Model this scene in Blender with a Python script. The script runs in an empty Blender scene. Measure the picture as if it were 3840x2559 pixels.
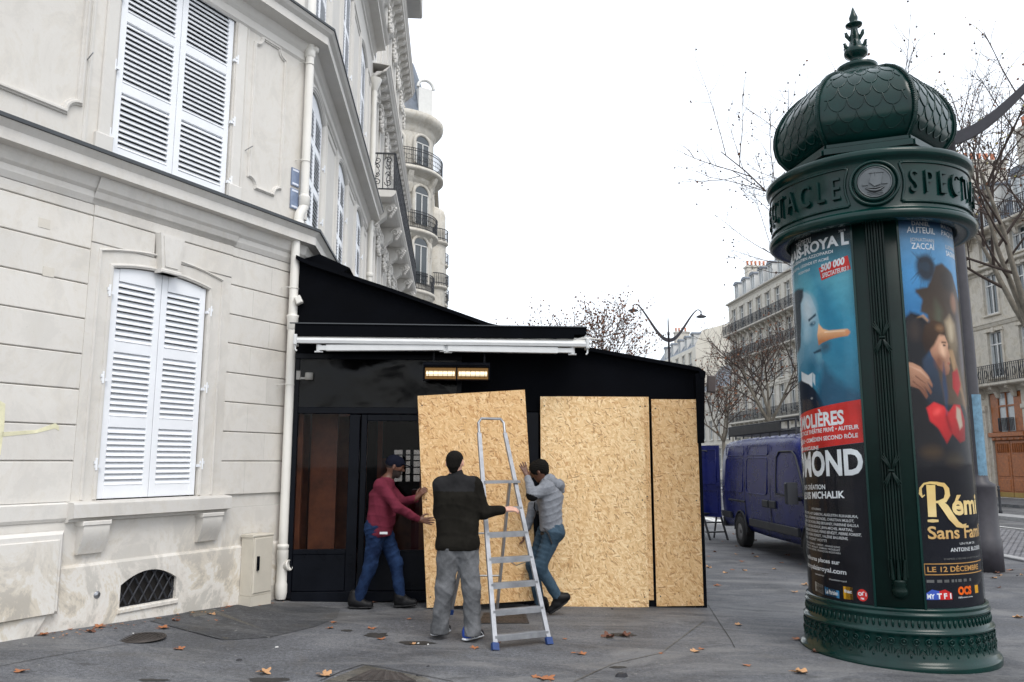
import bpy, bmesh, math, random
import numpy as np
from mathutils import Vector, Matrix, noise as mnoise
R=math.radians; PI=math.pi
random.seed(7)
scene=bpy.context.scene
C=scene.collection
# ---------------- camera
CAM_H=1.66; LENS=28.0; PITCH=8.634
cd=bpy.data.cameras.new('camera'); cam=bpy.data.objects.new('camera',cd); C.objects.link(cam)
cam.location=(0,0,CAM_H); cam.rotation_euler=(R(90+PITCH),0,0)
cd.lens=LENS; cd.sensor_width=36; cd.clip_start=.05; cd.clip_end=2000
scene.camera=cam
# ---------------- overcast sky, soft sun
world=bpy.data.worlds.new('World'); scene.world=world; world.use_nodes=True
wn=world.node_tree.nodes; wl=world.node_tree.links; wn.clear()
SUN_EL,SUN_ROT=R(52),R(150)
sky=wn.new('ShaderNodeTexSky'); sky.sky_type='NISHITA'; sky.sun_disc=False
sky.sun_elevation=SUN_EL; sky.sun_rotation=SUN_ROT; sky.air_density=1.0; sky.dust_density=3.0
bgs=wn.new('ShaderNodeBackground'); bgs.inputs[1].default_value=.05; wl.new(sky.outputs[0],bgs.inputs[0])
bgc=wn.new('ShaderNodeBackground'); bgc.inputs[0].default_value=(.93,.965,1,1); bgc.inputs[1].default_value=.98   # cloud deck
ad=wn.new('ShaderNodeAddShader'); wo=wn.new('ShaderNodeOutputWorld')
wl.new(bgs.outputs[0],ad.inputs[0]); wl.new(bgc.outputs[0],ad.inputs[1]); wl.new(ad.outputs[0],wo.inputs[0])
sd=bpy.data.lights.new('sun','SUN'); sun=bpy.data.objects.new('sun',sd); C.objects.link(sun)
sd.energy=.9; sd.angle=R(25); sd.color=(1,.97,.92)
_az=R(150)   # compass bearing of the sun (clockwise from +Y)
sun.rotation_euler=Vector((math.sin(_az)*math.cos(SUN_EL),math.cos(_az)*math.cos(SUN_EL),math.sin(SUN_EL))).to_track_quat('Z','Y').to_euler()
scene.view_settings.view_transform='Standard'; scene.view_settings.look='None'
scene.view_settings.exposure=.48; scene.view_settings.gamma=1; scene.view_settings.use_curve_mapping=False
scene.render.resolution_x=1024; scene.render.resolution_y=682
scene.render.engine='CYCLES'; scene.cycles.max_bounces=6; scene.cycles.transparent_max_bounces=12

# ---------------- measuring: photo pixel (3840 wide) at distance Y -> metres
_f=LENS/36*3840; _c,_s=math.cos(R(PITCH)),math.sin(R(PITCH))
def _ray(x,y):
    a=(x-1920)/_f; b=-(y-1279.5)/_f
    return (a,_c-b*_s,_s+b*_c)
def at(x,y,Y):
    r=_ray(x,y); t=Y/r[1]; return Vector((r[0]*t,Y,CAM_H+r[2]*t))
def gz(X,Y=8):
    if X<-2.8: z=.09*(-2.8-X)
    else: z=-.028*(X+2.8)
    return max(min(z,.16),-.235)
def ground(x,y,dz=0):
    r=_ray(x,y); z=-.1
    for _ in range(12):
        t=(z-CAM_H)/r[2]; z=gz(r[0]*t,r[1]*t)
    return Vector((r[0]*t,r[1]*t,z+dz))
# ---------------- object helpers
def tag(o,label=None,cat=None,group=None,kind=None):
    if label: o['label']=label
    if cat: o['category']=cat
    if group: o['group']=group
    if kind: o['kind']=kind
    return o
def thing(name,label,cat,loc=(0,0,0),rz=0,group=None):
    o=bpy.data.objects.new(name,None); C.objects.link(o); o.location=loc; o.rotation_euler=(0,0,rz)
    o.empty_display_size=.1
    return tag(o,label,cat,group)
def inst(src,name,parent,loc=(0,0,0),rot=(0,0,0),scl=(1,1,1)):
    o=bpy.data.objects.new(name,src.data if hasattr(src,'data') else src); C.objects.link(o)
    o.parent=parent; o.location=loc; o.rotation_euler=rot; o.scale=scl
    return o
def copy_tree(o,parent=None):
    c=o.copy(); C.objects.link(c); c.parent=parent
    for ch in [x for x in o.children]: copy_tree(ch,c)
    return c
class MB:
    def __init__(s,M=None): s.v=[];s.f=[];s.m=[];s.sm=[];s.M=M
    def add(s,vs,fs,mi=0,sm=False):
        b=len(s.v); M=s.M
        s.v.extend([tuple(M@Vector(v)) for v in vs] if M else [tuple(v) for v in vs])
        for f in fs: s.f.append([i+b for i in f]); s.m.append(mi); s.sm.append(sm)
        return s
    def box(s,a,b,mi=0):
        x0,y0,z0=a;x1,y1,z1=b
        return s.add([(x0,y0,z0),(x1,y0,z0),(x1,y1,z0),(x0,y1,z0),(x0,y0,z1),(x1,y0,z1),(x1,y1,z1),(x0,y1,z1)],
              [(0,3,2,1),(4,5,6,7),(0,1,5,4),(1,2,6,5),(2,3,7,6),(3,0,4,7)],mi)
    def bevbox(s,a,b,e=.01,mi=0):   # box with chamfered front (-y) edges
        x0,y0,z0=a;x1,y1,z1=b
        return s.add([(x0,y1,z0),(x1,y1,z0),(x1,y1,z1),(x0,y1,z1),(x0,y0+e,z0),(x1,y0+e,z0),(x1,y0+e,z1),(x0,y0+e,z1),
               (x0+e,y0,z0+e),(x1-e,y0,z0+e),(x1-e,y0,z1-e),(x0+e,y0,z1-e)],
              [(0,3,2,1),(8,9,10,11),(4,5,9,8),(5,6,10,9),(6,7,11,10),(7,4,8,11),(0,1,5,4),(1,2,6,5),(2,3,7,6),(3,0,4,7)],mi)
    def bar(s,p,q,w,h=None,mi=0,up=(0,0,1)):   # rectangular bar p->q
        h=h or w; p=Vector(p);q=Vector(q);d=(q-p).normalized();u=Vector(up)
        if abs(d.dot(u))>.98: u=Vector((0,1,0))
        a=d.cross(u).normalized()*w/2; b=a.cross(d).normalized()*h/2
        vs=[p-a-b,p+a-b,p+a+b,p-a+b,q-a-b,q+a-b,q+a+b,q-a+b]
        return s.add(vs,[(0,3,2,1),(4,5,6,7),(0,1,5,4),(1,2,6,5),(2,3,7,6),(3,0,4,7)],mi)
    def tube(s,pts,r,n=8,mi=0,caps=True,sm=True,closed=False,flat=1):
        pts=[Vector(p) for p in pts]; N=len(pts); rs=r if isinstance(r,(list,tuple)) else [r]*N
        t0=(pts[1]-pts[0]).normalized(); up=Vector((0,0,1)) if abs(t0.z)<.9 else Vector((1,0,0))
        nrm=t0.cross(up).normalized(); vs=[]
        for i,p in enumerate(pts):
            if closed: t=(pts[(i+1)%N]-pts[i-1]).normalized()
            else: t=(pts[min(i+1,N-1)]-pts[max(i-1,0)]).normalized()
            nrm=(nrm-t*nrm.dot(t)); nrm=nrm.normalized() if nrm.length>1e-6 else t.orthogonal().normalized()
            bn=t.cross(nrm)
            for k in range(n):
                a=2*PI*k/n; vs.append(p+nrm*math.cos(a)*rs[i]+bn*math.sin(a)*rs[i]*flat)
        fs=[]
        for i in range(N if closed else N-1):
            j=(i+1)%N
            for k in range(n): fs.append((i*n+k,i*n+(k+1)%n,j*n+(k+1)%n,j*n+k))
        s.add(vs,fs,mi,sm)
        if caps and not closed: s.add(vs[:n],[tuple(reversed(range(n)))],mi); s.add(vs[-n:],[tuple(range(n))],mi)
        return s
    def lathe(s,prof,n=48,c=(0,0,0),a0=0,a1=2*PI,mi=0,sm=True):
        full=abs(a1-a0-2*PI)<1e-6; m=n if full else n+1; vs=[]
        for r,z in prof:
            for k in range(m):
                a=a0+(a1-a0)*k/n; vs.append((c[0]+r*math.cos(a),c[1]+r*math.sin(a),c[2]+z))
        fs=[]
        for i in range(len(prof)-1):
            for k in range(n):
                k2=(k+1)%m; fs.append((i*m+k,i*m+k2,(i+1)*m+k2,(i+1)*m+k))
        return s.add(vs,fs,mi,sm)
    def prism(s,poly,y0,y1,mi=0,ax='y'):   # polygon in (x,z), extruded in y
        n=len(poly)
        if ax=='y': vs=[(x,y0,z) for x,z in poly]+[(x,y1,z) for x,z in poly]
        elif ax=='x': vs=[(y0,x,z) for x,z in poly]+[(y1,x,z) for x,z in poly]
        else: vs=[(x,z,y0) for x,z in poly]+[(x,z,y1) for x,z in poly]
        return s.add(vs,[tuple(range(n)),tuple(reversed(range(n,2*n)))]+[(i+n,(i+1)%n+n,(i+1)%n,i) for i in range(n)],mi)
    def run(s,prof,path,mi=0,sm=False,caps=True):
        """prof [(out,z)], path [(x,y)] plan polyline, out = right-hand side; mitred"""
        P=[Vector(p).to_2d() for p in path]; N=len(P); vs=[]
        for i,p in enumerate(P):
            d0=(P[i]-P[i-1]).normalized() if i else (P[1]-P[0]).normalized()
            d1=(P[i+1]-P[i]).normalized() if i<N-1 else d0
            n0=Vector((d0.y,-d0.x)); n1=Vector((d1.y,-d1.x)); m=(n0+n1); m=m/max(.3,m.dot(n0))
            for o,z in prof: vs.append((p.x+m.x*o,p.y+m.y*o,z))
        k=len(prof); fs=[]
        for i in range(N-1):
            for j in range(k-1): fs.append((i*k+j,(i+1)*k+j,(i+1)*k+j+1,i*k+j+1))
        s.add(vs,fs,mi,sm)
        if caps: s.add(vs[:k],[tuple(range(k))],mi); s.add(vs[-k:],[tuple(reversed(range(k)))],mi)
        return s
    def sphere(s,c,r,n=8,m=6,mi=0,sc=(1,1,1)):
        vs=[(c[0],c[1],c[2]-r*sc[2])]
        for i in range(1,m):
            a=-PI/2+PI*i/m
            for k in range(n):
                b=2*PI*k/n; vs.append((c[0]+r*sc[0]*math.cos(a)*math.cos(b),c[1]+r*sc[1]*math.cos(a)*math.sin(b),c[2]+r*sc[2]*math.sin(a)))
        vs.append((c[0],c[1],c[2]+r*sc[2])); fs=[(0,1+(k+1)%n,1+k) for k in range(n)]
        for i in range(m-2):
            for k in range(n): fs.append((1+i*n+k,1+i*n+(k+1)%n,1+(i+1)*n+(k+1)%n,1+(i+1)*n+k))
        L=len(vs)-1; b=1+(m-2)*n
        fs+=[(b+k,b+(k+1)%n,L) for k in range(n)]
        return s.add(vs,fs,mi,True)
    def mesh(s,name,mats):
        me=bpy.data.meshes.new(name); me.from_pydata(s.v,[],s.f)
        for m in (mats if isinstance(mats,(list,tuple)) else [mats]): me.materials.append(m)
        me.polygons.foreach_set('material_index',s.m); me.polygons.foreach_set('use_smooth',s.sm)
        me.update(); return me
    def build(s,name,mats,parent=None,loc=(0,0,0),rot=(0,0,0)):
        o=bpy.data.objects.new(name,s.mesh(name,mats)); C.objects.link(o)
        o.parent=parent; o.location=loc; o.rotation_euler=rot
        return o
def wall_open(mb,x0,x1,z0,z1,ops,y=0,reveal=.2,mi=0):
    """flat wall facing -y with rectangular openings (xa,xb,za,zb) and their reveals"""
    xs=sorted({x0,x1,*[o[0] for o in ops],*[o[1] for o in ops]}); zs=sorted({z0,z1,*[o[2] for o in ops],*[o[3] for o in ops]})
    for i in range(len(xs)-1):
        for j in range(len(zs)-1):
            cx,cz=(xs[i]+xs[i+1])/2,(zs[j]+zs[j+1])/2
            if any(o[0]<cx<o[1] and o[2]<cz<o[3] for o in ops): continue
            mb.add([(xs[i],y,zs[j]),(xs[i+1],y,zs[j]),(xs[i+1],y,zs[j+1]),(xs[i],y,zs[j+1])],[(0,1,2,3)],mi)
    for a,b,c,d in ops:
        Y=y+reveal
        mb.add([(a,y,c),(a,Y,c),(a,Y,d),(a,y,d),(b,y,c),(b,Y,c),(b,Y,d),(b,y,d)],[(3,2,1,0),(4,5,6,7),(0,1,5,4),(7,6,2,3)],mi)
# ---------------- materials
def nt(name):
    m=bpy.data.materials.new(name); m.use_nodes=True; n=m.node_tree.nodes; l=m.node_tree.links
    return m,n,l,n['Principled BSDF']
def _noise(n,l,vec,scale,detail=4,rough=.6,dist=0):
    t=n.new('ShaderNodeTexNoise'); t.inputs['Scale'].default_value=scale; t.inputs['Detail'].default_value=detail
    t.inputs['Roughness'].default_value=rough; t.inputs['Distortion'].default_value=dist
    if vec: l.new(vec,t.inputs['Vector'])
    return t
def _ramp(n,l,src,stops,interp='LINEAR'):
    r=n.new('ShaderNodeValToRGB'); r.color_ramp.interpolation=interp
    while len(r.color_ramp.elements)<len(stops): r.color_ramp.elements.new(.5)
    for e,(p,c) in zip(r.color_ramp.elements,stops):
        e.position=p; e.color=(c,c,c,1) if isinstance(c,(int,float)) else (*c,1)
    l.new(src,r.inputs[0]); return r
def _mix(n,l,fac,a,b,mode='MIX'):
    x=n.new('ShaderNodeMix'); x.data_type='RGBA'; x.blend_type=mode
    for i,val in ((0,fac),(6,a),(7,b)):
        if hasattr(val,'links') or hasattr(val,'is_linked'): l.new(val,x.inputs[i])
        elif i==0: x.inputs[0].default_value=val
        else: x.inputs[i].default_value=(*val,1)
    return x.outputs[2]
def _bump(n,l,h,p,strength=.3,dist=.01):
    b=n.new('ShaderNodeBump'); b.inputs['Strength'].default_value=strength; b.inputs['Distance'].default_value=dist
    l.new(h,b.inputs['Height']); l.new(b.outputs[0],p.inputs['Normal']); return b
def _map(n,l,scale=(1,1,1),rot=(0,0,0),coord='Object',src=None):
    m=n.new('ShaderNodeMapping'); m.inputs['Scale'].default_value=scale; m.inputs['Rotation'].default_value=rot
    if src is None:
        t=n.new('ShaderNodeTexCoord'); src=t.outputs[coord]
    l.new(src,m.inputs[0]); return m.outputs[0]
def plain(name,col,rough=.6,metal=0,var=.12,scale=6,bump=.15,spec=.5,emit=0,bscale=60,coat=0):
    m,n,l,p=nt(name); p.inputs['Roughness'].default_value=rough; p.inputs['Metallic'].default_value=metal
    p.inputs['Specular IOR Level'].default_value=spec; p.inputs['Coat Weight'].default_value=coat
    v=_map(n,l); t=_noise(n,l,v,scale,5,.65)
    lo=tuple(c*(1-var) for c in col); hi=tuple(min(1,c*(1+var)) for c in col)
    r=_ramp(n,l,t.outputs[0],[(.3,lo),(.7,hi)]); l.new(r.outputs[0],p.inputs['Base Color'])
    rr=_ramp(n,l,t.outputs[0],[(.3,max(.02,rough*.85)),(.7,min(1,rough*1.15))]); l.new(rr.outputs[0],p.inputs['Roughness'])
    if bump:
        b=_noise(n,l,v,bscale,3); _bump(n,l,b.outputs[0],p,bump,.004)
    if emit: p.inputs['Emission Color'].default_value=(*col,1); p.inputs['Emission Strength'].default_value=emit
    return m
def stone_mat(name,col,grime=.5,vj=False,speck=.4,warm=(.52,.46,.36)):
    m,n,l,p=nt(name); p.inputs['Roughness'].default_value=.85; p.inputs['Specular IOR Level'].default_value=.25
    g=n.new('ShaderNodeNewGeometry'); v=_map(n,l,src=g.outputs['Position'])
    big=_noise(n,l,v,.7,5,.6,.5); r=_ramp(n,l,big.outputs[0],[(.32,tuple(c*.93 for c in col)),(.5,col),(.7,tuple(min(1,c*1.04) for c in col))])
    st=_noise(n,l,_map(n,l,(2.5,2.5,.5),src=g.outputs['Position']),1.3,6,.7,.3); sr=_ramp(n,l,st.outputs[0],[(.52,0.),(.75,1.)])
    mm=n.new('ShaderNodeMath'); mm.operation='MULTIPLY'; mm.inputs[1].default_value=grime*.5; l.new(sr.outputs[0],mm.inputs[0])
    c1=_mix(n,l,mm.outputs[0],r.outputs[0],warm)
    # damp, scuffed foot of the wall
    sx=n.new('ShaderNodeSeparateXYZ'); l.new(g.outputs['Position'],sx.inputs[0])
    nz=_noise(n,l,v,2.2,6,.7); ma=n.new('ShaderNodeMath'); ma.operation='MULTIPLY_ADD'; ma.inputs[1].default_value=1.5; l.new(nz.outputs[0],ma.inputs[0]); l.new(sx.outputs[2],ma.inputs[2])
    fr=_ramp(n,l,ma.outputs[0],[(.75,1.),(1.25,.0)]); 
    fm=n.new('ShaderNodeMath'); fm.operation='MULTIPLY'; fm.inputs[1].default_value=grime; l.new(fr.outputs[0],fm.inputs[0])
    c2=_mix(n,l,fm.outputs[0],c1,(.33,.30,.25))
    sp=_noise(n,l,v,38,2,.5); spr=_ramp(n,l,sp.outputs[0],[(.70,0.),(.78,1.)]); sm=n.new('ShaderNodeMath'); sm.operation='MULTIPLY'; sm.inputs[1].default_value=speck; l.new(spr.outputs[0],sm.inputs[0])
    c3=_mix(n,l,sm.outputs[0],c2,tuple(c*.62 for c in col))
    # patched and repainted lower wall: blocky mottling that fades out upwards
    pn=_noise(n,l,_map(n,l,(1.3,1.3,1.0),src=g.outputs['Position']),1.5,7,.72,.5); pr=_ramp(n,l,pn.outputs[0],[(.40,(.38,.345,.29)),(.455,(.58,.52,.42)),(.50,(.68,.66,.62)),(.54,(.64,.60,.54)),(.60,(.44,.42,.38))],'EASE')
    hz=_ramp(n,l,sx.outputs[2],[(.45,grime*1.8 if grime<.6 else .5),(1.25,grime*.4),]); c4=_mix(n,l,hz.outputs[0],c3,pr.outputs[0])
    oi=n.new('ShaderNodeObjectInfo'); orr=_ramp(n,l,oi.outputs['Random'],[(0,.945),(.5,1.0),(1,1.03)]); c5=_mix(n,l,1.,c4,orr.outputs[0],'MULTIPLY')
    l.new(c5,p.inputs['Base Color'])
    b1=_noise(n,l,v,24,6,.7); _bump(n,l,b1.outputs[0],p,.25,.006)
    return m
M={}
M['cream']=stone_mat('cream painted limestone',(.665,.642,.602),.42)
M['cream_up']=stone_mat('cream limestone upper',(.655,.638,.605),.20,speck=.15)
M['cream_trim']=stone_mat('cream trim',(.64,.622,.59),.38,speck=.3)
M['stone_far']=stone_mat('aged limestone',(.46,.42,.35),.9,speck=.3,warm=(.25,.22,.18))
M['stone_far2']=stone_mat('grey limestone',(.50,.475,.42),.7,speck=.2,warm=(.3,.27,.23))
M['stone_tower']=stone_mat('weathered ornate stone',(.50,.48,.43),.8,speck=.5,warm=(.22,.2,.17))
M['render_wall']=stone_mat('pale render',(.60,.57,.50),.3)
M['white_paint']=plain('white gloss paint',(.80,.82,.85),.35,var=.04,scale=3,bump=.05)
M['pipe']=plain('cream pvc',(.74,.72,.67),.4,var=.05,scale=2,bump=.03)
M['black_cloth']=plain('black canvas',(.0035,.004,.0055),.9,var=.3,scale=2,bump=.2,spec=.04,bscale=200)
M['black_metal']=plain('black lacquered metal',(.004,.005,.008),.3,var=.3,scale=3,bump=.04,spec=.10)
M['dark_iron']=plain('dark wrought iron',(.02,.022,.028),.5,var=.3,scale=10,bump=.1)
M['zinc']=plain('zinc roof',(.30,.33,.37),.5,.3,var=.15,scale=1,bump=.05)
M['slate']=plain('slate',(.10,.12,.15),.5,var=.35,scale=3,bump=.2)
M['lead']=plain('lead flashing',(.05,.056,.062),.5,var=.25,scale=3,bump=.1)
M['brick_pot']=plain('terracotta',(.42,.16,.09),.8,var=.2)
M['dark_glass']=plain('window glass',(.035,.045,.05),.08,var=.4,scale=.5,bump=0,spec=.8)
M['curtain']=plain('pale curtain behind glass',(.42,.45,.46),.25,var=.2,scale=2,bump=0,spec=.8)
M['window_white']=plain('window paint',(.62,.62,.60),.5,var=.06)
M['interior']=plain('dark interior',(.012,.010,.009),.8,var=.3)  # near-black, stands in for the shade inside recesses and openings
M['wood_door']=plain('varnished oak',(.30,.095,.025),.4,var=.35,scale=8,bump=.15)
M['alu']=plain('worn aluminium',(.36,.37,.39),.42,.8,var=.18,scale=9,bump=.12)
M['blue_plastic']=plain('blue plastic foot',(.006,.035,.15),.5,var=.2)
# ---------------- more materials
def osb_mat(name,tint=(1,1,1)):
    m,n,l,p=nt(name); p.inputs['Roughness'].default_value=.72; p.inputs['Specular IOR Level'].default_value=.2
    tc=n.new('ShaderNodeTexCoord'); layers=[]; prev=None
    cols=[(0,(.22,.10,.035)),(.10,(.46,.24,.09)),(.22,(.62,.41,.20)),(.5,(.72,.52,.29)),(.78,(.82,.64,.40)),(.93,(.90,.76,.52)),(1,(.50,.27,.09))]
    bumps=None
    for i,(ang,s,thr) in enumerate(((0.5,1.0,0),(-.7,1.15,.5),(1.45,.9,.66),(2.3,1.3,.74),(.05,1.2,.78),(-1.2,1.7,.80))):
        warp=_noise(n,l,tc.outputs['Object'],3.5,2); 
        vm=n.new('ShaderNodeVectorMath'); vm.operation='SCALE'; vm.inputs['Scale'].default_value=.10; l.new(warp.outputs['Color'],vm.inputs[0])
        va=n.new('ShaderNodeVectorMath'); va.operation='ADD'; l.new(vm.outputs[0],va.inputs[0]); l.new(tc.outputs['Object'],va.inputs[1])
        mp=n.new('ShaderNodeMapping'); mp.inputs['Rotation'].default_value=(0,ang,0); mp.inputs['Location'].default_value=(i*3.1,0,i*1.7); l.new(va.outputs[0],mp.inputs[0])
        m2=n.new('ShaderNodeMapping'); m2.inputs['Scale'].default_value=(12*s,1,50*s); l.new(mp.outputs[0],m2.inputs[0])
        vo=n.new('ShaderNodeTexVoronoi'); vo.inputs['Scale'].default_value=1; vo.inputs['Randomness'].default_value=1; l.new(m2.outputs[0],vo.inputs['Vector'])
        sp=n.new('ShaderNodeSeparateColor'); l.new(vo.outputs['Color'],sp.inputs[0])
        r=_ramp(n,l,sp.outputs[0],cols)
        gr=_noise(n,l,_map(n,l,(20,1,160),src=mp.outputs[0]),1,3,.6); col=_mix(n,l,.10,r.outputs[0],gr.outputs[0],'OVERLAY')
        if prev is None: prev=col; bumps=sp.outputs[1]
        else:
            mk=n.new('ShaderNodeMath'); mk.operation='GREATER_THAN'; mk.inputs[1].default_value=thr+.0; l.new(sp.outputs[2],mk.inputs[0])
            prev=_mix(n,l,mk.outputs[0],prev,col)
            bb=n.new('ShaderNodeMix'); bb.data_type='FLOAT'; l.new(mk.outputs[0],bb.inputs[0]); l.new(bumps,bb.inputs[2]); l.new(sp.outputs[1],bb.inputs[3]); bumps=bb.outputs[0]
    dk=_noise(n,l,tc.outputs['Object'],60,3,.7); dr=_ramp(n,l,dk.outputs[0],[(.30,.45),(.40,1.)]); prev=_mix(n,l,1.0,prev,dr.outputs[0],'MULTIPLY')
    prev=_mix(n,l,.34,prev,(.74,.54,.32)); prev=_mix(n,l,1.0,prev,tint,'MULTIPLY'); l.new(prev,p.inputs['Base Color'])
    _bump(n,l,bumps,p,.25,.003)
    return m
M['osb']=osb_mat('strand board',(.95,.85,.73)); M['osb2']=osb_mat('paler strand board',(1.10,1.06,.99)); M['osb_edge']=plain('board edge',(.50,.33,.16),.8,scale=40,var=.4)
def asphalt(name,col,stain=.5,wet=True,coarse=1.,lines=.5):
    m,n,l,p=nt(name); p.inputs['Specular IOR Level'].default_value=.3
    v=_map(n,l)
    fine=_noise(n,l,v,120*coarse,3,.7); mid=_noise(n,l,v,34*coarse,4,.75)
    r=_ramp(n,l,fine.outputs[0],[(.3,tuple(c*.55 for c in col)),(.5,col),(.72,tuple(c*1.7 for c in col))])
    mr=_ramp(n,l,mid.outputs[0],[(.32,.62),(.5,1.),(.68,1.42)]); c=_mix(n,l,1.,r.outputs[0],mr.outputs[0],'MULTIPLY')
    big=_noise(n,l,v,.5,8,.7,.8); br=_ramp(n,l,big.outputs[0],[(.34,.62),(.5,1.),(.64,1.35)]); c=_mix(n,l,1.,c,br.outputs[0],'MULTIPLY')
    pale=_noise(n,l,_map(n,l,(.55,1.15,1),(0,0,.22)),1.1,9,.74,1.0); pr=_ramp(n,l,pale.outputs[0],[(.47,0.),(.62,stain)]); c=_mix(n,l,pr.outputs[0],c,(.25,.247,.24))
    brn=_noise(n,l,v,.9,6,.7,.5); bw=_ramp(n,l,brn.outputs[0],[(.55,0.),(.7,.35)]); c=_mix(n,l,bw.outputs[0],c,(.10,.088,.07))
    for ang,th in ((.28,.655),(-.5,.67),(.9,.68)):
        s=_noise(n,l,_map(n,l,(.45,16,1),(0,0,ang)),1.0,6,.75,.5); q=_ramp(n,l,s.outputs[0],[(th-.02,0.),(th+.02,lines)]); c=_mix(n,l,q.outputs[0],c,(.27,.265,.26))
    dk=_noise(n,l,_map(n,l,(1.0,2.0,1)),1.0,7,.66,.8); dr=_ramp(n,l,dk.outputs[0],[(.60,0.),(.67,.55)]); c=_mix(n,l,dr.outputs[0],c,(.032,.031,.03))
    wh=_noise(n,l,v,13,3,.55); wr=_ramp(n,l,wh.outputs[0],[(.70,0.),(.73,.55)]); c=_mix(n,l,wr.outputs[0],c,(.30,.30,.28))
    dd=_noise(n,l,v,21,3,.6); dw=_ramp(n,l,dd.outputs[0],[(.27,.6),(.31,0.)]); c=_mix(n,l,dw.outputs[0],c,(.02,.02,.02))
    l.new(c,p.inputs['Base Color'])
    rr=_ramp(n,l,big.outputs[0],[(.35,.58),(.65,.9)]); l.new(rr.outputs[0],p.inputs['Roughness'])
    hm=n.new('ShaderNodeMath'); hm.operation='ADD'; l.new(fine.outputs[0],hm.inputs[0]); l.new(mid.outputs[0],hm.inputs[1]); _bump(n,l,hm.outputs[0],p,.55,.006)
    return m
M['asphalt']=asphalt('pavement asphalt',(.090,.093,.101),.42)
M['asphalt_patch']=asphalt('dark asphalt patch',(.056,.058,.063),.3,coarse=.6,lines=.2)
M['asphalt_old']=asphalt('grey mortar patch',(.085,.078,.066),.5,lines=.1)
M['road']=asphalt('road',(.085,.087,.092),.4,lines=.25)
M['granite']=plain('granite kerb',(.30,.30,.30),.75,var=.2,scale=8)
M['cobble']=plain('granite setts',(.135,.135,.145),.6,var=.4,scale=2.2,bump=.3)
M['roadwhite']=plain('road paint',(.62,.62,.60),.7,var=.25,scale=4)
M['grass']=plain('soil',(.05,.045,.03),.9)
M['cast_iron']=plain('rusty cast iron',(.05,.042,.038),.6,.3,var=.4,scale=14,bump=.3)
M['puddle']=plain('wet stain',(.040,.038,.036),.7,var=.3,bump=.2,spec=.2)
def glass_thin(name,tint=(1,1,1),refl=.5,rough=.02,bumpy=0,base=0.0):
    m,n,l,p=nt(name); n.remove(p); out=n['Material Output']
    tr=n.new('ShaderNodeBsdfTransparent'); tr.inputs[0].default_value=(*tint,1)
    gl=n.new('ShaderNodeBsdfGlossy'); gl.inputs['Roughness'].default_value=rough
    fr=n.new('ShaderNodeFresnel'); fr.inputs[0].default_value=1.45
    ma=n.new('ShaderNodeMath'); ma.operation='MULTIPLY_ADD'; ma.inputs[1].default_value=refl; ma.inputs[2].default_value=base; l.new(fr.outputs[0],ma.inputs[0])
    mx=n.new('ShaderNodeMixShader'); l.new(ma.outputs[0],mx.inputs[0]); l.new(tr.outputs[0],mx.inputs[1]); l.new(gl.outputs[0],mx.inputs[2]); l.new(mx.outputs[0],out.inputs[0])
    if bumpy:
        t=_noise(n,l,_map(n,l,(1,1,1)),1.6,3,.5,.35); b=n.new('ShaderNodeBump'); b.inputs['Strength'].default_value=bumpy; b.inputs['Distance'].default_value=.12
        l.new(t.outputs[0],b.inputs['Height']); l.new(b.outputs[0],gl.inputs['Normal']); l.new(b.outputs[0],fr.inputs['Normal'])
    return m
M['door_glass']=glass_thin('tinted door glass',(.74,.74,.75),.20)
M['column_glass']=glass_thin('curved acrylic',(.97,.98,.98),.38,.04)
M['foil']=glass_thin('crinkled dark film',(.12,.12,.14),.5,.18,.35,.0)
# ---------------- ground
mb=MB(); nx=[-8,-6,-5,-4.2,-3.8,-3.4,-3.0,-2.8]+[ -2.5+.5*i for i in range(25)]+[9.75]
def sheet(mb,poly,z=.0,mi=0,n=None,flat=False):
    mb.add([(x,y,(0 if flat else gz(x))+z) for x,y in poly],[tuple(range(len(poly)))],mi)
ny=[-12,-4]+[ -2+i for i in range(0,27,2)]+[25]
g=MB()
nxs=sorted(set([round(a,2) for a in nx])); vs=[(x,y,gz(x)) for y in ny for x in nxs]; w=len(nxs)
g.add(vs,[(j*w+i,j*w+i+1,(j+1)*w+i+1,(j+1)*w+i) for j in range(len(ny)-1) for i in range(w-1)],0,True)
# corner of the pavement further on, along the facades
def mesh_strip(mb,xa,xb,ya,yb,z,n=6):
    mb.add([(xa(ya) if callable(xa) else xa,ya,z),(xb,ya,z),(xb,yb,z),(xa,yb,z)],[(0,1,2,3)])
g.add([(-16,31,-.235),(12.9,31,-.235),(5.4,130,-.235),(-22,130,-.235)],[(0,1,2,3)])
tag(g.build('pavement',M['asphalt']),kind='structure')
rd=MB(); rd.add([(-900,-300,-.42),(900,-300,-.42),(900,1500,-.42),(-900,1500,-.42)],[(0,1,2,3)])
tag(rd.build('ground',M['road']),kind='structure')
k=MB()
k.run([(0,-.42),(.0,-.235),(-.02,-.222),(-.22,-.222),(-.22,-.42)],[(9.97,-12),(9.97,24.9),(9.7,25.22),(-9.0,25.22)][::-1]); k.run([(0,-.42),(.0,-.225),(-.02,-.215),(-.22,-.215),(-.22,-.42)],[(-16,30.8),(12.6,30.8),(13.1,31.2),(5.6,130)][::-1])
tag(k.build('kerb',M['granite']),kind='structure')
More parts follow.
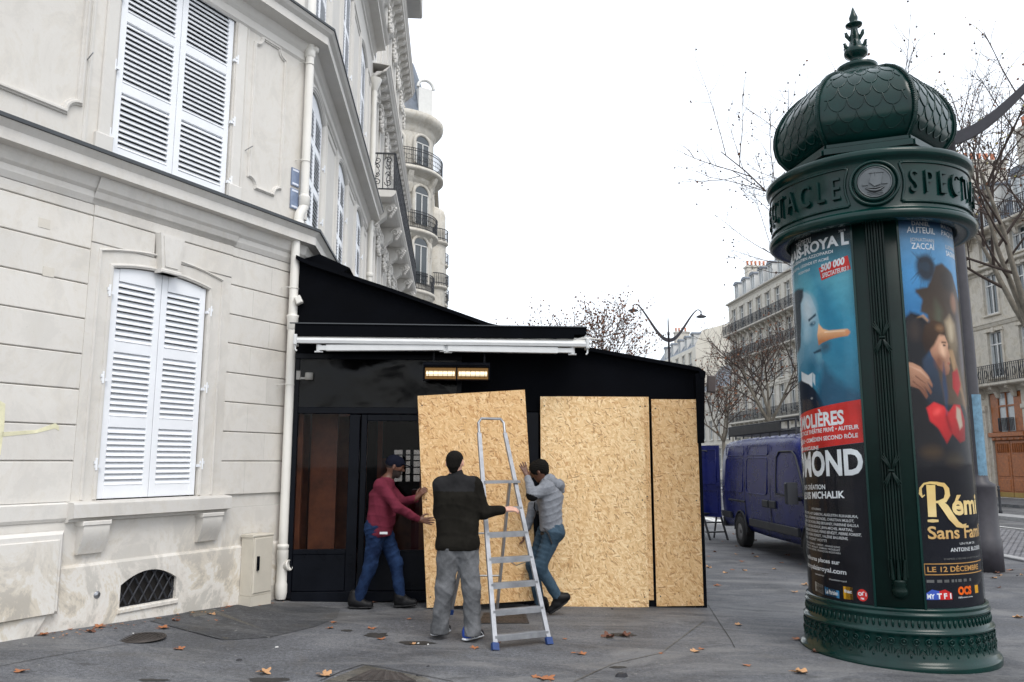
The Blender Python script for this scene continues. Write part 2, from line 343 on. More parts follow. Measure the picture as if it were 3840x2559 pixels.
# cobbled lane: real setts near, sheet beyond
cb=MB(); random.seed(3)
cs=MB(); cs.add([(10,-12,-.405),(15.2,-12,-.405),(13.8,120,-.405),(5,120,-.405),(-14,31,-.405),(-14,25,-.405),(9.99,25.0,-.405)],[(0,1,2,3,4,5,6)])
tag(cs.build('cobbled_road',M['road']),kind='structure')
def setts(x0,x1,y0,y1,px=.15,py=.11):
    j=0;y=y0
    while y<y1:
        x=x0+(j%2)*px/2
        while x<x1:
            h=-.375+random.uniform(-.008,.008); a=px*.45;b=py*.44; e=.02
            cb.add([(x-a,y-b,-.41),(x+a,y-b,-.41),(x+a,y+b,-.41),(x-a,y+b,-.41),(x-a+e,y-b+e,h),(x+a-e,y-b+e,h),(x+a-e,y+b-e,h),(x-a+e,y+b-e,h)],
               [(4,5,6,7),(0,1,5,4),(1,2,6,5),(2,3,7,6),(3,0,4,7)])
            x+=px
        y+=py; j+=1
setts(10.05,15.1,13,27); setts(1.5,10,25.4,30.7,.16,.14)
tag(cb.build('cobblestones',M['cobble']),kind='stuff')
# boulevard markings, central strip, far pavement
def road_x(Y,off): return 30.43-.0761*Y-off
mk=MB()
def stripe(off,y0,y1,wd=.13):
    mk.add([(road_x(y0,off),y0,-.401),(road_x(y0,off)+wd,y0,-.401),(road_x(y1,off)+wd,y1,-.401),(road_x(y1,off),y1,-.401)],[(0,1,2,3)])
stripe(12.7,10,60); 
for i in range(14): stripe(9.3,12+i*6,15+i*6)
for i in range(5): mk.add([(3.0+i*1.0,25.9,-.372),(3.5+i*1.0,25.9,-.372),(3.4+i*1.0,30.2,-.372),(2.9+i*1.0,30.2,-.372)],[(0,1,2,3)])
tag(mk.build('road_markings',M['roadwhite']),kind='structure')
isl=MB(); 
isl.run([(0,-.42),(0,-.30),(-.02,-.29),(-.9,-.29),(-.9,-.42)],[(road_x(120,10.2),120),(road_x(5,10.2),5)])
tag(isl.build('traffic_island',M['granite']),kind='structure')
fp=MB(); fp.add([(road_x(-20,4.6),-20,-.28),(road_x(-20,-1),-20,-.28),(road_x(220,-1),220,-.28),(road_x(220,4.6),220,-.28)],[(0,1,2,3)])
fp.add([(road_x(-20,4.6),-20,-.28),(road_x(220,4.6),220,-.28),(road_x(220,4.6),220,-.42),(road_x(-20,4.6),-20,-.42)],[(0,1,2,3)])
tag(fp.build('far_pavement',M['asphalt']),kind='structure')
# patches in the foreground pavement
def gpatch(name,pix,mat,dz,kind='structure'):
    mb=MB(); pts=[ground(x,y,dz) for x,y in pix]; mb.add(pts,[tuple(range(len(pts)))])
    return tag(mb.build(name,mat),kind=kind)
gpatch('pavement_patch',[(706,2296),(845,2272),(1000,2262),(1085,2262),(1275,2285),(1265,2318),(1180,2352),(1010,2392),(840,2402),(560,2330)],M['asphalt_patch'],.004)
gpatch('pavement_patch',[(706,2296),(800,2288),(990,2365),(845,2400),(780,2370)],M['asphalt_old'],.008)
def blotch(cx_,cy_,w,h,mat,seed,dz=.004,name='damp_stain'):
    rnd=random.Random(seed); n_=26; pts=[]
    for i in range(n_):
        t=2*PI*i/n_; k_=1+.35*mnoise.noise(Vector((math.cos(t)*1.6+seed,math.sin(t)*1.6,seed*.7)))+rnd.uniform(-.16,.16)
        pts.append(ground(cx_+w/2*k_*math.cos(t),cy_+h/2*k_*math.sin(t),dz))
    mb=MB(); c=ground(cx_,cy_,dz); mb.add([c]+pts,[(0,i+1,(i+1)%n_+1) for i in range(n_)]); return tag(mb.build(name,mat),kind='structure')
for i,(a_,b_,w,h) in enumerate(((1415,2384,90,16),(1300,2366,45,7),(1560,2413,120,14),(2330,2382,110,12),(1010,2552,150,16),(570,2552,120,9),(2320,2504,60,7),(3650,2500,170,34))):
    blotch(a_,b_,w,h,M['puddle'],i)
def gline(name,pix,w,mat,dz=.005):
    mb=MB(); pts=[ground(x,y,dz) for x,y in pix]
    for a,b in zip(pts,pts[1:]):
        d=(b-a); s=Vector((d.y,-d.x,0)).normalized()*w/2; mb.add([a-s,a+s,b+s,b-s],[(0,1,2,3)])
    return tag(mb.build(name,mat),kind='structure')
gline('pavement_joint',[(1200,2555),(1280,2520),(1360,2494),(1440,2505),(1560,2530),(1700,2558)],.010,M['puddle'])
gline('pavement_joint',[(2655,2270),(2700,2340),(2740,2400),(2755,2430)],.008,M['puddle'])
gline('pavement_joint',[(0,2500),(150,2470),(320,2440),(560,2400)],.008,M['puddle'])
gline('pavement_joint',[(2150,2559),(2300,2490),(2480,2450),(2640,2330)],.012,M['asphalt_old'])
# ================= corner building (left)
PA=(-2.846,10.159); ANG_A=R(61.81); ANG_B=R(94.354)
corner=thing('corner_building','cream limestone corner building with closed white shutters and cream drainpipes','building',(PA[0],PA[1],0),ANG_A)
FB=Matrix.Translation((.1,0,0))@Matrix.Rotation(ANG_B-ANG_A,4,'Z')       # the boulevard side, in the building's frame
RB=(0,0,ANG_B-ANG_A)
def seg(x0,x1,zs,rise,n=14):   # segmental arch points left->right
    xc=(x0+x1)/2; h=(x1-x0)/2
    return [(x0+(x1-x0)*i/n, zs+rise*(1-((x0+(x1-x0)*i/n-xc)/h)**2)) for i in range(n+1)]
def course(x0,x1,z0,z1,y=0,name='stone'):
    e=.007; mb=MB(); p=[(y+.04,z0),(y+e,z0),(y,z0+e),(y,z1-e),(y+e,z1),(y+.04,z1)]
    a,b=x0+.001,x1-.001
    mb.add([(a,q,r) for q,r in p]+[(b,q,r) for q,r in p],[(0,1,2,3,4,5),(11,10,9,8,7,6)]+[(i,i+6,(i+1)%6+6,(i+1)%6) for i in range(6)])
    return mb.build(name,M['cream'],corner)
joints=[1.28,1.669,2.009,2.353,2.697,3.045,3.39,3.745,4.09,4.21]
random.seed(11)
for j,(z0,z1) in enumerate(zip(joints,joints[1:])):
    a,b=z0+.005,z1-.005
    xs=[-7.0+(.55 if j%2 else 0)]
    while xs[-1]<-3.9: xs.append(xs[-1]+random.uniform(1.0,1.35))
    xs[-1]=-2.82
    for p,q in zip(xs,xs[1:]): course(p,q,a,b)
    mid=-.55+(.16 if j%2 else -.13)
    course(-1.04,mid,a,b); course(mid,-.07,a,b)
# wall core behind the stones, foot of the wall
mb=MB()
wall_open(mb,-7,.1,1.14,4.4,[(-2.56,-1.36,1.28,3.70)],.03,.12)
wall_open(mb,-7,.1,4.4,7.6,[(-2.70,-1.17,4.72,7.6)],.0,.14)
mb.add([(-.07,.0,0),(-.07,.03,4.3),(.1,.03,4.3),(.1,.03,0)],[(0,1,2,3)])
mb.add([(.0,0,4.3),(.1,0,4.3)],[])
mb.build('wall',M['cream'],corner)
mb=MB()
wall_open(mb,-7,.02,-.35,1.14,[(-2.24,-1.58,.23,.57)],.0,.25)
mb.add([(.02,0,-.35),(.02,.3,-.35),(.02,.3,1.14),(.02,0,1.14)],[(0,1,2,3)])
mb.build('wall_base',M['cream'],corner)
mb=MB(); # plinth step following the ground
mb.run([(0,-.3),(.028,-.3),(.028,.675),(.012,.70),(0,.70)],[(-7,0),(-2.24,0)]); mb.run([(0,-.3),(.028,-.3),(.028,.675),(.012,.70),(0,.70)],[(-1.58,0),(.02,0)])
mb.run([(0,.58),(.028,.58),(.028,.675),(.012,.70),(0,.70)],[(-2.239,0),(-1.581,0)]); mb.run([(0,-.3),(.028,-.3),(.028,.22),(0,.225)],[(-2.239,0),(-1.581,0)])
mb.build('plinth',M['cream'],corner)
# string course and projecting sill on corbels
mb=MB(); mb.run([(0,1.135),(.012,1.11),(.03,1.14),(.035,1.27),(0,1.285)],[(-7,0),(-2.82,0)]); mb.build('string_course',M['cream_trim'],corner)
mb=MB(); mb.run([(0,1.09),(.05,1.10),(.06,1.125),(.13,1.14),(.13,1.262),(.12,1.278),(0,1.29)],[(-2.86,0),(-.97,0)]); mb.build('window_sill',M['cream_trim'],corner)
for x0 in (-2.74,-1.35):
    pr=[(0,1.10),(-.115,1.10)]+[(-.072-.046*math.cos((t-1.04)*9.0)*(1 if t>.97 else 1),t) for t in [1.09-.01*i for i in range(0,28)]]+[(-.045,.795),(0,.785)]
    mb=MB()
    n=len(pr); a,b=x0,x0+.27
    mb.add([(a,y,z) for y,z in pr]+[(b,y,z) for y,z in pr],[tuple(range(n)),tuple(reversed(range(n,2*n)))]+[(i,i+n,(i+1)%n+n,(i+1)%n) for i in range(n)])
    mb.bevbox((x0-.015,-.13,1.06),(x0+.285,0,1.105),.008)
    mb.build('corbel',M['cream_trim'],corner)
# window surround, arch and keystone
mb=MB(); X0,X1=-2.56,-1.36; top=seg(X0,X1,3.62,.065)
y=-.006
mb.add([(-2.82,y,1.28),(X0,y,1.28),(X0,y,3.62),(-2.82,y,3.62)],[(0,1,2,3)]); mb.add([(X1,y,1.28),(-1.04,y,1.28),(-1.04,y,3.62),(X1,y,3.62)],[(0,1,2,3)])
poly=[(-2.82,3.62)]+top+[(-1.04,3.62),(-1.04,3.82),(-2.82,3.82)]
for (xa,za),(xb,zb) in zip(top,top[1:]): mb.add([(xa,y,za),(xb,y,zb),(xb,y,3.82),(xa,y,3.82)],[(0,1,2,3)]); mb.add([(xa,y,za),(xb,y,zb),(xb,.12,zb),(xa,.12,za)],[(0,1,2,3)])
mb.add([(-2.82,y,3.62),(X0,y,3.62),(X0,y,3.82),(-2.82,y,3.82)],[(0,1,2,3)]); mb.add([(X1,y,3.62),(-1.04,y,3.62),(-1.04,y,3.82),(X1,y,3.82)],[(0,1,2,3)])
for x in (-2.82,-1.04): mb.add([(x,y,1.28),(x,.04,1.28),(x,.04,3.82),(x,y,3.82)],[(0,1,2,3)])
for x in (X0,X1): mb.add([(x,y,1.28),(x,.12,1.28),(x,.12,3.62),(x,y,3.62)],[(0,1,2,3)])
mb.build('window_surround',M['cream'],corner)
def wall_bead(pts,w,d,name,mat,Mx=None,y0=0,closed=False):   # raised moulding following (x,z) points on a wall
    mb=MB(Mx); P=[Vector((x,0,z)) for x,z in pts]; N=len(P); rows=[]
    for i,p in enumerate(P):
        a=P[i-1] if (i or closed) else p; b=P[(i+1)%N] if (i<N-1 or closed) else p
        d0=(p-a).normalized() if (p-a).length>1e-6 else (b-p).normalized(); d1=(b-p).normalized() if (b-p).length>1e-6 else d0
        n0=Vector((-d0.z,0,d0.x)); n1=Vector((-d1.z,0,d1.x)); m=n0+n1; m=m/max(.4,m.dot(n0))
        rows.append([p+m*w*t+Vector((0,y0-h,0)) for t,h in ((-.5,0),(-.42,d*.55),(-.2,d*.6),(-.1,d),(.15,d),(.3,d*.55),(.42,d*.5),(.5,0))])
    vs=[v for r in rows for v in r]; k=8; fs=[]
    for i in range(N if closed else N-1):
        for j in range(k-1): fs.append((i*k+j,((i+1)%N)*k+j,((i+1)%N)*k+j+1,i*k+j+1))
    if not closed: fs+= [tuple(range(k)),tuple(reversed(range((N-1)*k,N*k)))]
    mb.add(vs,fs); return mb.build(name,mat,corner)
for nm,(a,b,zs,rs) in dict(inner=(-2.585,-1.335,3.63,.075),outer=(-2.72,-1.17,3.76,.10)).items():
    wall_bead([(a,1.30)]+seg(a,b,zs,rs)+[(b,1.30)],.045 if nm=='inner' else .03,.022,'surround_moulding',M['cream_trim'],y0=y)
mb=MB(); kp=[(-2.11,4.09),(-1.80,4.09),(-1.85,3.66),(-2.06,3.66)]
mb.prism(kp,-.10,0); mb.prism([(-2.075,4.06),(-1.835,4.06),(-1.875,3.73),(-2.035,3.73)],-.112,-.10); mb.bevbox((-2.085,-.115,3.66),(-1.825,0,3.705),.01)
mb.build('keystone',M['cream_trim'],corner)
for a,b in ((-2.82,-2.11),(-1.80,-1.04)): course(a,b,3.825,4.085,-.014)
course(-2.82,-1.04,4.095,4.205,-.014)
# ground-floor entablature
prof=[(0,4.21),(.03,4.27),(.03,4.33),(.06,4.36),(.08,4.42),(.10,4.47),(.20,4.485),(.20,4.59),(.215,4.61),(.25,4.655)]
pathAB=[(-7,0),(.1,0),tuple((FB@Vector((7.95,0,0))).to_2d())]
mb=MB(); mb.run(prof,pathAB); mb.run([(.0,4.21),(.03,4.27),(.055,4.33),(.085,4.36),(.105,4.42),(.12,4.47)],[(-2.85,0),(-1.0,0)]); mb.build('cornice',M['cream_trim'],corner)
mb=MB(); mb.run([(.25,4.655),(.268,4.66),(.268,4.695),(.0,4.74)],pathAB); mb.build('cornice_flashing',M['lead'],corner)
# wall on the boulevard side
mb=MB(FB); wopB=[(.24,1.45),(2.96,4.12),(5.62,6.8)]
wall_open(mb,0,7.95,-.3,4.4,[],0)
wall_open(mb,0,7.95,4.4,12.2,[(a,b,4.9,6.95) for a,b in wopB]+[(a,b,7.75,10.7) for a,b in wopB],0,.13)
mb.build('wall',M['cream_up'],corner)
for a,b in wopB:
    for z0,z1 in ((4.9,6.95),(7.75,10.7)):
        mb=MB(FB); t=seg(a,b,z1-.16,.16); 
        for (xa,za),(xb,zb) in zip(t,t[1:]): mb.add([(xa,0,za),(xb,0,zb),(xb,0,z1+.0),(xa,0,z1+.0)],[(0,1,2,3)]); mb.add([(xa,0,za),(xb,0,zb),(xb,.13,zb),(xa,.13,za)],[(0,1,2,3)])
        mb.build('arch_infill',M['cream_up'],corner)
for a,b in wopB:
    for z0,z1 in ((4.9,6.95),(7.75,10.7)):
        wall_bead([(a-.06,z0)]+seg(a-.06,b+.06,z1-.12,.18)+[(b+.06,z0)],.09,.03,'surround_moulding',M['cream_up'],FB)
for a,b in ((1.62,2.76),(4.3,5.44),(6.98,7.7)):
    for z0,z1 in ((4.95,6.9),(7.8,10.6)):
        wall_bead([(a+.12,z0+.1),(a+.12,z1-.1),(b-.12,z1-.1),(b-.12,z0+.1)],.05,.018,'wall_panel',M['cream_up'],FB,closed=True)
        wall_bead([(a-.0,z0-.1),(a-.0,z1+.05),(b+.0,z1+.05),(b+.0,z0-.1)],.03,.02,'pilaster_edge',M['cream_up'],FB)
beltp=[(0,7.03),(.03,7.06),(.03,7.16),(.06,7.2),(.10,7.28),(.27,7.31),(.27,7.42),(.32,7.46),(.35,7.50)]
mb=MB(); mb.run(beltp,pathAB); mb.build('belt_cornice',M['cream_up'],corner)
mb=MB(); mb.run([(.35,7.5),(.365,7.505),(.365,7.535),(0,7.58)],pathAB); mb.build('cornice_flashing',M['lead'],corner)
mb=MB(); mb.run([(a*1.15,z+4.3) for a,z in beltp]+[(0,11.9)],pathAB[1:]); mb.build('belt_cornice',M['cream_up'],corner)
# raised wall panels, street side upper floor
def scoop(x0,x1,z0,z1,r=.115):
    pts=[(x0,z1-.12)];
    def arc(cx,cz,a0,a1): return [(cx+r*math.cos(R(a0+(a1-a0)*i/6)),cz+r*math.sin(R(a0+(a1-a0)*i/6))) for i in range(7)]
    return arc(x0,z1,-90,0)[::1]+arc(x1,z1,180,270)+arc(x1,z0,90,180)+arc(x0,z0,0,90)
wall_bead(scoop(-5.6,-3.07,5.04,7.0,.14),.07,.045,'wall_panel',M['cream_trim'],closed=True)
wall_bead(scoop(-.86,-.33,5.03,7.02,.12),.05,.035,'wall_panel',M['cream_trim'],closed=True)
wall_bead([(-2.99,4.75),(-2.99,7.03)],.05,.02,'pilaster_edge',M['cream_up']); wall_bead([(-.98,4.75),(-.98,7.03)],.04,.02,'pilaster_edge',M['cream_up'])
for a,b in ((-2.86,-2.72),(-1.15,-1.01)):
    mb=MB(); mb.bevbox((a,-.03,4.72),(b,0,7.03),.012); mb.bevbox((a-.03,-.05,4.72),(b+.02,0,4.95),.01); mb.build('window_surround',M['cream_up'],corner)
# ---- louvred shutters
def slat_mesh(w,name='slat'):
    mb=MB(); t=R(38); c,s=math.cos(t),math.sin(t); hw=.034; th=.005
    pts=[(-hw*s-th*c, -hw*c+th*s),(-hw*s+th*c,-hw*c-th*s),(hw*s+th*c,hw*c-th*s),(hw*s-th*c,hw*c+th*s)]   # (y,z): foot outwards
    mb.add([(0,p,q) for p,q in pts]+[(w,p,q) for p,q in pts],[(0,1,2,3),(7,6,5,4),(0,4,5,1),(1,5,6,2),(2,6,7,3),(3,7,4,0)])
    return mb.mesh(name,M['white_paint'])
def leaf(x0,x1,z0,z1,y,rails,Mx,rot,single,arch=None,pitch=.0605):
    st=.075; mb=MB(Mx)
    mb.bevbox((x0,y,z0),(x0+st,y+.035,z1 if not arch else arch(x0+st/2)),.004); mb.bevbox((x1-st,y,z0),(x1,y+.035,z1 if not arch else arch(x1-st/2)),.004)
    rr=[(z0,z0+.13)]+[(r-.055,r+.055) for r in rails]
    for a,b in rr: mb.bevbox((x0+st,y+.001,a),(x1-st,y+.034,b),.004)
    zt=z1-.12
    if arch:
        P=[(x0+st+(x1-x0-2*st)*i/6,0) for i in range(7)]
        for (a,_),(b,_) in zip(P,P[1:]): mb.add([(a,y+.001,zt),(b,y+.001,zt),(b,y+.001,arch(b)),(a,y+.001,arch(a)),(a,y+.034,zt),(b,y+.034,zt)],[(0,1,2,3),(0,4,5,1)])
    else: mb.bevbox((x0+st,y+.001,zt),(x1-st,y+.034,z1),.004)
    lf=mb.build('shutter',M['white_paint'],corner)
    edges=[z0+.13]+[v for r in rails for v in (r-.055,r+.055)]+[zt]
    w=x1-x0-2*st
    if single: sm=slat_mesh(w)
    else: lm=MB(Mx)
    for a,b in zip(edges[::2],edges[1::2]):
        n=max(1,round((b-a)/pitch)); 
        for i in range(n):
            z=a+(i+.5)*(b-a)/n
            if single:
                inst(sm,'slat',lf,(x0+st,y+.02,z),(random.uniform(-.03,.03),0,0))
            else:
                t=R(38);c,s=math.cos(t),math.sin(t);hw=.034;th=.005
                pts=[(-hw*s-th*c,-hw*c+th*s),(-hw*s+th*c,-hw*c-th*s),(hw*s+th*c,hw*c-th*s),(hw*s-th*c,hw*c+th*s)]
                lm.add([(x0+st,y+.02+p,z+q) for p,q in pts]+[(x1-st,y+.02+p,z+q) for p,q in pts],[(0,4,5,1),(1,5,6,2),(2,6,7,3),(3,7,4,0)])
    if not single: tag(lm.build('slats',M['white_paint'],lf),kind='stuff')
    return lf
def hinge(x,z,side,Mx=None,y=0):
    mb=MB(Mx); mb.box((x-.035,y-.02,z-.045),(x+.035,y+.01,z-.015)); mb.tube([(x+side*.02,y-.022,z-.07),(x+side*.02,y-.022,z+.05)],.012,6); mb.box((x-.01,y-.026,z-.01),(x+side*.045,y-.012,z+.022)); mb.build('hinge',M['white_paint'],corner)
archf=lambda x: 3.61+.065*(1-((x+1.96)/.6)**2)
leaf(-2.545,-1.965,1.30,3.62,.02,[2.06,2.82],None,None,True,archf)
leaf(-1.958,-1.375,1.30,3.62,.02,[2.06,2.82],None,None,True,archf)
leaf(-2.68,-1.935,4.76,7.5,.02,[5.55,6.35],None,None,True,None,.058)
leaf(-1.928,-1.185,4.76,7.5,.02,[5.55,6.35],None,None,True,None,.058)
for z in (1.65,2.5,3.38): hinge(-2.575,z,-1); hinge(-1.345,z,1)
for z in (5.0,5.75,6.55): hinge(-2.71,z,-1); hinge(-1.155,z,1)
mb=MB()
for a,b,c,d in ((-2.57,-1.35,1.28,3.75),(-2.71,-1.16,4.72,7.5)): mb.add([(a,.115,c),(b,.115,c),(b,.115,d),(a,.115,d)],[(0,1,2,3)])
mb.build('dark_window_pane',M['interior'],corner)  # dark backing sheets, so the gaps between slats read as shade
for a,b in wopB:
    for z0,z1 in ((4.93,6.95),(7.78,10.7)):
        af=lambda x: z1-.17+.16*(1-((x-(a+b)/2)/((b-a)/2))**2)
        m_=(a+b)/2; rl=[z0+(z1-z0)*.33,z0+(z1-z0)*.64]
        leaf(a+.01,m_-.003,z0,z1-.13,.03,rl,FB,None,False,af); leaf(m_+.003,b-.01,z0,z1-.13,.03,rl,FB,None,False,af)
        for z in (z0+.35,z0+1.2): hinge(b+.03,z,1,FB)
        mb=MB(FB); mb.add([(a,.12,z0-.03),(b,.12,z0-.03),(b,.12,z1),(a,.12,z1)],[(0,1,2,3)]); mb.build('dark_window_pane',M['interior'],corner)  # same dark backing, shade painted in behind the louvres
# ---- basement vent with lattice
mb=MB(); vt=seg(-2.24,-1.58,.45,.115)
for (xa,za),(xb,zb) in zip(vt,vt[1:]): mb.add([(xa,-.0285,za),(xb,-.0285,zb),(xb,-.0285,.58),(xa,-.0285,.58)],[(0,1,2,3)]); mb.add([(xa,-.028,za),(xb,-.028,zb),(xb,.1,zb),(xa,.1,za)],[(0,1,2,3)])
mb.build('vent_arch',M['cream'],corner)
gr=MB(); za=lambda x:.45+.115*(1-((x+1.91)/.33)**2)
p=.118
def clipbar(x,z,dx,dz):
    # march along the diagonal and keep what lies in the opening
    pts=[(x+dx*t,z+dz*t) for t in [i*.02 for i in range(0,60)]]; pts=[q for q in pts if -2.24<q[0]<-1.58 and .225<q[1]<za(q[0])]
    if len(pts)>1: gr.tube([(pts[0][0],.012,pts[0][1]),(pts[-1][0],.012,pts[-1][1])],.010,6)
for i in range(-8,14):
    clipbar(-2.24+i*p,.225,.58,.95); clipbar(-2.24+i*p,.225,-.58,.95)
for i in range(8):
    for j in range(5):
        for o in (0,.5):
            x=-2.24+(i+o)*p; z=.225+(j+o)*p*.82*2/2*1.0
            z=.225+(j*2+ (1 if o else 0))*p*.5*.95/.58
            if -2.23<x<-1.59 and z<za(x)-.01: gr.sphere((x,.012,z),.014,6,4)
gr.tube([(-2.235,.02,.228),(-2.235,.02,.45)]+[(x,.02,z-.006) for x,z in vt]+[(-1.585,.02,.45),(-1.585,.02,.228)],.012,6,closed=True)
gr.build('vent_grille',M['dark_iron'],corner)
mb=MB(); mb.box((-2.3,.05,.15),(-1.5,.09,.62)); mb.build('vent_shade_back',M['interior'],corner)  # near-black sheet close behind the lattice paints the shade of the recess
mb=MB(); mb.bevbox((-2.27,-.05,.175),(-1.55,.0,.228),.012); mb.build('vent_sill',M['cream_trim'],corner)
mb=MB(); mb.lathe([(0,.010),(.012,.010),(.014,.006),(.03,.008),(.034,.004),(.036,0)],20); o=mb.build('survey_disc',M['alu'],corner,(-2.49,-.029,.395),(R(90),0,0))
# ---- meter hatch at the left edge
mb=MB(); mb.bevbox((-4.9,-.10,.29),(-2.90,-.027,1.03),.03); mb.prism([(-4.9,.29),(-3.0,.29),(-3.12,.11),(-4.9,.09)],-.075,-.03)
mb.build('meter_box',M['cream_trim'],corner)
mb=MB(); mb.bevbox((-4.7,-.112,.30),(-2.955,-.098,.955),.006); mb.build('meter_door',M['cream'],corner)
mb=MB(); mb.box((-4.9,-.06,-.02),(-3.14,-.027,.115)); mb.build('skirting',M['lead'],corner)
# ---- drainpipes
def collar(mb,c,r,h,z): mb.lathe([(r*.86,z-h/2),(r*1.0,z-h/2+.006),(r*1.06,z-h*.25),(r*1.06,z+h*.25),(r,z+h/2-.006),(r*.86,z+h/2)],20,c)
mb=MB(); px,py=-.12,-.12; rp=.056
mb.tube([(px,py,.04),(px,py,4.5)],rp,20)
for z,h in ((3.42,.17),): mb.lathe([(rp,z-.10),(rp+.012,z-.09),(rp+.014,z+.05),(rp+.02,z+.07),(rp+.02,z+.09),(rp,z+.095)],20,(px,py,0))
mb.lathe([(rp,.56),(rp+.012,.57),(rp+.012,.62),(rp+.018,.63),(rp+.018,.66),(rp,.67)],20,(px,py,0))
mb.lathe([(rp+.016,.60),(rp+.016,.50),(rp+.01,.49),(rp+.008,.22),(rp+.016,.20),(rp+.018,.10),(rp+.008,.04),(rp,.02)],20,(px,py,0))
mb.build('drainpipe',M['pipe'],corner)
mb=MB(Matrix.Translation((px,py,.40))@Matrix.Rotation(R(-8),4,'Z')@Matrix.Rotation(R(90),4,'X')@Matrix.Rotation(R(0),4,'Y'))
mb=MB(Matrix.Translation((px,py,.40))@Matrix.Rotation(R(-78),4,'Z')@Matrix.Rotation(R(78),4,'Y'))
mb.lathe([(.05,0),(.055,.075),(.064,.08),(.066,.105),(.058,.11),(.056,.10),(.01,.085),(0,.085)],20); mb.build('pipe_inspection_cap',M['pipe'],corner)
for z in (3.86,2.62,5.62,7.0):
    px,py=((-.12,-.12) if z<4.8 else (-.035,-.085)); ox=.075 if z>4.8 else 0
    mb=MB(); mb.tube([(px+ox+(rp+.004)*math.cos(a*PI/8),py+(rp+.004)*math.sin(a*PI/8),z) for a in range(16)],.006,5,closed=True); mb.tube([(px+ox-rp,py,z),(px+ox-rp-.05,py+.01,z),(px+ox-rp-.05,0,z)],.005,5); mb.build('pipe_bracket',M['pipe'],corner)
mb=MB(); ox=.075; px,py=-.035,-.085
mb.tube([(px-.02,py-.0,4.70),(px-.02,py,4.80),(px+.0,py-.0,4.88),(px+ox,py,5.0),(px+ox,py,5.1)],rp+.006,20)
mb.tube([(px+ox,py,5.05),(px+ox,py,7.33)],rp,20)
mb.lathe([(rp,4.70),(rp+.018,4.71),(rp+.018,4.77),(rp,4.78)],20,(px-.02,py,0)); mb.lathe([(rp,5.0),(rp+.016,5.02),(rp+.016,5.12),(rp+.02,5.14),(rp,5.16)],20,(px+ox,py,0))
mb.lathe([(rp,7.1),(rp+.014,7.12),(rp+.014,7.2),(rp,7.22)],20,(px+ox,py,0)); mb.sphere((px+ox+.07,py-.02,7.25),.055,12,8)
mb.tube([(px+ox,py,7.5),(px+ox,py,9.5)],rp,20)
mb.build('drainpipe',M['pipe'],corner)
mb=MB(FB); mb.tube([(7.85,-.08,-.2),(7.85,-.08,10.6)],.06,14); mb.lathe([(.06,7.9),(.08,7.92),(.08,8.0),(.06,8.02)],14,(7.85,-.08,-2.0)); mb.lathe([(.06,10.7),(.16,10.95),(.17,11.0)],14,(7.85,-.08,-.2)); mb.build('drainpipe',M['pipe'],corner)
# enamel street plates behind the pipe
M['enamel']=plain('blue enamel',(.20,.25,.36),.2,var=.25,scale=9,bump=0); M['enamel_white']=plain('white enamel',(.72,.76,.85),.25,var=.1)
for z0,z1 in ((4.95,5.22),(5.26,5.5)):
    mb=MB(); mb.box((-.14,-.02,z0),(.0,-.004,z1),0); mb.box((-.125,-.024,z0+.015),(-.015,-.0201,z0+.04),1); mb.box((-.125,-.024,z1-.04),(-.015,-.0201,z1-.015),1); mb.build('street_plate',[M['enamel'],M['enamel_white']],corner)
for p_ in ([(-3.02,0,5.66),(-3.04,-.12,5.70)],[(-.93,0,5.45),(-.90,-.10,5.50)]): mb=MB(); mb.tube(p_,.006,5); mb.build('shutter_stay',M['alu'],corner)
# yellow paint marks and repair squares (flat paint on the wall)
M['yellow_spray']=plain('yellow spray paint',(.69,.66,.46),.8,var=.2); M['filler']=plain('sand coloured filler',(.61,.575,.51),.9,var=.05)
mb=MB(); 
for poly in ([(-3.56,1.70),(-3.50,1.72),(-3.49,1.98),(-3.50,2.17),(-3.56,2.20)],[(-3.50,1.88),(-3.2,1.92),(-3.03,1.97),(-2.99,1.95),(-2.99,1.99),(-3.03,2.02),(-3.2,1.95),(-3.5,1.92)]): mb.prism(poly,-.003,.001)
mb.build('spray_mark',M['yellow_spray'],corner)
for x,z in ((-3.3,3.88),(-3.22,3.43)): mb=MB(); mb.box((x-.055,-.004,z-.045),(x+.055,.001,z+.045)); mb.build('filler_patch',M['filler'],corner)
# ---- electricity cabinet standing at the wall
cab=thing('electricity_cabinet','narrow beige street cabinet with dark handle standing against the cream wall beside the drainpipe','cabinet',tuple((Matrix.Translation((PA[0],PA[1],0))@Matrix.Rotation(ANG_A,4,'Z'))@Vector((-.545,-.125,.0))),ANG_A)
M['cabinet']=plain('beige cabinet',(.58,.54,.46),.55,var=.06,scale=4,bump=.05)
mb=MB(); mb.box((-.155,-.09,.14),(.155,.09,.80)); mb.bevbox((-.165,-.1,.795),(.165,.1,.825),.008); mb.build('cabinet_body',M['cabinet'],cab)
mb=MB(); mb.box((-.16,-.095,-.04),(.16,.095,.137)); mb.build('cabinet_base',M['cabinet'],cab)
mb=MB(); mb.bevbox((-.135,-.102,.165),(.14,-.091,.785),.006); d=mb.build('cabinet_door',M['cabinet'],cab)
mb=MB(); mb.bevbox((-.10,-.125,.42),(-.07,-.103,.58),.004); mb.build('handle',M['black_metal'],d)
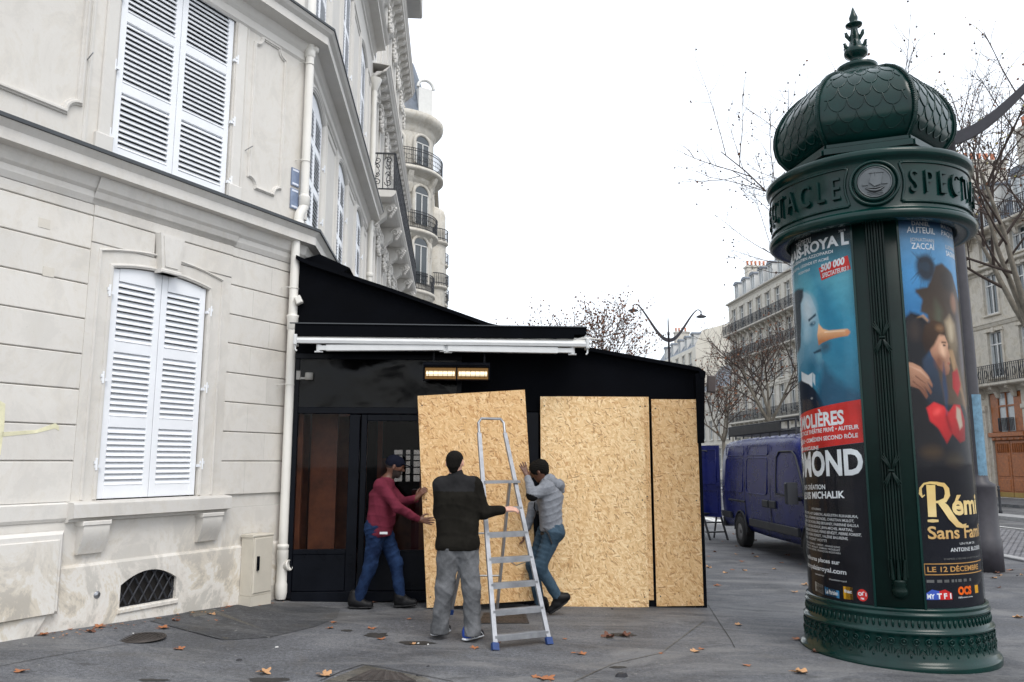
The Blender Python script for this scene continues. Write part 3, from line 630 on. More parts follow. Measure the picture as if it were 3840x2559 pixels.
# ================= cafe terrace, black lean-to
PT=(-2.84,10.0); ANG_T=R(4.354)
ter=thing('cafe_terrace','black cafe terrace extension with sloping canvas roof, dark glazed doors and boarded front','terrace',(PT[0],PT[1],0),ANG_T)
TM=Matrix.Translation((PT[0],PT[1],0))@Matrix.Rotation(ANG_T,4,'Z'); TI=TM.inverted()
def tl(x,y,p):   # photo pixel -> terrace frame on the plane p metres in front of its front
    r=_ray(x,y); o=TI@Vector((0,0,CAM_H)); d=TI.to_3x3()@Vector(r); t=(-p-o.y)/d.y; q=o+d*t; return q
DEP=6.0
rp_=[(0.07,4.28),(.25,4.20),(1.3,3.86),(2.54,3.43),(3.83,3.13),(5.28,2.88),(5.37,2.82),(5.36,2.74)]
mb=MB()
# gable canvas above the doors
mb.prism([(0.10,2.95),(2.2,2.95),(2.2,2.30),(5.25,2.30),(5.26,2.84),(3.83,3.10),(2.54,3.40),(1.3,3.83),(.25,4.17),(0.10,4.24)],0,.03)
mb.build('gable_panel',M['black_cloth'],ter)
mb=MB(); up=[(x,z) for x,z in rp_]; lo=[(5.30,2.74)]+[(x,z-.05) for x,z in reversed(rp_[:-2])]
mb.prism(up+lo,-.10,DEP); mb.build('roof',M['black_cloth'],ter)
mb=MB(); mb.prism([(0.0,4.3),(.3,4.40),(.7,4.22),(.55,4.10),(.25,4.2)],.3,2.5); mb.build('roof_flap',M['black_cloth'],ter)
mb=MB(); mb.box((5.245,-.03,-.2),(5.30,DEP,2.80)); mb.build('side_wall',M['black_metal'],ter)
mb=MB(); mb.prism([(5.235,1.90),(5.32,1.90),(5.36,2.8),(5.235,2.8)],-.09,.4); mb.build('rain_flap',M['black_cloth'],ter)
# front frame: posts and rails
FZ=0.02
def post(x0,x1,z0,z1,y0=-.02,y1=.06,name='post'):
    mb=MB(); mb.bevbox((x0,y0,z0),(x1,y1,z1),.006); return mb.build(name,M['black_metal'],ter)
post(.10,.16,FZ,2.95); post(.80,.93,FZ,2.25); post(3.0,3.19,FZ-.12,2.29); post(5.16,5.245,FZ-.2,2.29)
post(.16,2.2,2.26,2.34,-.03,.06,'rail'); post(.10,2.2,2.95,3.02,-.03,.06,'rail'); post(.16,3.0,-.02,.10,-.04,.06,'sill_rail'); post(2.14,2.2,2.34,2.95,name='post')
post(.16,.80,.54,.60,-.01,.05,'rail'); post(3.19,5.16,.45,.55,-.01,.05,'rail')
for a,b in ((.16,.80),(3.19,4.15),(4.15,5.16)):
    mb=MB(); mb.bevbox((a,-.005,-.18 if a>3 else .10),(b,.03,.545),.01); mb.build('kick_panel',M['black_metal'],ter)
def pane(a,b,z0,z1,mat='door_glass',y=.015,name='glass_pane',par=None):
    mb=MB(); mb.box((a,y,z0),(b,y+.006,z1)); return mb.build(name,M[mat],par or ter)
pane(.16,.80,.60,2.26); pane(3.19,4.2,.55,2.29); pane(4.2,5.16,.55,2.29)
def door(a,b):
    mb=MB(); w=.07
    mb.bevbox((a,-.03,.10),(a+w,.03,2.25),.006); mb.bevbox((b-w,-.03,.10),(b,.03,2.25),.006)
    mb.bevbox((a+w,-.029,2.17),(b-w,.029,2.25),.006); mb.bevbox((a+w,-.029,.10),(b-w,.029,.58),.012); mb.bevbox((a+w,-.035,.56),(b-w,.0,.585),.004)
    d=mb.build('door',M['black_metal'],ter); mb=MB(); mb.box((a+w,0,.58),(b-w,.006,2.17)); mb.build('glass_pane',M['door_glass'],d)
    mb=MB(); mb.tube([(b-.035,-.03,1.0),(b-.035,-.075,1.02),(b-.035,-.075,1.35),(b-.035,-.03,1.37)],.009,6); mb.build('handle',M['alu'],d)
door(.95,1.95); door(1.97,2.98)
# crinkled film in the transom
mb=MB(); random.seed(5); n,mm_=36,12; vs=[]
for j in range(mm_+1):
    for i in range(n+1):
        x=.16+(2.14-.16)*i/n; z=2.34+.61*j/mm_; vs.append((x,-.0+.03*mnoise.noise(Vector((x*1.7,z*2.6,1.7)))+.004*mnoise.noise(Vector((x*7,z*5,5))),z))
mb.add(vs,[(j*(n+1)+i,j*(n+1)+i+1,(j+1)*(n+1)+i+1,(j+1)*(n+1)+i) for j in range(mm_) for i in range(n)],0,True)
mb.build('transom_film',M['foil'],ter)
mb=MB(); mb.box((.12,.05,2.34),(2.14,.06,2.95)); mb.build('transom_panel',M['black_metal'],ter)
# interior
M['floor_in']=plain('dark floor',(.03,.018,.012),.5); M['panel_wood']=plain('red brown panelling',(.26,.085,.035),.5,var=.45,scale=4); M['orange_wood']=plain('orange lacquered wood',(.50,.115,.02),.45,var=.15)
mb=MB(); mb.box((.05,.07,-.2),(5.2,DEP,-.06)); mb.build('floor',M['floor_in'],ter)
mb=MB(); mb.box((.02,.07,0),(.06,DEP,4.1)); mb.build('inner_wall',M['panel_wood'],ter)
wl_,wr_=tl(1478,1688,-DEP),tl(1600,1806,-DEP)
mb=MB(); wall_open(mb,.02,5.25,-.2,2.75,[(wl_.x,wr_.x,wr_.z,wl_.z)],DEP,.06); mb.build('rear_wall',M['interior'],ter)
for px_ in (1516,1545): 
    q=tl(px_,1700,-DEP+.05); mb=MB(); mb.box((q.x-.035,DEP-.04,wr_.z),(q.x+.035,DEP+.0,wl_.z)); mb.build('window_bar',M['black_metal'],ter)
mb=MB(); mb.box((wl_.x,DEP+.02,wr_.z),(wr_.x,DEP+.03,wl_.z)); mb.build('glass_pane',M['door_glass'],ter)  # tinted pane added to dim the bright view through the rear opening
for z_ in (.22,.45,.66,.84): mb=MB(); zz_=wr_.z+(wl_.z-wr_.z)*z_; mb.box((wl_.x,DEP-.02,zz_-.012),(wr_.x,DEP+.01,zz_+.012)); mb.build('window_bar',M['black_metal'],ter)
for pa,dep,w in ((1424,2.2,.07),(1365,3.2,.09),(1120,.22,.09),(1145,.9,.10),(1215,.55,.34),(1290,1.3,.16),(1640,1.6,.5),(1455,3.5,.22)):
    q=tl(pa,1700,-dep); mb=MB(); mb.box((q.x-w/2,dep,0),(q.x+w/2,dep+.08,2.3 if pa!=1455 else 1.72)); mb.build('wooden_post',M['orange_wood' if pa in (1424,1365,1455) else 'panel_wood'],ter)
mb=MB()
mb.bevbox((1.0,3.0,0),(3.4,3.7,1.0),.03); mb.build('counter',M['panel_wood'],ter)
M['red_seat']=plain('dark red seat',(.14,.01,.012),.5)
mb=MB(); mb.bevbox((1.5,1.9,.95-.6),(2.6,2.4,1.25),.06); mb.build('bench_seat',M['red_seat'],ter)
# canopy box over the awning
a=tl(1106,1214,.5); b=tl(2200,1229,.5); mb=MB()
mb.prism([(a.x,a.z-.15),(b.x-.16,b.z-.14),(b.x-.16,b.z-.09),(b.x,b.z-.085),(b.x,b.z),(a.x,a.z)],-.5,-.0); mb.build('canopy',M['black_cloth'],ter)
mb=MB(); mb.bar((a.x-.06,-.502,a.z+.006),(b.x,-.502,b.z+.006),.03,.012); mb.build('canopy_trim',M['lead'],ter)
# retracted awning
aw=thing('retracted_awning','retracted white fabric awning in its long cassette with folded arms under the black canopy','awning',tuple(TM@Vector((0,0,0))),ANG_T)
M['awn_white']=plain('white powder coat',(.62,.63,.63),.4,var=.06,bump=.03); M['awn_cloth']=plain('off white awning cloth',(.66,.65,.62),.8,var=.08)
a=tl(1108,1276,.5); b=tl(2203,1291,.5)
mb=MB(); mb.tube([(a.x,-.42,a.z+.025),(b.x,-.42,b.z+.02)],.055,14); 
for i in range(14):
    t=i/14; x=a.x+.1+(b.x-a.x)*t; z=a.z+(b.z-a.z)*t+.04; mb.tube([(x,-.44,z+.02),(x+.12,-.455,z+.042),(x+.34,-.44,z+.03)],[.008,.02,.006],6)
mb.build('rolled_cloth',M['awn_cloth'],aw)
mb=MB(); mb.M=None; pr=[(-.52,-.035),(-.53,.0),(-.51,.03),(-.44,.035),(-.43,-.03)]
mb.add([(a.x,y,a.z+z) for y,z in pr]+[(b.x,y,b.z+z) for y,z in pr],[(0,1,2,3,4),(9,8,7,6,5)]+[(i,i+5,(i+1)%5+5,(i+1)%5) for i in range(5)]); mb.build('front_bar',M['awn_white'],aw)
for q,s in ((a,1),(b,-1)):
    mb=MB(); mb.bevbox((q.x-.02,-.54,q.z-.06),(q.x+.02,-.38,q.z+.07),.01); mb.tube([(q.x,-.5,q.z-.03),(q.x,-.5,q.z-.11),(q.x+.02*s,-.5,q.z-.13)],.012,6); mb.build('end_cap',M['awn_white'],aw)
for (xa,xb) in ((1196,1664),(1680,2146)):
    p=tl(xa,1306 if xa<1500 else 1308,.46); q=tl(xb,1304 if xa<1500 else 1316,.46); mb=MB(); mb.bar(p,q,.07,.055); m_=p.lerp(q,.06) if xa<1500 else p.lerp(q,.88); mb.bar(m_,q if xa<1500 else p,.09,.072); mb.build('folding_arm',M['awn_white'],aw)
    for e,o in ((p,-1),(q,1)):
        mb=MB(); mb.tube([e+Vector((0,0,-.05)),e+Vector((0,0,.04))],.032,10); mb.tube([e+Vector((.05*o,-.0,-.045)),e+Vector((-.05*o,0,-.045))],.012,6); mb.build('arm_joint',M['awn_white'],aw)
# infrared heater
ht=thing('infrared_heater','black twin infrared heater with two glowing lamps hanging under the awning','heater',tuple(TM@Vector((0,0,0))),ANG_T)
a=tl(1590,1360,.36); b=tl(1835,1427,.36); za_,zb_=a.z,b.z
mb=MB(); pr=[(-.30,za_),(-.40,za_-.0),(-.42,za_-.03),(-.40,za_-.055),(-.33,za_-.055),(-.33,zb_+.02),(-.37,zb_),(-.26,zb_),(-.24,za_-.06)]
mb.add([(a.x,y,z) for y,z in pr]+[(b.x,y,z) for y,z in pr],[tuple(range(9)),tuple(reversed(range(9,18)))]+[(i,i+9,(i+1)%9+9,(i+1)%9) for i in range(9)])
for x in (a.x,b.x): mb.prism([(-.42,za_),(-.24,za_),(-.24,zb_),(-.37,zb_)],x-.006,x+.006,ax='x')
mb.build('housing',M['black_metal'],ht)
m,n_,l_,p_=nt('brass reflector'); p_.inputs['Base Color'].default_value=(.16,.085,.03,1); p_.inputs['Metallic'].default_value=1; p_.inputs['Roughness'].default_value=.25; M['brass']=m
m,n_,l_,p_=nt('heater lamp'); p_.inputs['Base Color'].default_value=(.9,.7,.4,1); p_.inputs['Emission Color'].default_value=(1,.86,.62,1); p_.inputs['Emission Strength'].default_value=.8; M['glow']=m
mid=(a.x+b.x)/2
for x0,x1 in ((a.x+.03,mid-.025),(mid+.025,b.x-.03)):
    zc=(za_-.055+zb_)/2; mb=MB(); mb.box((x0-.015,-.345,zb_+.015),(x1+.015,-.332,za_-.062)); o=mb.build('reflector',M['brass'],ht)
    mb=MB(); mb.tube([(x0,-.366,zc),(x1,-.366,zc)],.030,12); mb.build('lamp',M['glow'],o)
    mb=MB()
    for k_ in range(6): x=x0+(x1-x0)*(k_+.5)/6; mb.tube([(x,-.372,zc-.045),(x,-.402,zc),(x,-.372,zc+.045)],.0022,4)
    for dz in (-.02,.02): mb.tube([(x0,-.400,zc+dz),(x1,-.400,zc+dz)],.0022,4)
    mb.build('guard',M['brass'],ht)
for x in (a.x+.12,b.x-.06): mb=MB(); mb.bar((x,-.33,za_),(x,-.33,za_+.30),.02,.02); mb.build('hanger',M['black_metal'],ht)
# small things on the front
q=tl(1117,1127,.08); fl=thing('floodlight','small white floodlight on the black canvas beside the drainpipe','lamp',tuple(TM@q),ANG_T)
mb=MB(Matrix.Rotation(R(-25),4,'Y')); mb.bevbox((-.03,-.04,-.05),(.05,.05,.05),.012); mb.build('housing',M['pipe'],fl); mb=MB(); mb.tube([(0,.02,-.02),(0,.085,-.03)],.014,6); mb.build('bracket',M['pipe'],fl)
q=tl(1150,1412,.05); sl=thing('wall_lamp','small white cylindrical wall lamp on the dark transom','lamp',tuple(TM@q),ANG_T)
M['dim_white']=plain('shaded white plastic',(.30,.29,.27),.5); 
mb=MB(); mb.box((-.13,.0,-.04),(-.08,.04,.07)); mb.box((-.09,-.0,-.035),(-.02,.03,-.01)); mb.build('bracket',M['dim_white'],sl); mb=MB(); mb.lathe([(0,-.045),(.05,-.045),(.052,.0),(.05,.045),(0,.05)],16,(.03,0,0)); mb.build('lamp_shade',M['dim_white'],sl)
# ---- strand boards
def board(label,x0,x1,z0,z1,y,mat='osb',group='strand boards used to board up the terrace'):
    o=MB(); w,h=x1-x0,z1-z0; c=TM@Vector(((x0+x1)/2,y,z0))
    o.box((-w/2,-.009,0),(w/2,.009,h),1); o.m[2]=0; o.m[4]=0
    b=o.build('strand_board',[M[mat],M['osb_edge']]); b.location=c; b.rotation_euler=(0,0,ANG_T)
    return tag(b,label,'board',group)
board('large pale strand board upright on the terrace beside the man in the grey hoodie',3.205,4.545,-.12,2.487,-.075,'osb2')
board('strand board mostly hidden behind the large pale board, only its right strip showing',3.42,4.615,-.04,2.492,-.05)
board('narrow strand board at the right end of the black terrace',4.648,5.245,-.115,2.462,-.06)
cb_=MB(); cb_.box((0,-.009,0),(1.315,.009,2.50),1); cb_.m[2]=0; cb_.m[4]=0
cbo=cb_.build('strand_board',[M['osb'],M['osb_edge']]); p=at(1600,2281,9.72); cbo.location=(p.x,9.74,p.z); cbo.rotation_euler=(R(0),R(-3.5),R(2))
tag(cbo,'tilted strand board carried between the capped man and the man in grey hoodie','board','strand boards used to board up the terrace')
# ---- projecting small sign at the terrace's right edge
M['taupe']=plain('taupe metal',(.095,.075,.07),.6,var=.1)
q=at(2612,1440,10.8); sg=thing('projecting_sign','small plain taupe box sign on a thin arm at the terrace right edge','sign',tuple(q))
e=at(2655,1440,10.8)-q
mb=MB(); mb.tube([(-.12,0,0),tuple(e)],.011,6); mb.build('arm',M['taupe'],sg)
mb=MB(Matrix.Translation(tuple(e))@Matrix.Rotation(R(4),4,'Y')); mb.bevbox((-.01,-.02,-.115),(.105,.03,.115),.012); mb.build('sign_box',M['taupe'],sg)
M['screw']=plain('dark screw heads',(.05,.045,.04),.5)
for b_ in [o_ for o_ in C.objects if o_.name.startswith('strand_board')]:
    ws=[v.co.x for v in b_.data.vertices]; hs=[v.co.z for v in b_.data.vertices]; a0,a1,h1=min(ws),max(ws),max(hs)
    for z_ in (.12,h1*.5,h1-.12):
        for x_ in (a0+.05,a1-.05): mb=MB(); mb.lathe([(.009,0),(.009,-.003),(0,-.004)],8); sc_=mb.build('screw',M['screw'],b_,(x_,-.009,z_),(R(-90),0,0)); sc_.rotation_euler=(R(-90),0,0); sc_.location.y=-.0095
# ---- ladder
def V(*a): return Vector(a)
f1=ground(1858,2440,.0); f2=ground(2062,2418,.0)
lad=thing('step_ladder','worn aluminium step ladder with blue feet standing open before the strand boards','ladder',((f1.x+f2.x)/2,(f1.y+f2.y)/2,gz(0)))
LO=Vector(lad.location)
f1-=LO; f2-=LO
t1=at(1797,1625,9.02)-LO; t2=at(1893,1625,9.22)-LO
def rail_at(k): return f1.lerp(t1,k),f2.lerp(t2,k)
for nm,a,b in (('l',f1,t1),('r',f2,t2)):
    mb=MB(); d=(b-a).normalized(); mb.bar(a+d*.04,b,.024,.046,up=(f2-f1).normalized()); mb.build('side_rail',M['alu'],lad)
    mb=MB(); mb.bar(a+Vector((0,0,-.0)),a+d*.07,.036,.068,up=(f2-f1).normalized()); mb.build('foot',M['blue_plastic'],lad)
# top loop
up=(t1-f1).normalized(); mid_=(t1+t2)/2
mb=MB(); mb.tube([t1,t1+up*.14,t1+up*.20+(t2-t1)*.12,t2+up*.20-(t2-t1)*.12,t2+up*.14,t2],.016,8); mb.build('handrail_loop',M['alu'],lad)
# treads: solve the height on the rail for each measured pixel row
def k_for(y):
    lo,hi=0,1
    for _ in range(30):
        k_=(lo+hi)/2; a,b=rail_at(k_); w=(a+b)/2+LO
        h=w.z-CAM_H; F=w.y*_c+h*_s; U=-w.y*_s+h*_c; yy=1279.5-_f*U/F
        if yy>y: lo=k_
        else: hi=k_
    return (lo+hi)/2
fw=Vector((-.35,1,0)).normalized()
for y in (2380,2287,2188,2094,2000,1907):
    a,b=rail_at(k_for(y)); mb=MB(); s=(b-a).normalized(); dpt=.08
    mb.bar(a+fw*.02,b+fw*.02,.08,.022,up=(0,0,1)); mb.bar(a-fw*.015+V(0,0,-.022),b-fw*.015+V(0,0,-.022),.012,.035,up=(0,0,1))
    for q in range(4): mb.bar(a+fw*(.0+q*.015)+V(0,0,.0125),b+fw*(.0+q*.015)+V(0,0,.0125),.006,.005)
    mb.build('tread',M['alu'],lad)
kp_=k_for(1808); a,b=rail_at(kp_); mb=MB(); mb.bar(a+fw*.10-(b-a)*.04,b+fw*.10+(b-a)*.04,.28,.03,up=(0,0,1)); mb.build('platform',M['alu'],lad)
ra,rb=a+fw*.18,b+fw*.18
g1=ground(1690,2305)-LO; g2=ground(1861,2309)-LO
for a_,b_ in ((g1,ra),(g2,rb)):
    mb=MB(); d=(b_-a_).normalized(); mb.bar(a_+d*.03,b_+d*.32*0+d*.0,.024,.042); mb.build('rear_leg',M['alu'],lad); mb=MB(); mb.bar(a_,a_+d*.07,.036,.055); mb.build('foot',M['blue_plastic'],lad)
for t in (.3,.62): mb=MB(); mb.tube([g1.lerp(ra,t),g2.lerp(rb,t)],.011,6); mb.build('cross_brace',M['alu'],lad)
mb=MB(); mb.tube([g2.lerp(rb,.45),g2.lerp(rb,.42).lerp(rail_at(.36)[1],.5)+V(0,0,-.06),rail_at(.36)[1]],.006,5); mb.build('safety_strap',M['alu'],lad)
# ================= advertising column
CX,CY,CZ=3.82,8.27,-.19
col=thing('advertising_column','tall dark green cast iron advertising column with onion dome and curved theatre and film posters','advertising column',(CX,CY,CZ))
BETA=math.atan2(-CY,-CX)
def ca(deg): return BETA+R(deg)          # azimuth, 0 = towards the camera, + = image right
def cp(deg,r,z): a=ca(deg); return Vector((r*math.cos(a),r*math.sin(a),z))
m,n,l,p=nt('dark green enamel'); M['green']=m
v=_map(n,l); t=_noise(n,l,v,3,5,.6); r=_ramp(n,l,t.outputs[0],[(.3,(.001,.015,.013)),(.7,(.0015,.026,.022))]); l.new(r.outputs[0],p.inputs['Base Color'])
p.inputs['Roughness'].default_value=.19; p.inputs['Specular IOR Level'].default_value=.30; p.inputs['Coat Weight'].default_value=.0; p.inputs['Coat Roughness'].default_value=.12
b=_noise(n,l,v,35,4,.6); _bump(n,l,b.outputs[0],p,.06,.004)
M['green_dark']=plain('dark green paint, matt',(.0015,.010,.008),.35,var=.3,scale=4,bump=.08,spec=.2)
M['medal']=plain('pewter medallion',(.085,.095,.10),.38,.5,var=.2)
Z=lambda z:z-CZ
def ring(prof,name='ring_moulding',mat='green',n=96,par=None): mb=MB(); mb.lathe([(r,Z(z)) for r,z in prof],n); return mb.build(name,M[mat],par or col)
# base
base=ring([(.0,-.30),(.895,-.30),(.90,-.20),(.905,-.155),(.90,-.14),(.885,-.125),(.87,-.11),(.862,-.09),(.852,-.04),(.845,.03),(.842,.09),(.845,.115),(.862,.125),(.862,.14),(.85,.15),(.835,.16),(.828,.19),(.822,.24),(.82,.265),(.835,.275),(.835,.295),(.825,.30),(.818,.315),(.826,.325),(.826,.34),(.80,.35)],'base')
mb=MB()
for i in range(96):   # row of upright beads
    a=2*PI*i/96; c=(.829*math.cos(a),.829*math.sin(a),Z(.215)); mb.M=Matrix.Translation(c)@Matrix.Rotation(a,4,'Z'); mb.sphere((0,0,0),.016,6,5,sc=(.7,.9,2.3))
mb.M=None; tag(mb.build('bead_row',M['green'],base),kind='stuff')
mb=MB()
for i in range(52):   # ringed flowers over leaves
    a=2*PI*i/52; mb.M=Matrix.Rotation(a,4,'Z')@Matrix.Translation((.852,0,Z(.052)))@Matrix.Rotation(R(4),4,'Y')
    mb.tube([(0.002,.028*math.cos(t),.028*math.sin(t)+.012) for t in [2*PI*k/12 for k in range(12)]],.0055,5,closed=True); mb.sphere((.0,0,.012),.013,6,4,sc=(.5,1,1))
    for s in (-1,1): mb.tube([(.004,0,-.125),(.003,s*.022,-.085),(.0,s*.026,-.045),(-.0,s*.012,-.028)],[.004,.006,.005,.003],5)
    mb.tube([(.005,0,-.125),(0,0,-.03)],.005,5)
    mb.M=Matrix.Rotation(a+PI/52,4,'Z')@Matrix.Translation((.858,0,Z(-.035)))@Matrix.Rotation(R(5),4,'Y'); mb.sphere((0,0,-.03),.012,6,4,sc=(.5,1,2.2)); mb.tube([(0,-.03,.0),(0.002,-.012,.03),(.002,0,.04),(.002,.012,.03),(0,.03,.0)],.004,4)
mb.M=None; tag(mb.build('leaf_frieze',M['green'],base),kind='stuff')
# shaft core, pilasters
RP=.785
mb=MB(); mb.lathe([(RP-.02,Z(.33)),(RP-.02,Z(4.02))],96); mb.build('shaft',M['green_dark'],col)
for k_ in range(3):
    c0=3.8+120*k_; pil=None
    mb=MB(); prof=[]
    mb.lathe([(.80,Z(.34)),(.815,Z(.36)),(.815,Z(3.98)),(.80,Z(4.0))],14,a0=ca(c0-14.6),a1=ca(c0+14.6)); pil=mb.build('pilaster',M['green_dark'],col)
    for s in (-14.6,14.6):
        mb=MB(); mb.bar(cp(c0+s,.81,Z(.34)),cp(c0+s,.81,Z(4.0)),.02,.03,up=cp(c0+s,1,0)); mb.build('edge_strip',M['green'],pil)
    for s in (-5.1,-3.4,-1.7,0,1.7,3.4,5.1):
        mb=MB(); mb.tube([cp(c0+s,.822,Z(.62)),cp(c0+s,.822,Z(3.98))],.0105 if s else .014,6); mb.build('reed',M['green_dark'],pil)
    for z in (2.83,1.58):
        mb=MB()
        for s in (-1,1):
            for q in (-1,1):
                for w in (0,1.1,2.2): mb.tube([cp(c0+s*.2,.84,Z(z)),cp(c0+s*(1.6+w*.5),.855,Z(z+q*.07)),cp(c0+s*(4.0+w*.6),.845,Z(z+q*(.16-w*.018)))],[.005,.014,.004],6)
        mb.tube([cp(c0-1.6,.85,Z(z)),cp(c0+1.6,.85,Z(z))],.014,6); mb.build('ribbon_tie',M['green_dark'],pil)
    mb=MB(); mb.M=Matrix.Translation(cp(c0,.84,Z(.50))); mb.lathe([(.0,-.07),(.03,-.065),(.065,-.03),(.07,.01),(.05,.05),(.06,.06),(.05,.075),(.06,.085),(.045,.10)],16); 
    mb.M=None
    for s in (-2,0,2): mb.tube([cp(c0+s*1.6,.85,Z(.60)),cp(c0+s*1.9,.86,Z(.78))],[.02,.012],6)
    mb.build('pilaster_foot',M['green_dark'],pil)
# posters
def cyl_sheet(mb,a0,a1,z0,z1,r,mi=0,n=None):
    n=n or max(2,int(abs(a1-a0)/3)); vs=[]
    for i in range(n+1):
        a=a0+(a1-a0)*i/n; vs+= [cp(a,r,Z(z0)),cp(a,r,Z(z1))]
    mb.add(vs,[(2*i,2*i+2,2*i+3,2*i+1) for i in range(n)],mi,True)
PLC={}
def pc(name,c,rough=.5,grad=None):
    if name not in PLC:
        m,n,l,p=nt('print '+name); p.inputs['Roughness'].default_value=rough; p.inputs['Specular IOR Level'].default_value=.3
        v=_map(n,l); t=_noise(n,l,v,5,5,.6); r=_ramp(n,l,t.outputs[0],[(.3,tuple(x*.8 for x in c)),(.7,tuple(min(1,x*1.2) for x in c))])
        if grad:
            sx=n.new('ShaderNodeSeparateXYZ'); tc=n.new('ShaderNodeTexCoord'); l.new(tc.outputs['Object'],sx.inputs[0])
            g=_ramp(n,l,sx.outputs[2],[(0,(0,0,0)),(1,(1,1,1))]); mr=n.new('ShaderNodeMapRange'); mr.inputs[1].default_value=Z(grad[0]); mr.inputs[2].default_value=Z(grad[1]); l.new(sx.outputs[2],mr.inputs[0])
            g=_ramp(n,l,mr.outputs[0],grad[2]); o=_mix(n,l,.35,g.outputs[0],t.outputs[0],'OVERLAY'); l.new(o,p.inputs['Base Color'])
        else: l.new(r.outputs[0],p.inputs['Base Color'])
        p.inputs['Specular IOR Level'].default_value=.1
        PLC[name]=m
    return PLC[name]
def poster(a0,a1,sheets):
    mb=MB(); cyl_sheet(mb,a0,a1,.345,4.0,RP); return mb.build('poster',sheets,col)
def art(par,polys,mat,name='poster_print',r=RP+.003,m_=6):
    """flat print: polygons given as (deg,z) outlines, cut fine and bent round the column"""
    bm=bmesh.new()
    for q_,poly in enumerate(polys):
        vs=[bm.verts.new((a,-.0002*q_,z)) for a,z in poly]
        try: bm.faces.new(vs)
        except ValueError: pass
    bmesh.ops.triangulate(bm,faces=bm.faces[:])
    bend(bm,r); me=bpy.data.meshes.new(name); bm.to_mesh(me); bm.free(); me.materials.append(mat)
    o=bpy.data.objects.new(name,me); C.objects.link(o); o.parent=par; return o
def bend(bm,r,step=2.6,depth=None):
    xs=[v.co.x for v in bm.verts]
    if not xs: return
    a=math.floor(min(xs)/step)*step
    while a<max(xs):
        g=bm.verts[:]+bm.edges[:]+bm.faces[:]; bmesh.ops.bisect_plane(bm,geom=g,plane_co=(a,0,0),plane_no=(1,0,0)); a+=step
    for v in bm.verts: v.co=cp(v.co.x,r-v.co.y,Z(v.co.z))
_tc={}
def text_bm(s,size_z,width=None,bold=0,shear=0,align='LEFT',sx=1,extr=0,res=3):
    cu=bpy.data.curves.new('t','FONT'); cu.body=s; cu.size=1; cu.offset=bold; cu.shear=shear; cu.resolution_u=res; cu.extrude=extr; cu.fill_mode='FRONT' if not extr else 'BOTH'
    o=bpy.data.objects.new('t',cu); C.objects.link(o); dg=bpy.context.evaluated_depsgraph_get(); dg.update(); me=bpy.data.meshes.new_from_object(o.evaluated_get(dg)); bpy.data.objects.remove(o); bpy.data.curves.remove(cu)
    bm=bmesh.new(); bm.from_mesh(me); bpy.data.meshes.remove(me); return bm
def col_text(par,s,a0,a1,z0,z1,mat,bold=.012,shear=0,tilt=0,r=RP+.0045,extr=0,name='poster_lettering',keep=None):
    """text fitted between azimuths a0..a1 (deg) and heights z0..z1 of its capitals; tilt raises the right end"""
    bm=text_bm(s,1,bold=bold,shear=shear,extr=.5 if extr else 0)
    xs=[v.co.x for v in bm.verts]; ys=[v.co.y for v in bm.verts]
    if not xs: return
    x0,x1=min(xs),max(xs); base=0; capt=.70
    for v in bm.verts:
        t=(v.co.x-x0)/(x1-x0); y=(v.co.y-base)/capt; d=v.co.z
        v.co=Vector((a0+(a1-a0)*t,-(-d)*extr*-1 if extr else 0,z0+(z1-z0)*y+tilt*t))
    if keep is not None:
        g=bm.verts[:]+bm.edges[:]+bm.faces[:]; bmesh.ops.bisect_plane(bm,geom=g,plane_co=(keep[0],0,0),plane_no=(-1,0,0),clear_outer=True)
        g=bm.verts[:]+bm.edges[:]+bm.faces[:]; bmesh.ops.bisect_plane(bm,geom=g,plane_co=(keep[1],0,0),plane_no=(1,0,0),clear_outer=True)
    bend(bm,r); me=bpy.data.meshes.new(name); bm.to_mesh(me); bm.free(); me.materials.append(mat)
    o=bpy.data.objects.new(name,me); C.objects.link(o); o.parent=par; return o

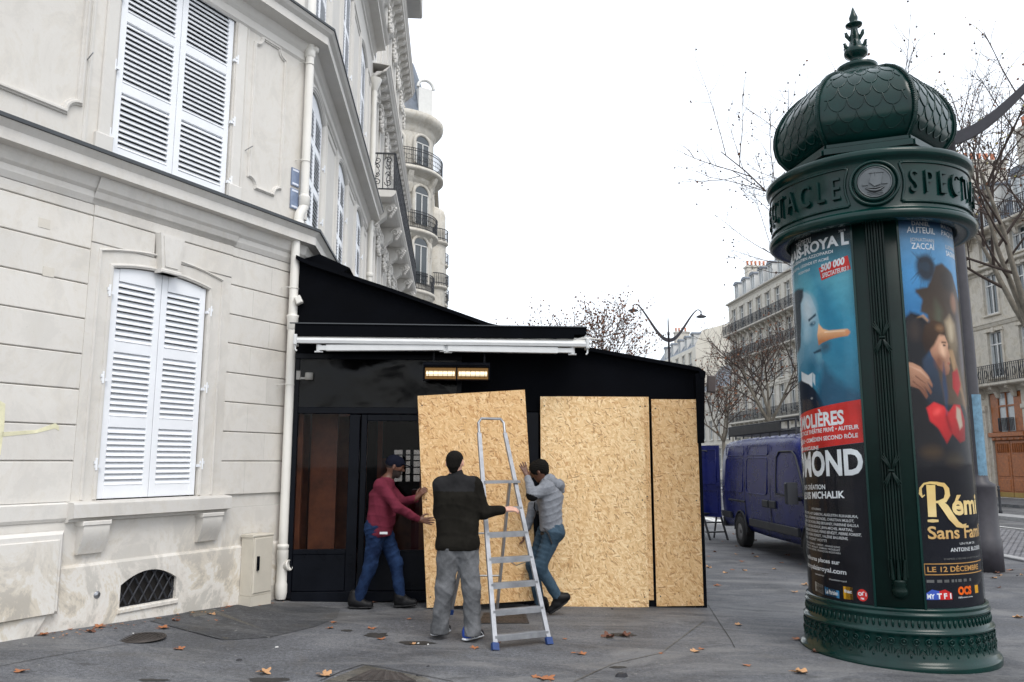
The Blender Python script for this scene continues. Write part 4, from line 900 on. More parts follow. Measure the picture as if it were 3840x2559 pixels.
def paint(par,a0,a1,z0,z1,layers,bg,r,seed=1,step=.0062):
    """halftone-fine printed picture: a grid whose points carry the ink colour"""
    k=RP*PI/180; nx_=int((a1-a0)*k/step); nz_=int((z1-z0)/step); A=np.linspace(a0,a1,nx_+1); Zz=np.linspace(z0,z1,nz_+1); ga,gz_=np.meshgrid(A,Zz); X=ga*k; Y=gz_
    rnd=np.random.RandomState(seed); nse=np.zeros_like(X)
    for sc_,am in ((2,.5),(5,.3),(11,.22),(29,.16),(70,.12)):
        for _ in range(4):
            t=rnd.uniform(0,6.28); nse+=am*.5*np.sin(sc_*(X*math.cos(t)+Y*math.sin(t)*.8)*2+rnd.uniform(0,6.28)+1.4*np.sin(sc_*(X*math.sin(t)-Y*math.cos(t))+rnd.uniform(0,6)))
    t=(Y-z0)/(z1-z0); col_=np.stack([np.interp(t,[b[0] for b in bg],[b[1][q] for b in bg]) for q in range(3)],-1)*(1+.16*nse[...,None])
    for L in layers:
        poly=np.array([(p[0]*k,p[1]) for p in L[0]]); c=L[1]; fe=L[2]; al=L[3] if len(L)>3 else 1; g=L[4] if len(L)>4 else None
        lo=poly.min(0)-fe*2; hi=poly.max(0)+fe*2; m=(X>lo[0])&(X<hi[0])&(Y>lo[1])&(Y<hi[1]); x=X[m];y=Y[m]
        if not len(x): continue
        wob=.010*nse[m]; d=np.full(x.shape,9.); ins=np.zeros(x.shape,bool)
        for i in range(len(poly)):
            p=poly[i];q=poly[(i+1)%len(poly)]; e=q-p; tt=np.clip(((x-p[0])*e[0]+(y-p[1])*e[1])/(e@e+1e-12),0,1); d=np.minimum(d,np.hypot(x-p[0]-tt*e[0],y-p[1]-tt*e[1]))
            cnd=((p[1]>y)!=(q[1]>y)); xi=p[0]+(y-p[1])*(q[0]-p[0])/((q[1]-p[1]) if abs(q[1]-p[1])>1e-9 else 1e-9); ins^=(cnd&(x<xi))
        sd=np.where(ins,-d,d)+wob*min(1,fe*30); a=np.clip(.5-sd/fe,0,1)*al; cc=np.array(c)[None,:]*np.ones((len(x),1))
        if g:
            (u0,v0),(u1,v1),c1=g; u0*=k;u1*=k; w=np.clip(((x-u0)*(u1-u0)+(y-v0)*(v1-v0))/((u1-u0)**2+(v1-v0)**2),0,1)[:,None]; cc=cc*(1-w)+np.array(c1)[None,:]*w
        cc=cc*(1+.14*nse[m][:,None]); col_[m]=col_[m]*(1-a[:,None])+cc*a[:,None]
    az=R(1)*A+BETA; V_=np.stack([r*np.cos(az)[None,:].repeat(nz_+1,0),r*np.sin(az)[None,:].repeat(nz_+1,0),gz_-CZ],-1).reshape(-1,3)
    i=np.arange(nx_)[None,:]; j=np.arange(nz_)[:,None]; b=j*(nx_+1)+i; F=np.stack([b,b+1,b+nx_+2,b+nx_+1],-1).reshape(-1,4)
    me=bpy.data.meshes.new('poster_print'); me.vertices.add(len(V_)); me.vertices.foreach_set('co',V_.astype(np.float32).ravel()); me.loops.add(len(F)*4); me.loops.foreach_set('vertex_index',F.astype(np.int32).ravel()); me.polygons.add(len(F)); me.polygons.foreach_set('loop_start',np.arange(0,len(F)*4,4,dtype=np.int32)); me.polygons.foreach_set('loop_total',np.full(len(F),4,np.int32)); me.update(calc_edges=True)
    at_=me.color_attributes.new('ink','FLOAT_COLOR','POINT'); cl=np.concatenate([np.clip(col_,0,1).reshape(-1,3),np.ones((len(V_),1))],1); at_.data.foreach_set('color',cl.astype(np.float32).ravel())
    me.polygons.foreach_set('use_smooth',np.ones(len(F),bool)); me.materials.append(M['printed']); o=bpy.data.objects.new('poster_print',me); C.objects.link(o); o.parent=par; return o
m,n,l,p=nt('printed paper'); M['printed']=m; vc=n.new('ShaderNodeVertexColor'); vc.layer_name='ink'; l.new(vc.outputs[0],p.inputs['Base Color']); p.inputs['Roughness'].default_value=.5; p.inputs['Specular IOR Level'].default_value=.1
def ell(a,z,ra,rz,rot=0,n=18): 
    k=RP*PI/180; out=[]
    for i in range(n):
        t=2*PI*i/n; x,y=ra*math.cos(t),rz*math.sin(t); out.append((a+(x*math.cos(rot)-y*math.sin(rot))/k,z+x*math.sin(rot)+y*math.cos(rot)))
    return out
# -- left poster
LA,LB=-101.5,-10.6
ink=pc('ink',(.012,.012,.016)); white=pc('white',(.74,.76,.78)); red=pc('red',(.60,.035,.03)); blue=pc('sea blue',(.05,.25,.40),grad=(2.1,4.0,[(0,(.03,.16,.27)),(.35,(.06,.30,.45)),(.7,(.10,.38,.50)),(.86,(.045,.10,.13)),(1,(.02,.03,.035))]))
pl=poster(LA,LB,blue)
art(pl,[[(LA,.345),(LB,.345),(LB,1.845),(LA,1.72)]],ink)
art(pl,[[(LA,1.72),(LB,1.848),(LB,2.257),(LA,2.11)]],red)
# profile of a pale face with a long pointed paper nose
HAIR=(.02,.035,.05); FB1=(.30,.50,.60); FB2=(.04,.20,.32)
paint(pl,LA,LB,2.12,3.99,[
 ([(-45,3.6),(-30,3.35),(-16,2.9),(-22,2.6),(-36,2.75)],(.03,.20,.33),.16,.7),
 ([(-66,3.7),(-52,3.62),(-44,3.40),(-52,3.3)],(.10,.36,.46),.14,.5),
 ([(-101,3.44),(-66,3.44),(-56,3.42),(-48,3.36),(-43,3.22),(-40.5,3.10),(-39.5,3.02),(-40,2.93),(-41,2.85),(-39,2.80),(-40.5,2.765),(-39.5,2.73),(-40,2.69),(-37.8,2.66),(-39,2.60),(-45,2.54),(-52,2.50),(-58,2.40),(-101,2.35)],FB1,.016,1,((-46,3.3),(-60,2.5),FB2)),
 (ell(-52,3.22,.10,.15,.2),(.62,.70,.74),.14,.85),(ell(-55,2.98,.07,.09),(.45,.62,.70),.10,.7),(ell(-43,2.70,.03,.05),(.22,.48,.58),.05,.6),(ell(-50,2.62,.08,.09),(.02,.13,.22),.12,.7),
 ([(-101,3.46),(-66,3.48),(-56,3.45),(-57,3.36),(-61,3.30),(-62,3.1),(-64,2.95),(-66,2.85),(-74,2.8),(-101,2.8)],HAIR,.035),
 (ell(-47,3.055,.045,.026,.1),(.02,.08,.13),.03,.9),(ell(-46,3.06,.016,.010),(.35,.45,.5),.012,.8),([(-52,3.11),(-43,3.16),(-42.6,3.13),(-51,3.085)],(.02,.05,.08),.016,.95),
 ([(-48,2.765),(-40,2.785),(-40,2.76),(-47,2.745)],(.03,.05,.08),.014,.9),(ell(-36,2.80,.06,.05),(.05,.09,.13),.07,.8),(ell(-61,3.0,.020,.045),(.12,.30,.40),.03,.8),
 ([(-41,3.05),(-37,2.985),(-32,2.957),(-24,2.952),(-18,2.95),(-16.4,2.915),(-18,2.88),(-25,2.875),(-32,2.865),(-38,2.845),(-42,2.825),(-43,2.93)],(.86,.50,.27),.010,1,((-30,2.96),(-30,2.86),(.52,.20,.08))),
 ([(-36,2.955),(-20,2.935),(-20,2.93),(-36,2.94)],(.98,.74,.52),.012,.9),(ell(-18,2.915,.022,.026),(.70,.26,.12),.02,.7),
 ([(-101,2.46),(-62,2.52),(-54,2.46),(-47,2.36),(-41,2.24),(-36,2.12),(-101,2.12)],(.015,.025,.045),.02),([(-38,2.62),(-28,2.45),(-12,2.28),(-12,2.12),(-40,2.12),(-46,2.33)],(.03,.09,.16),.09,.8),
 ([(-68,2.60),(-56,2.54),(-50.5,2.56),(-51.5,2.41),(-56,2.45),(-68,2.50)],(.74,.78,.80),.008),([(-50,2.56),(-47.5,2.53),(-48,2.42),(-50.5,2.47)],(.6,.68,.72),.008),(ell(-53,2.30,.02,.01),(.5,.5,.5),.012,.7),
 ],[(0,(.03,.15,.25)),(.2,(.05,.24,.37)),(.5,(.06,.32,.46)),(.72,(.12,.40,.50)),(.84,(.06,.20,.27)),(.93,(.03,.05,.06)),(1,(.02,.025,.03))],RP+.0012,3)
white=pc('white',(.74,.76,.78))
T=lambda *a,**k: col_text(pl,*a,**k)
T('THÉÂTRE DU',-64,-43.5,3.90,3.96,white,bold=.01,keep=(-90,LB)); T('PALAIS-ROYA',-90,-20.5,3.78,3.885,white,bold=.04,tilt=.02,keep=(-90,LB)); T('L',-18.5,-13.2,3.80,3.92,white,bold=.05); T('2019',-20,-15,3.93,3.952,white,bold=.0)
T('DIRECTION SÉBASTIEN AZZOPARDI',-90,-25,3.735,3.765,white,bold=.02); T('PALAIS-ROYAL, LÉGENDE ET ACMÉ',-82,-28.5,3.672,3.70,white,bold=.015); T('PRÉSENTENT',-62,-46,3.61,3.635,white,bold=.01)
art(pl,[[(-37.6,3.61),(-14.6,3.68),(-13,3.54),(-35.6,3.475)]],red,r=RP+.004)
T('500 000',-35.8,-17,3.565,3.635,white,bold=.045,tilt=.035,shear=.15); T('SPECTATEURS !',-34.8,-14.6,3.50,3.545,white,bold=.03,tilt=.03,shear=.1)
T('5 MOLIÈRES',-82,-24.5,1.985,2.115,white,bold=.035,tilt=.045); T('MEILLEUR SPECTACLE THÉÂTRE PRIVÉ • AUTEUR',-98,-14.5,1.905,1.945,white,bold=.025,tilt=.07); T('MISE EN SCÈNE • COMÉDIEN SECOND RÔLE',-95,-15.5,1.825,1.865,white,bold=.025,tilt=.07); T('RÉVÉLATION MASCULINE',-95,-48,1.765,1.80,white,bold=.025,tilt=.02)
T('EDMOND',-96,-13.3,1.50,1.735,white,bold=.035,tilt=.05); T('UNE CRÉATION',-78,-43.5,1.375,1.42,white,bold=.02,tilt=.02); T("D'ALEXIS MICHALIK",-90,-27.5,1.27,1.335,white,bold=.03,tilt=.05)
grey=pc('light print',(.55,.56,.57))
T('AVEC EN ALTERNANCE :',-62,-49,1.185,1.205,grey,bold=.01)
for i,s in enumerate(('JEAN-MICHEL VOVK, ARY GABISON, AUGUSTIN RUHABURA,','ANNA MIHALCEA, CATHERINE ARONDEL, CHRISTIAN MULOT,','KEVIN GARNICHAT, ÉRIC PICHEN, ÉRIQ EBOUANEY, FABIENNE GALULA','JEAN-YVES, JACQUES BOURGAUX, JEAN-MICHEL MARTIAL,','NICOLAS LUMBRERAS, DOUGLAS, PIERRE BÉNÉZIT, PIERRE FOREST,','RÉGIS VALLÉE, SANDRA DORSET, VALÉRIE BAURENS,','EDOUARD, VINCENT VIOTTI')):
    T(s,-90,(-19,-22,-19,-23,-17.5,-27,-45)[i],1.135-i*.042,1.16-i*.042,grey,bold=.02,shear=.2)
for i,s in enumerate(('DÉCORS : JULIETTE AZZOPARDI - LUMIÈRES : ARNAUD JUNG','COSTUMES : MARION - MUSIQUE : ROMAIN TROUILLET','ASSISTANT MISE EN SCÈNE : FRANÇOIS ROSTAIN')): T(s,-88,-33.5,.84-i*.028,.857-i*.028,grey,bold=.01)
T('meilleures places sur',-80,-34.5,.685,.725,white,bold=.02); T('theatrepalaisroyal.com',-88,-29.8,.60,.645,white,bold=.02); T('thpalaisroyal',-45,-30,.53,.545,grey); T('theatrepalaisroyal',-62,-50,.55,.565,grey)
art(pl,[[(-63,.39),(-52,.375),(-52,.465),(-63,.48)]],pc('pale label',(.6,.6,.58))); T('QUARTIERS',-61.5,-53,.415,.435,ink,bold=.01)
art(pl,[[(-50,.38),(-36.5,.37),(-36.5,.44),(-50,.455)]],pc('sky blue',(.06,.28,.55))); T('Le Parisien',-49,-37.5,.395,.435,white,bold=.03)
art(pl,[[(-33,.375),(-26,.375),(-26,.49),(-33,.49)]],pc('amber',(.75,.38,.02))); T('fnac',-32.3,-26.7,.435,.465,white,bold=.03)
art(pl,[[(-19.5+3.6*math.cos(t),.43+.055*math.sin(t)) for t in [2*PI*i/20 for i in range(20)]]],red,r=RP+.0035); T('OÜI',-22.3,-16.7,.425,.455,white,bold=.05); T('FM',-20.6,-18.4,.39,.408,white,bold=.03)
# -- right poster
RA,RB_=18.2,109
night=pc('night sky',(.02,.03,.05),grad=(.4,4.0,[(0,(.012,.014,.02)),(.36,(.012,.015,.022)),(.48,(.02,.022,.03)),(.62,(.05,.05,.06)),(.80,(.07,.26,.50)),(.94,(.16,.38,.60)),(1,(.05,.13,.22))]))
pr_=poster(RA,RB_,night)
U=lambda *a,**k: col_text(pr_,*a,**k)
brown=pc('brown coat',(.035,.025,.020)); dk=pc('dark figure',(.018,.018,.022)); skin=pc('warm skin',(.50,.26,.16)); scarf=pc('red scarf',(.55,.02,.02)); fur=pc('fur',(.28,.20,.12)); hairc=pc('hair',(.10,.05,.02))
random.seed(2)
DK=(.012,.012,.016); BR=(.045,.03,.022); SK=(.60,.34,.22); SK2=(.20,.08,.05)
feath=[]
for i in range(34):
    a_=R(-150+i*8.6); L_=.19+random.uniform(-.04,.05); ca_,sa_=math.cos(a_),math.sin(a_); feath.append(([(38+4*ca_-.6*sa_,3.53+.05*sa_+.012*ca_),(38+L_*62*ca_,3.53+L_*sa_-.03),(38+4*ca_+.6*sa_,3.53+.05*sa_-.012*ca_)],(.03,.035,.05),.018,.9))
paint(pr_,RA,RB_,.36,3.99,feath+[
 (ell(38,3.52,.11,.13),(.02,.025,.035),.05,.95),
 ([(36,3.05),(31,3.08),(33,3.2),(28.5,3.27),(28.5,3.30),(38,3.325),(42,3.42),(47,3.55),(54,3.58),(66,3.5),(78,3.3),(109,3.0),(109,2.2),(45,2.2)],BR,.03,1,((40,3.4),(60,2.6),(.09,.06,.04))),
 (ell(60,3.42,.13,.10),(.03,.022,.018),.06,.9),(ell(66,3.20,.06,.09),(.34,.17,.10),.06,.7),([(70,3.1),(80,3.0),(84,2.6),(72,2.5)],(.10,.09,.12),.10,.8),([(44,3.2),(50,3.1),(47,2.9),(42,3.0)],(.09,.11,.07),.08,.6),
 ([(18,3.02),(24,3.08),(30,3.06),(36,3.0),(42,2.9),(46,2.84),(38,2.8),(36,2.7),(30,2.62),(29,2.3),(40,1.8),(60,1.7),(109,1.6),(109,1.2),(18,1.2)],DK,.04,1),
 ([(28,3.02),(33,3.06),(37,3.0),(36,2.98),(32,3.03)],(.45,.25,.10),.02,.8),(ell(26,2.9,.06,.10),(.05,.035,.03),.08,.8),
 ([(38,2.86),(44,2.90),(50,2.86),(53,2.78),(52.3,2.735),(55,2.67),(53,2.645),(53.8,2.60),(52.4,2.575),(53,2.545),(51,2.49),(47,2.47),(42,2.56),(37,2.66),(35,2.75)],SK,.014,1,((50,2.8),(38,2.55),SK2)),
 (ell(47,2.72,.035,.06,.2),(.80,.52,.36),.06,.8),(ell(43,2.60,.05,.06),(.16,.06,.035),.07,.75),(ell(49,2.765,.018,.008),(.05,.02,.015),.012,.9),([(46.5,2.80),(51,2.80),(51,2.79),(46.5,2.785)],(.10,.04,.02),.012,.9),(ell(52,2.59,.016,.007),(.35,.08,.06),.010,.9),(ell(40,2.72,.016,.028),(.42,.20,.13),.015,.9),
 ([(30,2.80),(33,2.95),(40,3.01),(48,2.99),(52,2.90),(49,2.865),(45,2.86),(42,2.80),(40,2.76),(37,2.72),(33,2.68)],(.06,.03,.015),.03,1,((44,2.98),(36,2.75),(.025,.012,.008))),(ell(46,2.93,.05,.03),(.28,.15,.07),.05,.7),
 ([(52,3.0),(58,3.06),(64,2.98),(66,2.8),(62,2.66),(57,2.68),(54,2.82)],(.42,.33,.22),.06,.95,((56,3.0),(64,2.7),(.16,.11,.06))),(ell(58,2.90,.03,.08),(.62,.52,.38),.05,.6),
 ([(54,2.72),(58,2.72),(70,2.3),(74,2.18),(64,2.36),(57,2.55)],(.40,.25,.13),.03),([(60,2.6),(66,2.5),(76,2.1),(68,2.2)],(.22,.13,.07),.04,.8),
 ([(18,2.60),(23,2.585),(28,2.55),(33,2.47),(36,2.38),(35.5,2.35),(32,2.41),(35,2.31),(34,2.285),(29.5,2.37),(32,2.27),(30.5,2.245),(26,2.34),(18,2.38)],(.56,.30,.19),.012,1,((26,2.58),(26,2.3),(.20,.08,.05))),([(20,2.56),(28,2.52),(33,2.44),(28,2.50)],(.75,.48,.34),.02,.7),([(24,2.47),(31,2.39),(31,2.385),(24,2.455)],(.12,.04,.03),.008,.8),([(22,2.42),(29,2.33),(29,2.325),(22,2.405)],(.12,.04,.03),.008,.8),
 ([(30,2.16),(36,2.22),(44,2.18),(48,2.12),(54,2.2),(62,2.2),(68,2.05),(66,1.86),(58,1.84),(50,1.92),(44,1.83),(38,1.97),(32,2.04)],(.62,.03,.035),.02,1,((40,2.15),(56,1.85),(.22,.008,.012))),(ell(38,2.13,.05,.03,.5),(.80,.10,.09),.04,.7),(ell(47,2.02,.02,.09,.3),(.20,.005,.01),.04,.8),
 ([(56,2.5),(62,2.54),(66,2.4),(60,2.28),(55,2.36)],(.42,.02,.025),.03),([(57,2.18),(62,2.16),(63.5,2.0),(59,1.96),(56,2.08)],(.45,.40,.32),.03,.9),
 (ell(32,1.75,.10,.05),(.10,.06,.03),.10,.6),(ell(52,1.68,.12,.05),(.07,.05,.03),.12,.6),([(44,2.4),(47,2.6),(49,2.3),(46,2.1)],(.02,.05,.12),.03,.8)],
 [(0,(.010,.011,.017)),(.31,(.010,.011,.017)),(0.486,(.015,.018,.025)),(0.623,(.03,.05,.09)),(0.739,(.03,.16,.36)),(0.863,(.07,.26,.50)),(0.945,(.12,.28,.46)),(1,(.03,.06,.12))],RP+.0012,7)
U('DANIEL',29.5,44,3.935,3.975,grey,bold=.01); U('AUTEUIL',25.5,48.6,3.86,3.92,white,bold=.01); U('JONATHAN',27.3,47,3.775,3.81,grey,bold=.01); U('ZACCAÏ',28,47,3.70,3.76,white,bold=.01); U('MALOOM',56,76,3.94,3.98,grey); U('PAQUIN',56,78,3.87,3.92,white); U('LUDIVINE',60,78,3.74,3.78,grey); U('SAGNIER',60,80,3.67,3.72,white)
gold=pc('gold',(.72,.50,.20),grad=(.9,1.5,[(0,(.55,.30,.10)),(.5,(.80,.62,.30)),(1,(.72,.50,.18))]))
# drawn swash capital R
def stroke(pts,w):  # variable width ribbon in (deg,z); w in metres
    P=[Vector((a*RP*PI/180,z)) for a,z in pts]; out=[]; L=[];Rr=[]
    for i,p in enumerate(P):
        d=(P[min(i+1,len(P)-1)]-P[max(i-1,0)]).normalized(); nn=Vector((-d.y,d.x))*w[i]/2; L.append(p+nn); Rr.append(p-nn)
    for i in range(len(P)-1): out.append([(q.x*180/PI/RP,q.y) for q in (L[i],L[i+1],Rr[i+1],Rr[i])])
    return out
sw=stroke([(24,1.36),(22.3,1.34),(21.2,1.37),(21.5,1.42),(24,1.46),(28,1.47),(33,1.465),(38,1.45)],[.008,.02,.03,.022,.018,.022,.028,.03])
sw+=stroke([(28.5,1.45),(28.2,1.30),(28,1.16)],[.085,.08,.08])+stroke([(24.5,1.125),(28,1.125),(32,1.125)],[.02,.03,.02])
sw+=stroke([(33,1.46),(38,1.45),(40.2,1.41),(40.4,1.36),(38,1.31),(33,1.295),(30,1.295)],[.03,.04,.055,.06,.045,.025,.018])
sw+=stroke([(34,1.295),(38,1.24),(42,1.16),(47,1.09),(52,1.07),(56,1.09)],[.05,.075,.075,.06,.035,.008])
art(pr_,sw,gold,r=RP+.006)
U('ém',43.5,72,1.18,1.36,gold,bold=.03,r=RP+.0065); U('i',74,79,1.18,1.36,gold,bold=.03)
U('Sans Famille',24,92,.965,1.075,gold,bold=.02,r=RP+.0058); U('UN FILM DE',48,66,.905,.925,grey); U('ANTOINE BLOSSIER',39.5,78,.845,.88,white,bold=.01); U("D'APRÈS L'ŒUVRE D'HECTOR MALOT",34,75,.775,.79,pc('dim print',(.14,.14,.14)))
art(pr_,stroke([(20.2,.74),(80,.74)],[.008]*2)+stroke([(20.2,.645),(80,.645)],[.008]*2)+stroke([(20.2,.74),(20.2,.645)],[.008]*2),gold); U('LE 12 DÉCEMBRE',22,69,.67,.715,gold,bold=.02)
for i,(a,w) in enumerate(((21,5),(28,3.4),(33,3.6),(38.5,2),(41.5,1.4),(44,3),(49,3),(55,2))): art(pr_,[[(a,.575),(a+w,.575),(a+w,.60),(a,.60)]],pc('dim print',(.14,.14,.14)))
art(pr_,[[(20,.425),(29,.425),(29,.50),(24,.515),(20,.48)]],pc('royal blue',(.05,.10,.45))); art(pr_,[[(29,.425),(38,.425),(38,.48),(33,.515),(29,.50)]],scarf); U('MY',20.6,25.6,.435,.475,white,bold=.04); U('T F 1',27,37.3,.435,.48,white,bold=.04)
U('OCS',43,56,.465,.53,pc('orange',(.80,.13,.01)),bold=.06); U('100% cinéma séries',43,57,.432,.446,white)
art(pr_,[[(61,.46),(66,.46),(66,.53),(61,.53)]],pc('amber',(.75,.38,.02)))
art(poster(138.2,229,white),[[(140,.5),(227,.5),(227,3.8),(140,3.8)]],grey)
# acrylic shells over the posters
for a0,a1 in ((LA,LB),(RA,RB_),(138.2,229)):
    mb=MB(); cyl_sheet(mb,a0,a1,.345,4.0,.80); mb.build('acrylic_cover',M['column_glass'],col)
# crown band
ring([(.78,4.03),(.80,3.98),(.86,3.955),(.955,3.95),(.99,3.955),(1.012,3.975),(1.02,4.0),(1.02,4.03),(1.005,4.045),(.985,4.055),(.975,4.075),(.975,4.53),(.985,4.555),(1.005,4.565),(1.02,4.58),(1.028,4.61),(1.02,4.64),(1.0,4.655),(.9,4.67),(.70,4.70)],'crown_band')
for z in (4.115,4.505):
  for k_ in range(3):
    c0=4.9+k_*120; mb=MB(); mb.tube([cp(c0+14+(92)*i/24,.979,Z(z)) for i in range(25)],.012,6); mb.build('band_bead',M['green'],col)
# lettering and medallions
for k_ in range(3):
    c0=4.9+k_*120
    col_text(col,'S P E C T A C L E',c0+18.5,c0+102,4.205,4.43,M['green'],bold=.0,r=.992,extr=.022,name='raised_lettering')
    mM=Matrix.Translation(cp(c0,.972,Z(4.315)))@Matrix.Rotation(ca(c0),4,'Z')@Matrix.Rotation(R(90),4,'Y')
    mb=MB(mM); mb.lathe([(0,.03),(.155,.03),(.160,.037),(.175,.037),(.185,.02),(.188,-.01)],40)
    mb.tube([(.215*math.cos(t),.215*math.sin(t),.012) for t in [2*PI*i/40 for i in range(40)]],.016,8,closed=True); md=mb.build('medallion',M['medal' if 0 else 'green'],col)
    # ship under sail, in relief (local: -x is up, y to the right)
    s=MB(mM); s.lathe([(0,.034),(.154,.034)],36)
    s.tube([(0.055,-.085,.04),(.08,-.04,.044),(.09,0,.046),(.08,.04,.044),(.055,.085,.04)],[.004,.012,.014,.012,.004],6); s.tube([(.05,-.075,.04),(.065,0,.046),(.05,.075,.04)],.007,5)
    s.tube([(.06,0,.04),(-.10,.01,.04)],.004,5); s.add([(-.09,-.02,.04),(-.085,.075,.04),(.03,.05,.052),(.045,-.005,.05),(.0,-.05,.046)],[(0,1,2,3,4)]); s.tube([(-.092,-.045,.042),(-.088,.085,.042)],.004,5)
    for q in (-1,1): s.box((.01,q*.085-.025,.036),(.028,q*.085+.025,.046))
    for w in (.095,.112,.127): s.tube([(w+.004*math.sin(i*1.3),-.07+.014*i,.038) for i in range(11)],.0025,4)
    s.tube([(.148*math.cos(t),.148*math.sin(t),.036) for t in [2*PI*i/36 for i in range(36)]],.006,6,closed=True)
    s.build('ship_relief',M['medal'],md)
    for q in (-1,1):
        mb=MB(); mb.tube([cp(c0+q*(15.5),.98,Z(4.505)),cp(c0+q*13.6,.98,Z(4.49)),cp(c0+q*14.2,.98,Z(4.45)),cp(c0+q*15.2,.98,Z(4.39)),cp(c0+q*15.6,.98,Z(4.315)),cp(c0+q*15.2,.98,Z(4.24)),cp(c0+q*14.2,.98,Z(4.17)),cp(c0+q*13.6,.98,Z(4.13)),cp(c0+q*15.5,.98,Z(4.115))],.013,8); mb.build('scroll_bracket',M['green'],col)
# dome: six lobes between roped ribs
def hexr(th):  # rounded hexagon factor, corner = 1 at ribs
    t=((th+30)%60)-30; flat=math.cos(R(30))/math.cos(R(30-abs(30-abs(t))*0+0)) if 0 else 1
    e=abs(((th)%60)-30)      # 30 at ribs, 0 mid facet
    return (math.cos(R(30))/math.cos(R(e)))*.9+.1
domep=[(.80,4.70),(.79,4.80),(.70,4.83),(.70,4.87),(.755,4.88),(.80,4.93),(.855,5.0),(.885,5.08),(.897,5.17),(.890,5.27),(.860,5.38),(.80,5.49),(.72,5.59),(.62,5.675),(.50,5.745),(.38,5.79),(.30,5.81),(.26,5.83)]
A0=3.8-30   # a rib
mb=MB(); NN=96; vs=[]
for r,z in domep:
    for k_ in range(NN):
        th=360*k_/NN; vs.append(cp(A0+th,r*hexr(th),Z(z)))
mb.add(vs,[(i*NN+k_,i*NN+(k_+1)%NN,(i+1)*NN+(k_+1)%NN,(i+1)*NN+k_) for i in range(len(domep)-1) for k_ in range(NN)],0,True); dome=mb.build('dome',M['green'],col)
def dome_pt(th,u,out=0):   # u index along domep
    i=min(int(u),len(domep)-2); f_=u-i; r=domep[i][0]*(1-f_)+domep[i+1][0]*f_; z=domep[i][1]*(1-f_)+domep[i+1][1]*f_
    dr=domep[i+1][0]-domep[i][0]; dz=domep[i+1][1]-domep[i][1]; L=math.hypot(dr,dz) or 1
    return cp(A0+th,r*hexr(th)+out*dz/L,Z(z)-out*dr/L)
for k_ in range(6):
    mb=MB(); P=[]
    for i in range(60): P.append(dome_pt(60*k_,4+12.6*i/59,.006))
    mb.tube(P,.018,8)
    for i in range(0,59): 
        p=P[i]; d=(P[i+1]-P[i]).normalized(); s=cp(A0+60*k_+90,1,0); a_=(d*.9+s*.9).normalized()
        mb.tube([p-a_*.022+(p-Vector((0,0,p.z))).normalized()*.010,p+a_*.022+(p-Vector((0,0,p.z))).normalized()*.010],.010,5)
    mb.build('roped_rib',M['green'],dome)
    # overlapping scales: each one a raised scalloped rim on the lobe
    rows=7
    for j in range(rows):
        u=6.9+j*1.35; cnt=5
        for c_ in range(cnt+1):
            th0=60*k_+60*(c_+(.5 if j%2 else 0))/cnt; hw=60/cnt/2
            P=[]
            for a_,b_ in ((-.985,-.30),(-.96,-.55),(-.87,-.92),(-.66,-1.3),(-.35,-1.55),(0,-1.65),(.35,-1.55),(.66,-1.3),(.87,-.92),(.96,-.55),(.985,-.30)):
                th_=th0+hw*a_
                if 60*k_+2.2<th_<60*k_+57.8 and u+b_<16.4: P.append(dome_pt(th_,max(4.5,u+b_),.002))
            if len(P)<4: continue
            mb=MB(); mb.tube(P,.0075,5,flat=.6); mb.build('scale',M['green'],dome)
for k_ in range(6):   # hexagonal collar under the dome
    mb=MB(); mb.bar(cp(A0+60*k_,.82,Z(4.78)),cp(A0+60*k_+60,.82,Z(4.78)),.05,.06); mb.bar(cp(A0+60*k_,.76,Z(4.85)),cp(A0+60*k_+60,.76,Z(4.85)),.05,.035); mb.build('dome_collar',M['green'],dome)
fin=ring([(.30,5.80),(.27,5.83),(.26,5.86),(.20,5.87),(.17,5.90),(.21,5.93),(.215,5.97),(.15,6.0),(.08,6.03),(.06,6.06),(.075,6.09),(.118,6.12),(.125,6.16),(.11,6.20),(.07,6.24),(.055,6.30),(.06,6.34),(.045,6.38),(.035,6.44),(.04,6.46),(.085,6.475),(.09,6.49),(.05,6.50),(.035,6.515),(.045,6.55),(.047,6.575),(.03,6.62),(.012,6.68),(.0,6.705)],'finial',n=28)
for zz,rr,nn_ in ((6.22,.10,6),(6.36,.075,5)):
    for i in range(nn_):
        a_=360*i/nn_; mb=MB(); mb.tube([cp(a_,rr*.7,Z(zz-.06)),cp(a_,rr*1.15,Z(zz)),cp(a_,rr*1.25,Z(zz+.035)),cp(a_,rr*1.45,Z(zz+.03))],[.012,.022,.014,.004],6); mb.build('finial_leaf',M['green'],fin)
